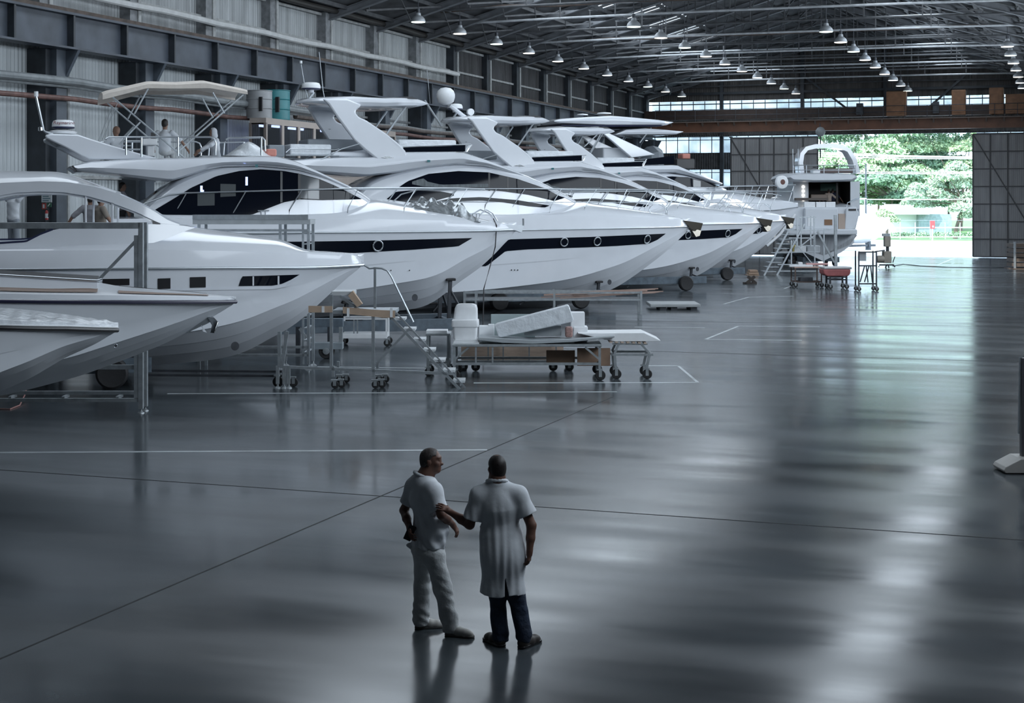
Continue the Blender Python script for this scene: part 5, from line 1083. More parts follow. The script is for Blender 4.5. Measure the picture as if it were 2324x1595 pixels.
for k in range(nW): MB().span((dx-.05, k*L_/nW+.09, zb+1.5), (dx-.03, (k+1)*L_/nW-.09, zt-.25)).build('pane', offg, t, smooth=False)
MB().span((.06, .03, zb+1.5), (dx-.09, .05, zt-.26)).build('pane', offg, t, smooth=False)
for xx in (.03, dx-.05): MB().span((xx-.05, -.02, zb+1.5), (xx+.06, .1, zt-.2)).build('window_frame_post', bz2, t, smooth=False)
tubem = glow('office_tube', (.42, .52, 1.0), 9)
for k, (x, yy, l) in enumerate(((.2, .4, .5), (.5, .9, .6), (.35, 2.6, 1.3), (.55, 5.2, .5), (.4, 6.3, 1.0))):
    o = MB().span((xw+x, y0+yy, zt-.34), (xw+x+.08, y0+yy+l, zt-.25)).build('fluorescent_tube', tubem, None, smooth=False)
    tag(o, ('first', 'second', 'third', 'fourth', 'fifth')[k]+' blue-white lit tube inside the raised office, counted from the near end', 'tube lamp', 'fluorescent tubes in the office')
t = None
for k, (px, py, r, col, lab) in enumerate(((606, 240, .62, (.03, .20, .22), 'teal steel drum standing on the office roof'), (566, 232, .55, (.30, .31, .32), 'grey drum beside the teal drum on the office roof'), (536, 226, .5, (.13, .14, .15), 'dark drum at the near end of the office roof'))):
    x, y = (-31.2, 57.6+.0) if k == 0 else ((-31.3, 56.2) if k == 1 else (-31.2, 55.5))
    x, y = [(-30.95, 57.2), (-31.0, 55.9), (-31.0, 54.9)][k]
    if k == 2: continue
    d = thing('steel_drum', lab, 'drum', (x, y, zt+.0)); h = 1.25 if k == 0 else 1.15
    m_ = mat('drum_%d' % k, col, .4, var=.1); MB().lathe([(r*.97, 0), (r, .02), (r*.96, .05), (r*.96, h*.33), (r, h*.35), (r*.96, h*.37), (r*.96, h*.66), (r, h*.68), (r*.96, h*.7), (r*.96, h-.04), (r, h-.02), (r, h)], (0, 0, .002), 28).build('body', m_, d, angle=25)
    MB().lathe([(.02, h-.02), (r*.93, h-.02), (r*.93, h-.03)], (0, 0, 0), 24).build('lid', m_, d); MB().span((r*.5, -r*.95, h*.25), (r*.75, -r*.8, h*.75)).build('drum_label', black, d, smooth=False)
# signs and extinguisher on the second wall column
kx, ky = XL+1.0, KY[1]
def wallplate(name, label, cat, y0_, y1_, z0_, z1_, m, d=.02):
    o = MB().span((kx, y0_, z0_), (kx+d, y1_, z1_)).build(name, m, None, smooth=False); return tag(o, label, cat)
def signpos(px, py):                                  # on the column's near face
    return 0
cyf = ky-.50
def frontplate(name, label, cat, px0, py0, px1, py1, m, grp=None):
    y = cyf-.03; xa, D = XatY(px0, y); xb, D2 = XatY(px1, y); za, zb_ = CAMH+(HZY-py0)/FPX*D, CAMH+(HZY-py1)/FPX*D
    o = MB().span((xa, y, zb_), (xb, y+.02, za)).build(name, m, None, smooth=False); tag(o, label, cat, grp); return o, xa, xb, za, zb_, y
paper = mat('paper', (.62, .66, .68), .7); ink = mat('grey_ink', (.12, .22, .26), .6)
o, xa, xb, za, zb_, y = frontplate('notice_sheet', 'white printed notice on the wall column, seen through the open cabin', 'notice', 94, 435, 117, 459, paper)
for k in range(4): MB().span((xa+.05, y-.006, za-.1-.07*k), (xb-.05-.06*(k % 2), y, za-.07-.07*k)).build('text_line', ink, o, smooth=False)
o, xa, xb, za, zb_, y = frontplate('extinguisher_sign', 'small red extinguisher sign on the wall column', 'sign', 95, 461, 104, 475, mat('sign_red', (.36, .05, .04), .5))
MB().span((xa+.04, y-.006, zb_+.04), (xb-.05, y, za-.04)).build('pictogram', paper, o, smooth=False)
o, xa, xb, za, zb_, y = frontplate('exit_sign', 'small dark green exit sign beside the red sign', 'sign', 107, 460, 116, 470, mat('sign_green', (.02, .10, .05), .5))
MB().beam((xa+.03, y-.004, zb_+.03), (xb-.04, y-.004, za-.03), .012, .03).build('pictogram', paper, o, smooth=False)
yx = cyf-.058; xx, D = XatY(106, yx); zc = CAMH+(HZY-499)/FPX*D
t = thing('fire_extinguisher', 'red fire extinguisher with pale label hanging on the wall column', 'extinguisher', (xx, yx, zc)); t.scale = (.62, .62, .62)
redm = mat('extinguisher_red', (.40, .05, .05), .35); MB().lathe([(.02, 0), (.085, .01), (.085, .42), (.06, .5), (.03, .53), (.02, .54)], (0, 0, 0), 18).build('body', redm, t); MB().lathe([(.087, .1), (.088, .11), (.088, .33), (.087, .34)], (0, 0, 0), 18).build('label_band', paper, t); MB().span((-.06, -.02, .54), (.07, .02, .6)).build('handle', black, t, smooth=False); MB().tube([(.03, 0, .56), (.12, 0, .45), (.11, -.03, .15)], .014, 6).build('hose', black, t)
# --- flybridge clutter of the bimini yacht
def onboat(b, name, label, cat, mb, m, group=None, **k):
    o = mb.build(name, m, None, **k); o.location = b.fr.loc; o.rotation_euler = (0, 0, b.fr.rot); return tag(o, label, cat, group)
p, q = BIM.fr.pt(602, 338, -.9), BIM.fr.pt(626, 355, -.9); onboat(BIM, 'salmon_cushion', 'salmon pink cushion at the front of the bimini yacht flybridge', 'cushion', MB().span((p.x, -1.1, q.z), (q.x, -.3, p.z)), mat('salmon', (.62, .25, .20), .6), bevel=.05)
mh = MB(); nx, ny = 26, 14; x0, x1 = BIM.fr.pt(505, 350, -.6).x, BIM.fr.pt(608, 350, -.6).x; zb = BIM.fr.pt(550, 355, -.6).z; vs = []
for i in range(nx):
    for j in range(ny):
        u, v = i/(nx-1), j/(ny-1); e = min(u, 1-u, v, 1-v)*6
        ht = max(0, 1-abs(u-.58)*2.2)*.42*math.sin(math.pi*v)**.6+.05*min(1, e)+.03*math.sin(u*23+v*9)*min(1, e)
        vs.append((x0+(x1-x0)*u, -1.2+1.5*v, zb+max(ht, 0)))
mh.add(vs, [(i*ny+j, (i+1)*ny+j, (i+1)*ny+j+1, i*ny+j+1) for i in range(nx-1) for j in range(ny-1)])
onboat(BIM, 'plastic_sheet', 'heap of pale plastic sheeting on the bimini yacht flybridge', 'sheet', mh, plas, angle=60)
p, q = BIM.fr.pt(322, 315, 0), BIM.fr.pt(355, 330, 0); onboat(BIM, 'white_console', 'white console on the flybridge beside the seated worker', 'console', MB().span((p.x, -.3, q.z), (q.x, .4, p.z)).span((p.x+.15, -.1, zb), (p.x+.35, .2, q.z)), white, smooth=False, bevel=.02)
p, q = BIM.fr.pt(342, 301, -.1), BIM.fr.pt(352, 319, -.1); onboat(BIM, 'dark_screen', 'small dark screen standing on the white console', 'screen', MB().span((p.x, -.25, BIM.fr.pt(322, 315, 0).z+.002), (q.x, -.1, p.z)), black, smooth=False)
# --- loose things on and by the bows
def heap(b, px0, px1, py0, py1, y0, y1, seed, amp=1.0):
    r = np.random.default_rng(seed); nx, ny = 30, 12; x0, x1 = b.fr.pt(px0, py1, (y0+y1)/2).x, b.fr.pt(px1, py1, (y0+y1)/2).x; h = (py1-py0)/FPX*b.fr.D0; vs = []
    ph = r.uniform(0, 6, 8)
    for i in range(nx):
        for j in range(ny):
            u, v = i/(nx-1), j/(ny-1); x = x0+(x1-x0)*u; y = y0+(y1-y0)*v; g = max(b.hb(x)-.16, .05); q = min(1, max(0, 1-abs(y)/g)); zd = b.zg(x)+(b.zcr(x)-b.zg(x))*math.sin(q*math.pi/2)**.75
            e = min(u, 1-u, v, 1-v)*5; k = .55+.25*math.sin(u*17+ph[0]+v*5)+.2*math.sin(v*11+ph[1]-u*29)+.12*r.random()
            vs.append((x, y, zd-.02+min(1, e)*h*k*amp))
    return MB().add(vs, [(i*ny+j, (i+1)*ny+j, (i+1)*ny+j+1, i*ny+j+1) for i in range(nx-1) for j in range(ny-1)])
onboat(BIM, 'crumpled_wrap', 'crumpled silvery protective wrap lying on the bimini yacht foredeck', 'wrap', heap(BIM, 925, 1080, 450, 478, -.75, .6, 3), mat('silver_wrap', (.45, .48, .50), .22, metal=.6, var=.3, scale=12), angle=25)
wl_ = lambda v: v
p0, p1 = BIM.fr.pt(1122, 500, -.25), BIM.fr.pt(1094, 652, -.9)
pts = [p0+Vector((0, .1, .05)), BIM.fr.pt(1127, 512, -.42), BIM.fr.pt(1124, 560, -.48), BIM.fr.pt(1112, 605, -.6), BIM.fr.pt(1098, 655, -.9)]; pts.append(Vector((pts[-1].x-.1, -1.1, .02)))
onboat(BIM, 'mooring_rope', 'thin dark rope hanging from the bow of the bimini yacht to the floor', 'rope', MB().tube(pts, .018, 6), mat('dark_rope', (.06, .06, .065), .8))
p, q = LAST.fr.pt(1541, 349, -.6), LAST.fr.pt(1559, 361, -.6); zs_ = LAST.fr.pt(1550, 379, -.6).z
MB().span((p.x-.5, -1.3, zs_-.1), (q.x+.2, .9, q.z-.002)).build('helm_seat_base', black, LAST.root, bevel=.04)
onboat(LAST, 'salmon_cushion', 'salmon pink cushion on the flybridge of the last yacht', 'cushion', MB().span((p.x, -1.1, q.z), (q.x, -.4, p.z)), mat('salmon', (.62, .25, .20), .6), bevel=.06)
p, q = LAST.fr.pt(1462, 330, -.2), LAST.fr.pt(1506, 345, -.2); onboat(LAST, 'covered_console', 'rounded grey covered console under the lower wedge-shaped roof', 'console', MB().loft([[(p.x+(q.x-p.x)*u, -.9*k, q.z-.9), (p.x+(q.x-p.x)*u, -.9*k, q.z-.25+.55*k-.3), (p.x+(q.x-p.x)*u, 0, p.z-.4+.4*k), (p.x+(q.x-p.x)*u, .9*k, q.z-.25+.55*k-.3), (p.x+(q.x-p.x)*u, .9*k, q.z-.9)] for u, k in ((0, .3), (.2, .8), (.5, 1), (.8, .8), (1, .3))]), vinyl)
# ------------------------------------------------------------------ far yacht seen from astern
FS = Fr(1868, 100.0, 0); S = thing('motor_yacht', 'white yacht by the far doorway turned stern-on, its saloon doors open', 'boat', FS.loc, FS.rot)
def sp(px, py, y=0.0): return FS.pt(px, py, y)
def sbox(name, a, b, y0, y1, m, bevel=.0, parent=None):
    p, q = sp(*a, y0), sp(*b, y0); return MB().span((p.x, y0, p.z), (q.x, y1, q.z)).build(name, m, parent or S, smooth=False, bevel=bevel)
Ls = 13.5; hull_secs = []
for v in np.linspace(0, 1, 16):
    y = v*Ls; k = 1-max(0, (v-.45)/.55)**2.2; b_ = 2.15*k+.02; zt_ = sp(1868, 470).z+.9*v; zc_ = sp(1868, 552).z+.5*v**2; zk_ = sp(1868, 596).z+.1+1.9*max(0, v-.55)**2*4*.5
    q = [(0, zk_), (b_*.55, zk_+(zc_-zk_)*.5), (b_*.92, zc_), (b_*.97, zc_+(zt_-zc_)*.5), (b_, zt_)]
    hull_secs.append([(-a, y, z) for a, z in q[::-1]]+[(a, y, z) for a, z in q[1:]])
MB().loft(hull_secs, closed=True, cap=True).build('hull', gel2, S, angle=25)
sbox('swim_platform', (1788, 520), (1946, 533), -1.3, .05, gel2, .08)
MB().prism([sp(*q, .0) for q in ((1788, 533), (1946, 533), (1928, 556), (1868, 580), (1806, 556))], [sp(*q, .02) for q in ((1788, 533), (1946, 533), (1928, 556), (1868, 580), (1806, 556))]).build('transom_skirt', mat('dim_grp', (.28, .28, .29), .5), S)
wing = [(1916, 521), (1920, 474), (1926, 470), (1944, 469), (1950, 486), (1942, 520)]
MB().prism([sp(*q, -.2) for q in wing], [(lambda v: (v.x, 2.6, v.z))(sp(*q, -.2)) for q in wing]).build('side_wing', gel2, S, bevel=.06)
wl = [(1782, 520), (1782, 478), (1800, 474), (1806, 520)]
MB().prism([sp(*q, -.2) for q in wl], [(lambda v: (v.x, 2.6, v.z))(sp(*q, -.2)) for q in wl]).build('side_wing', gel2, S, bevel=.06)
sbox('transom_module', (1826, 472), (1903, 521), -.3, .6, gel2, .08); sbox('transom_locker', (1834, 491), (1845, 513), -.33, -.28, white); sbox('locker_opening', (1871, 498), (1889, 511), -.33, -.28, mat('brown_inside', (.20, .11, .06), .6))
for k in range(4): sbox('step', (1903, 485+k*9), (1918, 494+k*9), -.3+.0*k, 1.2-.3*k, mat('step_teak', (.38, .30, .25), .6))
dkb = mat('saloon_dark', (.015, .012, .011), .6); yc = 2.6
for a, b_ in (((1800, 412), (1835, 478)), ((1930, 412), (1951, 474))): sbox('saloon_bulkhead', a, b_, yc, yc+.1, gel2)
xl_, xr_, zl_, zh_ = sp(1835, 412, yc).x, sp(1930, 412, yc).x, sp(1868, 490, yc).z, sp(1868, 411, yc).z
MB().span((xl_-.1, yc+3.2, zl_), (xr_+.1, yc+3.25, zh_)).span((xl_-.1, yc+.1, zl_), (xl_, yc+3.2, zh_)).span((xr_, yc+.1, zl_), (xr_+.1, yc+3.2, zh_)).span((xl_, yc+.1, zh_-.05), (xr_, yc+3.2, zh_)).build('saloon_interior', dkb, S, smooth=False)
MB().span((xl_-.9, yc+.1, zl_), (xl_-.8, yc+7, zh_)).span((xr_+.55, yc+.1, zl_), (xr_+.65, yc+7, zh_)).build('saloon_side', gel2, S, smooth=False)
gr = mat('green_view_glass', (.10, .22, .18), .15); sbox('saloon_window', (1862, 417), (1900, 433), yc+3.1, yc+3.18, gr)
sbox('saloon_door_frame', (1898, 414), (1902, 488), yc, yc+.12, dkb); sbox('saloon_counter', (1840, 441), (1878, 452), yc+.5, yc+1.4, mat('brown_counter', (.22, .17, .14), .5), .05)
sbox('deck_bar', (1806, 449), (1880, 455), 1.6, 2.2, mat('bar_brown', (.10, .08, .07), .5), .03)
for k in range(4): c = sp(1823, 424+k*9.5, yc-.02); MB().lathe([(.02, -.06), (.10, -.05), (.10, .0), (.02, .01)], c, 12, axis='y').build('courtesy_light', glow('warm_spot', (1, .93, .82), 3), S)
def fsl(rows, m, name):
    secs = []
    for y, w0, z0, z1 in rows:
        q = [(w0*.3, z0), (w0*.9, z0+.05), (w0, (z0+z1)/2), (w0*.93, z1-.05), (w0*.7, z1), (0, z1+.04)]
        secs.append([(-a, y, z) for a, z in q[::-1]]+[(a, y, z) for a, z in q[:-1]])
    MB().loft(secs).build(name, m, S, angle=35)
za, zb_ = sp(1868, 412).z, sp(1868, 394).z
fsl([(-.0, 2.1, za+.1, zb_-.05), (.3, 2.3, za, zb_), (4, 2.35, za, zb_+.1), (9, 1.9, za, zb_), (11, 1.2, za-.2, za)], gel2, 'flybridge')
arch = [(1816, 393), (1813, 370), (1816, 350), (1826, 338), (1845, 333), (1880, 331), (1905, 334), (1921, 342), (1933, 362), (1942, 393)]
ap = [sp(px, py, 3.0) for px, py in arch]; secs = []
for i, p in enumerate(ap):
    d = (ap[min(i+1, len(ap)-1)]-ap[max(i-1, 0)]).normalized(); nrm = Vector((-d.z, 0, d.x)); w = .14; yo = 0
    secs.append([p+nrm*w+Vector((0, -.8, 0)), p+nrm*w+Vector((0, .9, 0)), p-nrm*w+Vector((0, .9, 0)), p-nrm*w+Vector((0, -.8, 0))])
MB().loft(secs).build('arch', gel, S, angle=50)
q = MB()
for py in (375, 386): q.tube([sp(1800, py, .2), sp(1942, py, .2)], .03, 6)
for px in (1800, 1830, 1870, 1903, 1942): q.tube([sp(px, 375, .2), sp(px, 394, .2)], .03, 6)
q.build('flybridge_rail', steel, S)
for px in (1800, 1812): MB().tube([sp(px, 392, .5), sp(px-1, 338, .5)], .025, 6).build('antenna', alu, S)
sbox('console', (1845, 384), (1862, 394), 2, 3, white, .05); sbox('seat_backs', (1862, 382), (1936, 393), 2.2, 2.5, mat('brown_vinyl', (.11, .08, .075), .5), .05)
c = sp(1851, 380, 2); MB().lathe([(.02, -.02), (.2, -.02), (.2, .04), (.02, .05)], c, 16).build('steering_wheel', black, S)
MB().tube([sp(1921, 470, .2), sp(1924, 460, .2), (lambda v: v)(sp(1940, 452, 1.6)), sp(1950, 450, 2.4)], .035, 6).build('hand_rail', steel, S); sbox('side_vent', (1926, 474), (1943, 478), -.24, -.19, black)
for i, (a, b_) in enumerate((((1826, 458), (1851, 472)), ((1853, 458), (1874, 471)), ((1875, 458), (1897, 471)))):
    o = MB().span((sp(*a).x, .1, sp(*b_).z), (sp(*b_).x, .5, sp(*a).z)).build('white_carton', white, None, smooth=False, bevel=.02); o.location = FS.loc; o.rotation_euler = (0, 0, FS.rot); tag(o, ('left', 'middle', 'right')[i]+' white carton of three on the stern of the far yacht', 'carton', 'cartons on the far yacht')
f = Fr(1868, 100.0, 90); prop_cradle('dark cradle under the yacht turned stern-on', f, .6, 11, 1.1, lambda x: (1.1, sp(1868, 572).z), (3, 6), posts=3)
# ------------------------------------------------------------------ outside the doorway
asph = mat('sunlit_concrete', (.62, .62, .60), .8, var=.05); struct('ground_yard', one('span', (-160, YF+.3, -.3), (140, 260, 0)), asph, smooth=False)
struct('ground_lawn', one('span', (-160, 182, .001), (140, 420, .05)), mat('lawn', (.10, .20, .06), .9, var=.3, scale=.5), smooth=False)
leaf1 = mat('leaf_light', (.34, .46, .26), .55, var=.35, scale=.6); leaf2 = mat('leaf_mid', (.24, .37, .22), .55, var=.35, scale=.6); leaf3 = mat('leaf_dark', (.15, .25, .155), .6, var=.35, scale=.6)
bark = mat('bark', (.10, .08, .06), .8, var=.3, scale=3)
def crown_mesh(seed, blobs, n, size):
    r = np.random.default_rng(seed); vs = []; fs = []
    for _ in range(n):
        c, rad, flat = blobs[r.integers(len(blobs))]
        d = r.normal(size=3); d /= np.linalg.norm(d); d[2] = abs(d[2])*1.0-.25; rr = rad*(.72+.33*r.random()); p = np.array(c)+d*np.array([rr, rr, rr*flat])
        a = r.normal(size=3)*.6+np.array([0, 0, .4])+d; a /= np.linalg.norm(a); u = np.cross(a, r.normal(size=3)); u /= np.linalg.norm(u); w = np.cross(a, u); s = size*(.6+.8*r.random())
        k = len(vs); vs += [tuple(p+u*s), tuple(p+w*s*.55+a*.1*s), tuple(p-u*s), tuple(p-w*s*.55-a*.05*s)]; fs.append((k, k+1, k+2, k+3))
    return vs, fs
def tree(name, label, loc, blobs, n, size, m, trunk, seed, group=None):
    t = thing(name, label, 'tree', loc, 0, group); v, f_ = crown_mesh(seed, blobs, n, size); o = MB().add(v, f_).build('foliage', m, t, smooth=False)
    g = MB(); g.tube([(0, 0, 0)]+trunk, .28, 8, .12)
    for c, rad, fl in blobs[::2]: g.tube([trunk[-1], tuple(c)], .10, 6, .03)
    g.build('trunk', bark, t); return t
def Wf(px, D): u = (px-PCX)/FPX*D; return Vector((-SA*D+CA*u, CA*D+SA*u, 0))
def blobset(seed, n, w, z0, z1, rad, flat=.45):
    r = random.Random(seed); return [((r.uniform(-w, w), r.uniform(-w*.6, w*.6), r.uniform(z0, z1)), rad*r.uniform(.7, 1.25), flat) for _ in range(n)]
tr = (('broad pale green tree filling the left of the doorway behind the yacht arch', 1880, 232, 9, 2, 19, 3.2, leaf1, 26),
      ('tall mid green tree rising in the centre of the doorway', 1990, 240, 9, 3, 20, 3.2, leaf2, 26),
      ('tall darker tree behind the overhead wires, right of centre in the doorway', 2085, 246, 9, 4, 21, 3.2, leaf3, 26),
      ('spreading pale tree at the upper right of the doorway', 2180, 236, 8, 6, 20, 3.0, leaf1, 24),
      ('dark leafy tree low behind the wires in the middle of the doorway', 2020, 222, 7, 2, 9, 2.4, leaf3, 18),
      ('pale tree far back at the left edge of the doorway', 1905, 258, 10, 2, 22, 3.6, leaf3, 30),
      ('dark tree far back behind the centre tree of the doorway', 2010, 262, 11, 2, 23, 3.8, leaf3, 30),
      ('tree far back behind the spreading tree at the right of the doorway', 2150, 260, 11, 2, 23, 3.8, leaf2, 30),
      ('light green tree showing below the wires by the far yacht', 1935, 226, 6, 3, 12, 2.6, leaf1, 18))
for k, (lab, px, D, w, z0_, z1_, rad, m_, nb) in enumerate(tr):
    tree('broadleaf_tree', lab, Wf(px, D), blobset(40+k, nb, w, z0_+2, z1_, rad), 14000, .27, m_, [(.2, 0, 2), (.3, .1, 5)], 90+k, 'trees beyond the yard')
# the nearer tree with a leaning trunk
D = 183; L0 = Wf(2168, D)
bl = [((((px-2168)/FPX*D), random.Random(px).uniform(-1.5, 1.5), CAMH+(HZY-py)/FPX*D), r_, .8) for px, py, r_ in ((2150, 400, 1.5), (2185, 420, 1.7), (2120, 420, 1.3), (2205, 450, 1.6), (2080, 440, 1.2), (2100, 465, 1.2), (2065, 460, 1.0), (2140, 450, 1.4), (2180, 475, 1.5), (2205, 400, 1.4), (2170, 380, 1.3), (2125, 440, 1.2), (2085, 425, 1.0), (2195, 490, 1.2))]
tree('leaning_tree', 'nearest pale green tree with a leaning trunk at the right of the doorway', L0, bl, 12000, .16, mat('leaf_pale', (.34, .45, .31), .55, var=.3, scale=.8), [(.1, 0, 1.2), (.55, 0, 2.8), (1.2, 0, 4.2)], 77)
D = 182; tree('small_tree', 'small bright sapling in front of the fence, left of the red box', Wf(2012, D), [((0, 0, 2.6), 1.1, .8), ((.7, 0, 2.2), .9, .8), ((-.5, .2, 3.1), .8, .8)], 1400, .17, leaf1, [(0, 0, 1), (.1, 0, 2)], 78)
# fence, wall, hedge, house, red box
D = 184
def yb(name, px0, px1, py0, py1, D_, dy, m, label=None, cat=None, kind=None):
    f = Fr(px0, D_, 0); p, q = f.pt(px0, py0), f.pt(px1, py1); o = MB().span((p.x, 0, max(q.z, 0)), (q.x, dy, p.z)).build(name, m, None, smooth=False); o.location = f.loc; o.rotation_euler = (0, 0, f.rot)
    return tag(o, label, cat, None, kind)
yb('white_house', 1990, 2080, 480, 548, 196, 5, mat('house_white', (.75, .76, .78), .7), 'white low house wall behind the sapling', 'house')
yb('grey_shed', 2085, 2160, 486, 548, 195, 5, mat('shed_grey', (.26, .32, .33), .7, var=.2), 'grey shed behind the fence near the red box', 'shed')
ro = Fr(2060, 194, 0); g = MB().prism([ro.pt(2022, 487), ro.pt(2110, 487), ro.pt(2125, 465), ro.pt(2035, 465)], [ro.pt(2022, 487)+Vector((0, 6, .1)), ro.pt(2110, 487)+Vector((0, 6, .1)), ro.pt(2125, 465)+Vector((0, 6, .1)), ro.pt(2035, 465)+Vector((0, 6, .1))])
o = g.build('roof_canopy', mat('canopy_grey', (.36, .35, .37), .6), None, smooth=False); o.location = ro.loc; o.rotation_euler = (0, 0, ro.rot); tag(o, 'grey sloping canopy over the houses beyond the fence', 'roof')
hs_ = [o for o in COL.objects if o.name.startswith('white_house')][0]; ro = Fr(1990, 196, 0)
MB().prism([ro.pt(2022, 487), ro.pt(2042, 487), ro.pt(2030, 476)], [ro.pt(2022, 487)+Vector((0, 2, 0)), ro.pt(2042, 487)+Vector((0, 2, 0)), ro.pt(2030, 476)+Vector((0, 2, 0))]).build('red_gable', mat('gable_red', (.40, .07, .07), .6), hs_, smooth=False)['label'] = 'red gable'
f = Fr(2100, 179, 0); fe = thing('yard_fence', 'pale rail fence along the far side of the sunlit yard', 'fence', f.loc, f.rot)
for py in (517, 538): MB().beam(f.pt(1960, py), f.pt(2230, py-1), .1, .12).build('rail', mat('fence_white', (.7, .72, .74), .6), fe, smooth=False)
MB().beam(f.pt(1960, 548), f.pt(2230, 547), .1, .5).build('kerb', mat('kerb_grey', (.25, .28, .32), .7), fe, smooth=False)
for px in range(1975, 2230, 34): MB().beam(f.pt(px, 505), Vector((f.pt(px, 540).x, 0, 0)), .08, .08).build('post', mat('fence_grey', (.4, .44, .46), .6), fe, smooth=False)
MB().beam(f.pt(2040, 500), f.pt(2230, 500), .03, .03).build('wire', galv, fe, smooth=False)
f = Fr(2117, 176, 0); pb = thing('red_post_box', 'small red box on a pale post before the fence outside', 'post box', f.loc, f.rot)
a, c = f.pt(2112, 501), f.pt(2122, 519); MB().span((a.x, 0, c.z), (c.x, .35, a.z)).build('box', mat('box_red', (.50, .05, .05), .5), pb, smooth=False, bevel=.03); MB().span((-.06, .1, 0), (.06, .22, c.z)).build('post', white, pb, smooth=False); MB().span((a.x+.2, -.02, c.z+.15), (a.x+.35, 0, c.z+.35)).build('plate', white, pb, smooth=False)
hd = thing('hedge', 'low green planting along the foot of the yard fence', 'hedge', Wf(2090, 180.5)); v, f_ = crown_mesh(5, [((x, .5*math.sin(x*3), .45), .7, .8) for x in np.arange(-3, 6.5, .7) if not 1 < x < 1.6], 1800, .12); MB().add([(x*CA-y*SA, x*SA+y*CA, z) for x, y, z in v], f_).build('foliage', leaf2, hd, smooth=False)
# overhead wires on a pole
f = Fr(1965, 160, 0); pole = thing('utility_pole', 'dark thin pole outside beside the far yacht', 'pole', f.loc, f.rot); MB().tube([(0, 0, 0), (0, 0, f.pt(1965, 372).z)], .1, 8, .08).build('shaft', dark, pole)
for px, lab in ((1842, 'left wire pole outside, mostly hidden by the left sliding door'), (2240, 'right wire pole outside, hidden behind the right sliding door')):
    f = Fr(px, 170, 0); p2 = thing('utility_pole', lab, 'pole', f.loc, f.rot, None); MB().tube([(0, 0, 0), (0, 0, f.pt(px, 335).z)], .14, 8, .1).build('shaft', dark, p2)
for k, (ya, yb_) in enumerate(((345, 356), (349, 357.5), (354, 360), (387, 390), (391, 393), (450, 451))):
    f = Fr(2000, 170, 0); xa = 1842
    o = MB().tube([f.pt(xa+(2240-xa)*u, ya+(yb_-ya)*u+9*(u-u*u)) for u in np.linspace(0, 1, 9)], .05, 6).build('overhead_wire', mat('wire_pale', (.75, .78, .8), .4), None); o.location = f.loc; o.rotation_euler = (0, 0, f.rot)
    tag(o, '%s overhead wire across the trees in the doorway' % ('topmost', 'second', 'third', 'fourth', 'fifth', 'lowest')[k], 'wire', 'overhead wires outside')
# white boat parked outside
f = Fr(1985, 140, 35); ob = thing('motorboat', 'sunlit white motorboat parked outside, just right of the stern-on yacht', 'boat', f.loc, f.rot); secs = []
for v in np.linspace(0, 1, 14):
    x = -7+v*9; k = 1-max(0, (v-.3)/.7)**2.4; b_ = 1.5*k+.02; zt_ = 2.3+.3*v; zk_ = .6+max(0, v-.6)**2*9
    q = [(0, zk_), (b_*.8, zk_+.45), (b_, zt_), (b_*.8, zt_+.12), (0, zt_+.35)]; secs.append([(x, -a, z) for a, z in q]+[(x, a, z) for a, z in q[::-1][1:-1]])
MB().loft(secs).build('hull', gel, ob, angle=30); MB().loft([[(x, -1.1*k, 2.4), (x, -.9*k, 2.4+h), (x, .9*k, 2.4+h), (x, 1.1*k, 2.4)] for x, k, h in ((-6, 1, 1.5), (-3, 1, 1.5), (-1, .8, .2))]).build('cabin', gel, ob); MB().loft([[(x, -1.3, z), (x, 1.3, z), (x, 1.3, z+.08), (x, -1.3, z+.08)] for x, z in ((-6.5, 4.3), (-2.5, 4.6))]).build('roof', gel, ob, smooth=False)
for x in (-6.2, -2.8):
    for sg in (-1, 1): MB().tube([(x, sg*1.15, 2.4), (x+.2, sg*1.15, 4.5)], .04, 6).build('roof_post', steel, ob)
MB().span((-6, -.5, 0), (-5.6, -.3, .95)).span((-6, .3, 0), (-5.6, .5, .95)).span((-1, -.2, 0), (-.7, .2, .9)).span((-6, -.15, .3), (0, .15, .5)).build('trailer_beam', dark, ob, smooth=False)
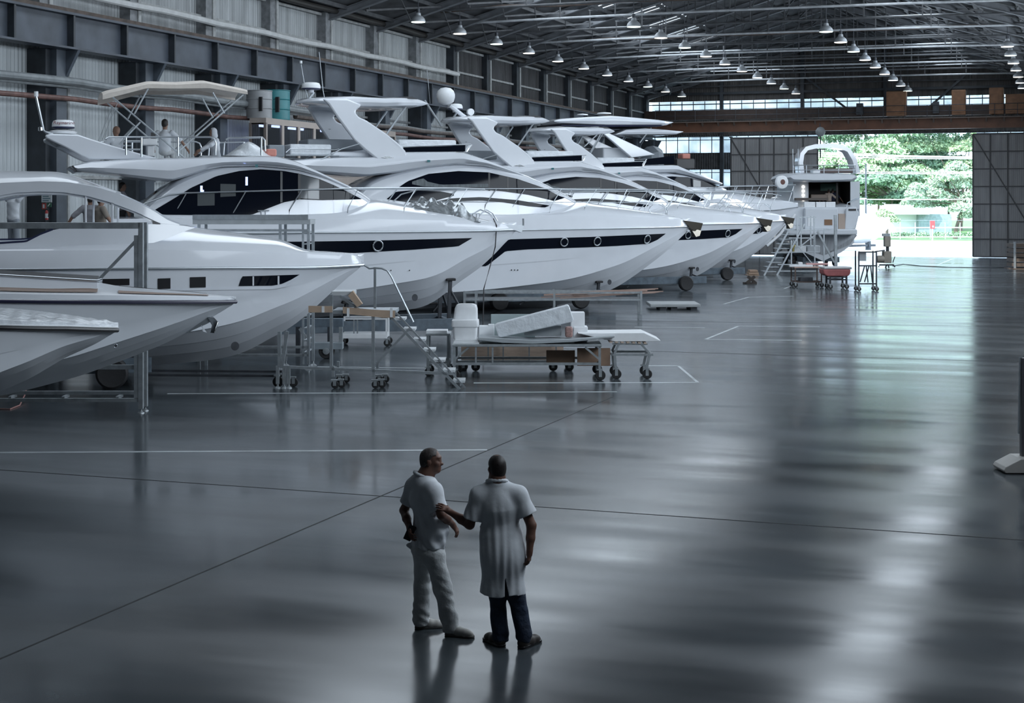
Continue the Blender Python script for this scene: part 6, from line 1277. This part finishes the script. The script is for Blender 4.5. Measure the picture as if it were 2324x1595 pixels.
# ------------------------------------------------------------------ people: smooth blended bodies, contoured on a grid
def sdf_mesh(prims, h, post=None, pad=.05):
    """prims: (a, b, ra, rb, k) tapered limbs or (c, (rx,ry,rz), R, k) ellipsoids, blended; returns verts, quads of the zero surface"""
    lo = np.full(3, 9e9); hi = -lo
    for p in prims:
        if len(p) == 5: pts = [np.array(p[0])-p[2], np.array(p[0])+p[2], np.array(p[1])-p[3], np.array(p[1])+p[3]]
        else: m = max(p[1]); pts = [np.array(p[0])-m, np.array(p[0])+m]
        for q in pts: lo = np.minimum(lo, q); hi = np.maximum(hi, q)
    lo = lo-pad; hi = hi+pad; n = np.ceil((hi-lo)/h).astype(int)+1
    ax = [lo[i]+h*np.arange(n[i]) for i in range(3)]; d = np.full(n, 9.0, np.float32)
    for p in prims:
        if len(p) == 5:
            a, b = np.array(p[0], float), np.array(p[1], float); ra, rb, k = p[2:]; m = max(ra, rb)+k+.06; l_ = np.minimum(a, b)-m; u_ = np.maximum(a, b)+m
        else:
            c, R_, rot, k = p; m = max(R_)+k+.06; l_ = np.array(c)-m; u_ = np.array(c)+m
        i0 = np.maximum(((l_-lo)/h).astype(int), 0); i1 = np.minimum(np.ceil((u_-lo)/h).astype(int)+1, n)
        if (i1 <= i0).any(): continue
        X = ax[0][i0[0]:i1[0], None, None]; Y = ax[1][None, i0[1]:i1[1], None]; Z = ax[2][None, None, i0[2]:i1[2]]
        if len(p) == 5:
            ab = b-a; L2 = max(ab@ab, 1e-9); t = np.clip(((X-a[0])*ab[0]+(Y-a[1])*ab[1]+(Z-a[2])*ab[2])/L2, 0, 1)
            v = np.sqrt((X-a[0]-t*ab[0])**2+(Y-a[1]-t*ab[1])**2+(Z-a[2]-t*ab[2])**2)-(ra+(rb-ra)*t)
        else:
            x, y, z = X-c[0], Y-c[1], Z-c[2]
            if rot is not None:
                M = rot; x, y, z = M[0][0]*x+M[0][1]*y+M[0][2]*z, M[1][0]*x+M[1][1]*y+M[1][2]*z, M[2][0]*x+M[2][1]*y+M[2][2]*z
            q = np.sqrt((x/R_[0])**2+(y/R_[1])**2+(z/R_[2])**2); g = np.sqrt((x/R_[0]**2)**2+(y/R_[1]**2)**2+(z/R_[2]**2)**2)+1e-6; v = q*(q-1)/g
        s = d[i0[0]:i1[0], i0[1]:i1[1], i0[2]:i1[2]]; hh = np.maximum(k-np.abs(s-v), 0)/max(k, 1e-6); s[...] = np.minimum(s, v)-hh*hh*k*.25
    if post is not None: d = post(d, ax[0][:, None, None], ax[1][None, :, None], ax[2][None, None, :])
    s = d < 0; acc = np.zeros([k-1 for k in n]+[3], np.float32); cnt = np.zeros([k-1 for k in n], np.float32)
    for dx, dy, dz in ((1,0,0),(0,1,0),(0,0,1)):
        A = d[:n[0]-dx, :n[1]-dy, :n[2]-dz]; B = d[dx:, dy:, dz:]; cr = (A < 0) != (B < 0); idx = np.argwhere(cr); t = (A[cr]/(A[cr]-B[cr]))
        P = idx.astype(np.float32); P[:, 0] += t*dx; P[:, 1] += t*dy; P[:, 2] += t*dz
        o = [(0, 0), (1, 0), (0, 1), (1, 1)]
        for u, w in o:
            off = (0, u, w) if dx else ((u, 0, w) if dy else (u, w, 0)); C = idx-np.array(off); ok = ((C >= 0) & (C < np.array(n)-1)).all(1); C = C[ok]
            np.add.at(acc, (C[:, 0], C[:, 1], C[:, 2]), P[ok]); np.add.at(cnt, (C[:, 0], C[:, 1], C[:, 2]), 1)
    act = cnt > 0; ids = np.full(act.shape, -1); ids[act] = np.arange(act.sum()); V = acc[act]/cnt[act][:, None]*h+lo; faces = []
    for ai, (dx, dy, dz) in enumerate(((1,0,0),(0,1,0),(0,0,1))):
        A = d[:n[0]-dx, :n[1]-dy, :n[2]-dz]; B = d[dx:, dy:, dz:]; idx = np.argwhere((A < 0) != (B < 0)); u, w = [(1, 2), (2, 0), (0, 1)][ai]
        e1 = np.zeros(3, int); e1[u] = 1; e2 = np.zeros(3, int); e2[w] = 1
        ok = (idx[:, u] > 0) & (idx[:, w] > 0) & (idx[:, u] < n[u]-1) & (idx[:, w] < n[w]-1); idx = idx[ok]
        q = [ids[tuple((idx-a).T)] for a in (e1+e2, e2, 0*e1, e1)]; faces.append(np.stack(q, 1))
    Fq = np.concatenate(faces); Fq = Fq[(Fq >= 0).all(1)]
    return V, Fq
def blob(name, prims, h, m, parent, post=None):
    V, Q = sdf_mesh(prims, h, post); g = MB(); g.v = [tuple(map(float, v)) for v in V]; g.f = [tuple(int(i) for i in q) for q in Q]
    return g.build(name, m, parent, angle=80)
def rotz(a): c, s = math.cos(a), math.sin(a); return [[c, s, 0], [-s, c, 0], [0, 0, 1]]
V3 = lambda *a: np.array(a, float)
skin_m = mat('skin', (.14, .07, .05), .55, var=.12, scale=14); skin_f = mat('skin_far', (.24, .14, .10), .6)
shirt_m = mat('white_cotton', (.62, .65, .69), .85, var=.04, scale=9, bump=.006, bscale=9)
trou_m = mat('offwhite_cotton', (.54, .56, .57), .85, var=.07, scale=8, bump=.014, bscale=14)
jean_m = mat('dark_jeans', (.018, .03, .06), .8, var=.3, scale=12, bump=.01, bscale=30)
hair_m = mat('dark_hair', (.016, .012, .011), .6, var=.3, scale=30); hairg = mat('greying_hair', (.05, .042, .04), .6, var=.4, scale=40)
shoe_w = mat('dusty_white_shoe', (.42, .41, .39), .6, var=.15, scale=12); shoe_d = mat('dark_shoe', (.03, .024, .022), .6, var=.2, scale=12)
def hand(wr, d, palm_n, scale=1.0, curl=.5, side=1, spread=1.0):
    """palm and five unequal bent fingers; d: pointing direction, palm_n: out of the palm, side: thumb side"""
    d = d/np.linalg.norm(d); pn = palm_n-d*(palm_n@d); pn /= np.linalg.norm(pn); s = np.cross(d, pn)*side; S = scale; P = []
    pc = wr+d*.055*S
    P += [(wr, wr+d*.03*S, .027*S, .03*S, .012), (wr+d*.03*S+s*.018*S, wr+d*.085*S+s*.024*S, .017*S, .0145*S, .012), (wr+d*.03*S-s*.012*S, wr+d*.08*S-s*.022*S, .016*S, .0135*S, .012), (wr+d*.03*S, wr+d*.088*S, .0165*S, .015*S, .012)]
    for k, (o, l, r) in enumerate(((.031, .072, .0092), (.0105, .08, .0095), (-.0105, .074, .009), (-.031, .058, .008))):
        b = wr+d*(.088-.004*abs(k-1))*S+s*o*spread*S; a1 = curl*(.55+.12*k); a2 = a1+curl*.9
        d1 = d*math.cos(a1)+pn*math.sin(a1); d2 = d*math.cos(a2)+pn*math.sin(a2); m_ = b+d1*l*.5*S; P += [(b, m_, r*S, r*.95*S, .004), (m_, m_+d2*l*.5*S, r*.95*S, r*.75*S, .004)]
    tb = wr+d*.03*S+s*.028*S; d1 = d*.72+s*.6+pn*.3; d1 /= np.linalg.norm(d1); d2 = d*.9+s*.15+pn*.45; d2 /= np.linalg.norm(d2); m_ = tb+d1*.042*S
    P += [(tb-s*.01*S, m_, .0145*S, .0115*S, .008), (m_, m_+d2*.034*S, .011*S, .0085*S, .004)]
    return P
def head(c, yaw, S=1.0, tilt=0.0):
    """head prims around c (skull centre); yaw: facing direction angle in the local x-y plane"""
    f = V3(math.cos(yaw), math.sin(yaw), 0); l = V3(-f[1], f[0], 0); u = V3(0, 0, 1); R = rotz(yaw); P = []
    e = lambda o, r, k=.02: P.append((c+(f*o[0]+l*o[1]+u*o[2])*S, tuple(q*S for q in r), R, k))
    e((-.012, 0, .03), (.098, .076, .092)); e((.03, 0, -.03), (.066, .062, .085)); e((.052, 0, -.095), (.038, .042, .028), .03); e((-.02, 0, -.06), (.065, .062, .06), .03)
    e((.075, 0, .035), (.022, .05, .016), .02)                                     # brow
    e((.088, 0, -.012), (.012, .013, .032), .012); e((.103, 0, -.03), (.017, .018, .014), .012)   # nose
    for s_ in (-1, 1):
        e((.062, s_*.042, -.025), (.022, .022, .022), .02); e((-.012, s_*.078, -.012), (.022, .008, .034), .006); e((-.02, s_*.083, -.004), (.014, .007, .024), .004)
        e((.085, s_*.03, .012), (.008, .014, .008), .004)
    e((.083, 0, -.068), (.014, .026, .0065), .006); e((.081, 0, -.081), (.014, .022, .0075), .006)
    return P
def person_root(name, label, px0, D0, z=0.0, group=None):
    f = Fr(px0, D0, 0); loc = Vector((f.loc.x, f.loc.y, z)); return thing(name, label, 'person', loc, f.rot, group), f
def foot(name, heel, yaw, m, parent, L=.27, w=.05, hgt=.085):
    f = V3(math.cos(yaw), math.sin(yaw), 0); z = V3(0, 0, 1); h = heel
    P = [(h+z*.045, h+f*.10+z*.045, w*.80, w*.82, .05), (h+f*.10+z*.04, h+f*(L-.09)+z*.034, w*.85, w*.78, .03), (h+f*(L-.10)+z*.034, h+f*(L-.055)+z*.03, w*.86, w*.62, .02), (h+z*.05, h+f*.03+z*.10, w*.70, w*.7, .04)]
    o = blob(name, P, .006, m, parent, lambda d, X, Y, Z: np.maximum(d, .012-Z))
    S = [(h+z*.012-f*.005, h+f*(L-.055)+z*.012, w*.86, w*.84, .01)]
    blob('sole', S, .006, black if m is shoe_d else mat('sole_grey', (.12, .115, .11), .7), o, lambda d, X, Y, Z: np.maximum(np.maximum(d, Z-.026), .0005-Z)); return o
# --- left man: side on, hand behind his back, looking at the other
R1, f1 = person_root('person', 'man in white polo shirt and off-white trousers, seen from the side, hand behind his back', 985, 14.8)
def pp(px, py, y=0.0): v = f1.pt(px, py, y); return V3(v.x, y, v.z)
neck = pp(966, 1078, 0); hc_ = pp(979.5, 1045, .0); yawh = math.radians(-8)
sh_n, sh_f = pp(984, 1114, -.16), pp(940, 1104, .12)           # shoulders (near = right arm, far = left arm)
el_n, wr_n = pp(1002, 1168, -.22), pp(1026, 1188, -.02); el_f, wr_f = pp(917, 1158, .16), pp(929, 1196, -.06)
hipc = pp(972, 1250, 0); hip_n, hip_f = pp(987, 1262, -.10), pp(962, 1258, .10)
kn_n, an_n = pp(1006, 1338, -.12), pp(1025, 1416, -.12); kn_f, an_f = pp(958, 1330, .12), pp(958, 1404, .12)
chest = pp(968, 1130, 0); belly = pp(978, 1195, 0); RT = rotz(math.radians(35))
torso = [(chest, (.125, .205, .19), RT, .06), (belly, (.15, .18, .19), RT, .08), (hipc+V3(0, 0, .03), (.135, .17, .15), RT, .08)]
arms1 = [(sh_n, el_n, .052, .042, .03), (el_n, (el_n+wr_n)/2, .043, .042, .02), ((el_n+wr_n)/2, wr_n, .04, .029, .02), (sh_f, el_f, .052, .042, .03), (el_f, (el_f+wr_f)/2, .043, .041, .02), ((el_f+wr_f)/2, wr_f, .04, .028, .02)]
legs1 = [(hip_n, kn_n, .08, .055, .03), (kn_n, an_n, .055, .04, .02), (hip_f, kn_f, .08, .055, .03), (kn_f, an_f, .055, .04, .02)]
body = head(hc_, yawh, .98)+[(hc_+V3(-.035, 0, -.08), neck+V3(.0, 0, -.02), .062, .068, .03), (neck, chest, .075, .11, .05)]+[(c, tuple(q*.8 for q in r), R, k) for c, r, R, k in torso]+arms1+legs1
body += hand(wr_n, V3(.25, .1, -.4), V3(-.6, .3, -.5), 1.0, .55, 1)+hand(wr_f, V3(.05, -.25, -.25), V3(.8, -.1, -.2), 1.0, .7, -1)
blob('body', body, .0065, skin_m, R1)
sleeve_end = lambda a, b, t: a+(b-a)*t
se_n, se_f = sleeve_end(sh_n, el_n, .78), sleeve_end(sh_f, el_f, .72)
shp = torso+[(neck+V3(-.01, 0, -.03), chest, .085, .15, .06), (sh_n, se_n, .076, .08, .05), (sh_f, se_f, .078, .075, .05), (pp(950, 1092, .05), sh_n, .07, .08, .06), (pp(958, 1090, .0), sh_f, .07, .08, .06)]
shp = [(c, tuple(q+.012 for q in r), R, k) if len((c, r, R, k)) == 4 and not np.isscalar(R) else (c, r, R, k) for c, r, R, k in [q for q in shp if len(q) == 4]]+[q for q in shp if len(q) == 5]
hem_z = pp(975, 1240, 0)[2]
def post1(d, X, Y, Z):
    t = np.arctan2(Y, X-hipc[0])
    d = d+.006*np.sin(t*9+Z*26)*np.clip((chest[2]-Z)*3, 0, 1)+.004*np.sin(Z*48+X*20+np.sin(t*4)*2)*np.clip((belly[2]+.1-Z)*4, 0, 1)
    d = np.maximum(d, (hem_z+.06*(-(X-hipc[0]))*.3+.008*np.sin(t*5))-Z)
    for a, e in ((sh_n, se_n), (sh_f, se_f)):
        n_ = (e-a)/np.linalg.norm(e-a); dist = (X-e[0])*n_[0]+(Y-e[1])*n_[1]+(Z-e[2])*n_[2]; near = np.sqrt((X-e[0])**2+(Y-e[1])**2+(Z-e[2])**2) < .115
        d = np.where(near, np.maximum(d, dist), d)
    cz = neck[2]+.0; return np.maximum(d, np.where(np.sqrt((X-neck[0])**2+Y**2) < .16, Z-cz-.012-.25*(-(X-neck[0]))*.35, -9))
blob('shirt', shp, .007, shirt_m, R1, post1)
blob('shirt_collar', [(neck+V3(-.02+.085*math.cos(t), .075*math.sin(t), .0-.028*math.cos(t)), neck+V3(-.02+.085*math.cos(t+.35), .075*math.sin(t+.35), -.028*math.cos(t+.35)), .017, .017, .006) for t in np.arange(.2, 6.1, .35)], .006, shirt_m, R1)
blob('shirt_tail', [(pp(926, 1238, .03), pp(938, 1246, .03), .012, .02, .02), (pp(925, 1236, .05), pp(938, 1232, .02), .01, .02, .03)], .006, shirt_m, R1)
tr = [(hipc+V3(0, 0, .0), (.155, .18, .13), RT, .08), (hip_n+V3(0, 0, -.02), kn_n, .098, .088, .05), (kn_n, an_n+V3(-.01, 0, -.02), .086, .084, .03), (hip_f+V3(0, 0, -.02), kn_f, .098, .084, .05), (kn_f, an_f+V3(-.01, 0, -.02), .083, .082, .03)]
def post_tr(an, hz, amp=.007):
    def f(d, X, Y, Z):
        low = np.clip((kn_n[2]+.15-Z)*3, 0, 1); d = d+amp*.55*np.sin(Z*52+X*25+Y*18+3*np.sin(Z*11+X*9))*(.3+.7*low)+amp*.55*np.sin(Z*19-X*44+Y*30+2*np.sin(Z*7))
        return np.maximum(np.maximum(d, Z-hz), an-Z)
    return f
blob('trousers', tr, .007, trou_m, R1, post_tr(.035, hem_z+.05))
foot('shoe', V3(an_n[0]-.02, an_n[1], 0), math.radians(-22), shoe_w, R1); foot('shoe', V3(an_f[0]-.025, an_f[1], 0), math.radians(10), shoe_w, R1)
def hair(c, yaw, S, m, parent, top=True, bald=0.0):
    f = V3(math.cos(yaw), math.sin(yaw), 0)
    P = [(c+f*-.014*S+V3(0, 0, .028*S), (.106*S, .083*S, .098*S), rotz(yaw), .01), (c+f*-.04*S+V3(0, 0, -.03*S), (.072*S, .073*S, .08*S), rotz(yaw), .03)]
    def post(d, X, Y, Z):
        fx = (X-c[0])*f[0]+(Y-c[1])*f[1]; lz = Z-c[2]; d = d+.002*np.sin(X*420)*np.sin(Y*390)*np.sin(Z*400)
        line = np.where(lz > .055*S, fx-.055*S, fx+.012*S-np.clip(lz, -.1, .06)*.7)            # hairline round the face
        d = np.maximum(d, line); d = np.maximum(d, -(lz+.085*S))
        if bald: d = np.maximum(d, bald*S-np.sqrt((fx+.01*S)**2+((X-c[0])*-f[1]+(Y-c[1])*f[0])**2*1.2)-np.where(lz > .07*S, 0, 9))
        return d
    blob('hair', P, .0055, m, parent, post)
hair(hc_, yawh, .98, hairg, R1)
blob('eyebrow', [(hc_+V3(.088, s*.018, .03), hc_+V3(.078, s*.048, .031), .006, .004, .002) for s in (-1, 1)], .003, hair_m, R1)
ph = pp(930, 1209, -.10); o = MB().box((0, 0, 0), (.075, .016, .15)).build('phone_case', black, None, smooth=False, bevel=.006)
ob = thing('mobile_phone', 'black phone held behind his back by the man in the polo shirt', 'phone', R1.matrix_basis @ Vector(ph) if False else (Matrix.Translation(R1.location) @ Matrix.Rotation(f1.rot, 4, 'Z')) @ Vector(ph), f1.rot); ob.rotation_euler = (0, math.radians(24), f1.rot); o.parent = ob
# --- right man: from behind, long white coat, reaching to the other's arm
R2, f2 = person_root('person', 'man seen from behind in a long white work coat and dark jeans', 1145, 14.3)
def pq(px, py, y=0.0): v = f2.pt(px, py, y); return V3(v.x, y, v.z)
neck2 = pq(1128, 1092, 0); hc2_ = pq(1127, 1061, .02); yaw2 = math.radians(112)
shl, shr = pq(1087, 1123, .0), pq(1177, 1122, .0); el_l, wr_l = pq(1066, 1190, .02), pq(1024, 1163, .16); el_r, wr_r = pq(1206, 1192, -.03), pq(1202, 1250, -.07)
hip2 = pq(1143, 1265, .0); hl, hr_ = pq(1126, 1275, .0), pq(1160, 1275, 0); kl, kr = pq(1129, 1352, .02), pq(1173, 1352, .0); al, ar = pq(1136, 1443, .05), pq(1189, 1437, -.02)
chest2 = pq(1133, 1150, .02); bel2 = pq(1137, 1215, .03)
torso2 = [(chest2, (.188, .125, .19), None, .06), (bel2, (.185, .14, .19), None, .08), (hip2, (.18, .14, .15), None, .08)]
body2 = head(hc2_, yaw2, .98)+[(hc2_+V3(.01, -.03, -.08), neck2+V3(0, .01, -.02), .062, .068, .03), (neck2, chest2, .075, .11, .05)]+[(c, tuple(q*.8 for q in r), R, k) for c, r, R, k in torso2]
body2 += [(shl, el_l, .052, .044, .03), (el_l, (el_l*.55+wr_l*.45), .045, .044, .02), ((el_l*.55+wr_l*.45), wr_l, .042, .029, .02), (shr, el_r, .053, .045, .03), (el_r, (el_r+wr_r)/2, .045, .042, .02), ((el_r+wr_r)/2, wr_r, .04, .03, .02)]
body2 += [(hl, kl, .08, .056, .03), (kl, al, .055, .04, .02), (hr_, kr, .08, .056, .03), (kr, ar, .055, .04, .02)]
body2 += hand(wr_l, V3(-.8, .12, .45), V3(-.3, .5, -.6), 1.0, .35, -1, 1.15)+hand(wr_r, V3(-.08, -.03, -1), V3(-.9, .3, 0), 1.0, .6, 1)
blob('body', body2, .0065, skin_m, R2)
sl, sr = sleeve_end(shl, el_l, .80), sleeve_end(shr, el_r, .66)+V3(.01, 0, 0)
hemz = pq(1140, 1346, 0)[2]
coat = [(c, tuple(q+.014 for q in r), R, k) for c, r, R, k in torso2]+[(neck2+V3(0, 0, -.03), chest2, .085, .15, .06), (shl, sl, .074, .084, .05), (shr, sr, .074, .09, .05), (pq(1118, 1103, .01), shl, .055, .074, .06), (pq(1142, 1103, .01), shr, .055, .074, .06), (hip2+V3(0, 0, .03), (.192, .155, .2), None, .1), (pq(1140, 1350, .01), (.215, .165, .36), None, .12)]
slit = pq(1146, 1300, 0)
def post2(d, X, Y, Z):
    t = np.arctan2(Y-.02, X-.0); w = np.clip((neck2[2]-.12-Z)*4, 0, 1)
    d = d+w*(.0035*np.sin(X*58+np.sin(Z*5)*1.6+np.sin(X*17)*2)+.002*np.sin(X*97+1+Z*6))*np.where(Y < .03, 1, .5)
    d = np.maximum(d, hemz+.008*np.sin(X*20)-Z)
    sx = slit[0]+(slit[2]-Z)*.10; wd = np.clip((slit[2]-Z)*.22, -.01, .2)                      # open back vent
    d = np.where(Y < -.02, np.maximum(d, np.where(Z < slit[2], wd*.5-np.abs(X-sx), -9)), d)
    for a, e in ((shl, sl), (shr, sr)):
        n_ = (e-a)/np.linalg.norm(e-a); dist = (X-e[0])*n_[0]+(Y-e[1])*n_[1]+(Z-e[2])*n_[2]; near = np.sqrt((X-e[0])**2+(Y-e[1])**2+(Z-e[2])**2) < .105
        d = np.where(near & (np.abs(X-e[0]) < .12), np.maximum(d, dist), d)
    return np.maximum(d, np.where(np.sqrt((X-neck2[0])**2+Y**2) < .14, Z-neck2[2]-.012, -9))
coat_o = blob('coat', coat, .007, shirt_m, R2, post2)
blob('coat_collar', [(neck2+V3(.088*math.sin(t), .01-.078*math.cos(t), -.002+.022*math.cos(t)), neck2+V3(.088*math.sin(t+.35), .01-.078*math.cos(t+.35), -.002+.022*math.cos(t+.35)), .020, .020, .006) for t in np.arange(-2.6, 2.4, .35)], .006, shirt_m, R2)
MB().span((slit[0]-.012, -.178, slit[2]+.0), (slit[0]+.006, -.168, slit[2]+.30)).build('coat_seam', mat('seam_shade', (.50, .53, .56), .8), coat_o, smooth=False) if False else None
jl = [(hl, kl, .095, .078, .04), (kl, al+V3(0, 0, -.02), .078, .078, .03), (hr_, kr, .095, .078, .04), (kr, ar+V3(0, 0, -.02), .078, .078, .03), (hip2+V3(0, 0, -.06), (.165, .125, .1), None, .06)]
def post_j(d, X, Y, Z):
    low = np.clip((.5-Z)*3, 0, 1); d = d+.003*np.sin(Z*60+X*25+3*np.sin(Z*14))*low+.003*np.sin(Z*20+X*50); return np.maximum(np.maximum(d, Z-hip2[2]-.05), .042-Z)
blob('jeans', jl, .007, jean_m, R2, post_j)
foot('shoe', V3(al[0]+.0, al[1]-.03, 0), math.radians(122), shoe_d, R2, L=.29, w=.056); foot('shoe', V3(ar[0]-.01, ar[1]-.02, 0), math.radians(55), shoe_d, R2, L=.29, w=.056)
hair(hc2_, yaw2, .98, hair_m, R2, bald=.028)
# --- workers farther off: same build, coarser
def worker(label, px, py_feet, D, top_m, leg_m, facing, z=0.0, H=1.72, arms=((.25, .05, -.28), (-.25, .05, -.28)), hood=False, hairm=hair_m, sit=False, sleeves=.55, lean=0.0):
    r, f = person_root('person', label, px, D, z); s = H/1.72; fw = V3(math.cos(facing), math.sin(facing), 0); lf = V3(-fw[1], fw[0], 0); u = V3(0, 0, 1)
    hz = .93*s if not sit else .30*s; hip = u*hz; ch = hip+u*.36*s+fw*lean; nk = hip+u*.57*s+fw*lean*1.6; hd_ = nk+u*.145*s+fw*(.02+lean*.6)
    B = head(hd_, facing, .97*s)+[(hd_-u*.06, nk-u*.05, .06, .065, .03), (ch, (.1, .1, .15), None, .05), (hip, (.1, .1, .11), None, .05)]; SL = []; TR = [(hip, (.145, .145, .12), None, .06)]
    for sg, a in zip((1, -1), arms):
        sh = ch+lf*sg*.185*s+u*.13*s; hn = sh+(lf*a[0]+fw*a[1]+u*a[2])*s*1.9; el = (sh+hn)/2-fw*.05+lf*sg*.06
        B += [(sh, el, .05, .042, .03), (el, hn, .042, .03, .02)]+hand(hn, hn-el, -lf*sg, s, .5, 1); SL.append((sh, sh+(el-sh)*min(1, sleeves*1.6) if sleeves < .9 else el, .075, .07, .05))
        if sleeves >= .9: SL.append((el, hn-(hn-el)*.1, .062, .05, .03))
        hp_ = hip+lf*sg*.09; 
        if sit: kn = hp_+fw*.42; an = kn-u*(hz-.08)
        else: kn = hip*.52+lf*sg*.1+fw*.02; an = u*.09+lf*sg*.11
        B += [(hp_, kn, .075, .055, .03), (kn, an, .05, .04, .02)]; TR += [(hp_, kn, .09, .075, .04), (kn, an+u*.0, .072, .062, .03)]
    RF = rotz(facing); blob('body', B, .012, skin_f, r)
    blob('shirt', [(ch+u*.02, (.125, .19, .19), RF, .06), ((ch+hip)*.5+u*.02, (.135, .175, .2), RF, .08), (hip+u*.04, (.145, .175, .13), RF, .08), (nk-u*.05, ch+u*.08, .075, .14, .05)]+SL, .013, top_m, r, lambda d, X, Y, Z: np.maximum(d+.0025*np.sin(Z*33+X*21+2*np.sin(Y*14)), Z-nk[2]+.005))
    blob('trousers', TR, .013, leg_m, r)
    for sg in (1, -1):
        an = (hip+lf*sg*.09+fw*.42) if sit else lf*sg*.11; foot('shoe', V3(an[0], an[1], 0)-fw*.05, facing, shoe_d, r)
    if hood: blob('hood', [(hd_+u*.02-fw*.01, (.115, .105, .125), None, .03), (hd_-u*.1-fw*.03, (.11, .12, .1), None, .05)], .011, top_m, r, lambda d, X, Y, Z: np.maximum(d, ((X-hd_[0])*fw[0]+(Y-hd_[1])*fw[1])-.055))
    else: hair(hd_, facing, .97*s, hairm, r)
    return r
fbz = BIM.fr.pt(404, 356, 0).z
def on_bim(px, y): 
    v = BIM.fr.pt(px, 355, y); D = BIM.fr.D0+v.x*BIM.fr.s+y*BIM.fr.c; return D
grey_w = mat('grey_work_shirt', (.22, .22, .24), .85, var=.1); tan_w = mat('khaki_work_shirt', (.20, .175, .15), .85, var=.1)
worker('worker in white on the flybridge at the left, bald head bowed', 262, 0, on_bim(262, .3), shirt_m, trou_m, math.radians(150), fbz-.34, 1.85, hairm=skin_f, sit=True, lean=-.02, arms=((.05, .25, -.2), (-.1, .2, -.24)))
worker('dark-haired worker in white with his back turned, in the middle of the flybridge', 374, 0, on_bim(374, .1), shirt_m, trou_m, math.radians(85), fbz-.20, 1.98, sit=True, arms=((.12, .2, -.2), (-.16, .16, -.22)))
worker('worker in hooded white overalls bending over the plastic sheeting', 490, 0, on_bim(490, .5), shirt_m, shirt_m, math.radians(205), fbz-.34, 1.85, sit=True, hood=True, sleeves=1.0, arms=((.02, .24, -.14), (-.02, .22, -.18)), lean=.03)
def floor_worker(label, px, ytop, D, *a, **k):
    z = CAMH+(HZY-ytop)/FPX*D-k.get('H', 1.72); return worker(label, px, 0, D, *a, z=z, **k)
plat_z = 2.55
def on_platform(px, D, ytop): return CAMH+(HZY-ytop)/FPX*D
# a working platform stands beyond the open cabin yacht; the people there stand on it
t = Th('work_platform', 'long raised work platform behind the open-cabin yacht', 'platform', 110, 39.6)
zt = 2.7; a, c = t.p(-30, 500), t.p(250, 500); MB().span((a.x, -.2, zt-.12), (c.x, 1.2, zt)).build('deck', dark, t.root, smooth=False)
for px in (-10, 110, 240):
    for yy in (-.1, 1.1): x = t.p(px, 500).x; MB().span((x-.05, yy-.05, 0), (x+.05, yy+.05, zt-.12)).build('leg', dark, t.root, smooth=False)
worker('worker in white shirt with arms raised, seen through the open cabin at the left', 30, 0, 40.0, shirt_m, mat('blue_trousers', (.28, .31, .35), .85), math.radians(60), zt, 1.85, arms=((.05, .12, .22), (-.05, .16, .20)), sleeves=1.0)
worker('worker in grey shirt with his back turned, behind the left cabin post', 205, 0, 40.1, grey_w, mat('dark_trousers', (.03, .03, .035), .8), math.radians(100), zt, 1.60)
worker('worker in khaki shirt beside the grey-shirted one, seen through the cabin', 228, 0, 40.0, tan_w, mat('dark_trousers', (.03, .03, .035), .8), math.radians(40), zt, 1.57)
worker('dark-haired worker in grey standing under the flybridge overhang', 277, 0, 44.3, grey_w, mat('dark_trousers', (.03, .03, .035), .8), math.radians(20), 3.0, 1.70)
worker('crouching worker in khaki under the flybridge overhang beside the cabin arch', 357, 0, 44.8, tan_w, mat('dark_trousers', (.03, .03, .035), .8), math.radians(200), 2.75, 1.70, arms=((.05, .2, -.1), (-.05, .2, -.1)))
worker('person in pale shirt standing inside the saloon of the stern-on yacht', 1881, 0, 103.4, mat('pale_shirt', (.40, .33, .28), .8), mat('dark_trousers', (.03, .03, .035), .8), math.radians(90), S.location.z+sp(1868, 487, 3).z, 1.66)
worker('person in dark clothing beside the pale-shirted one in the saloon', 1890, 0, 104.0, mat('navy_shirt', (.02, .025, .06), .8), mat('dark_trousers', (.03, .03, .035), .8), math.radians(80), S.location.z+sp(1868, 487, 3).z, 1.70)
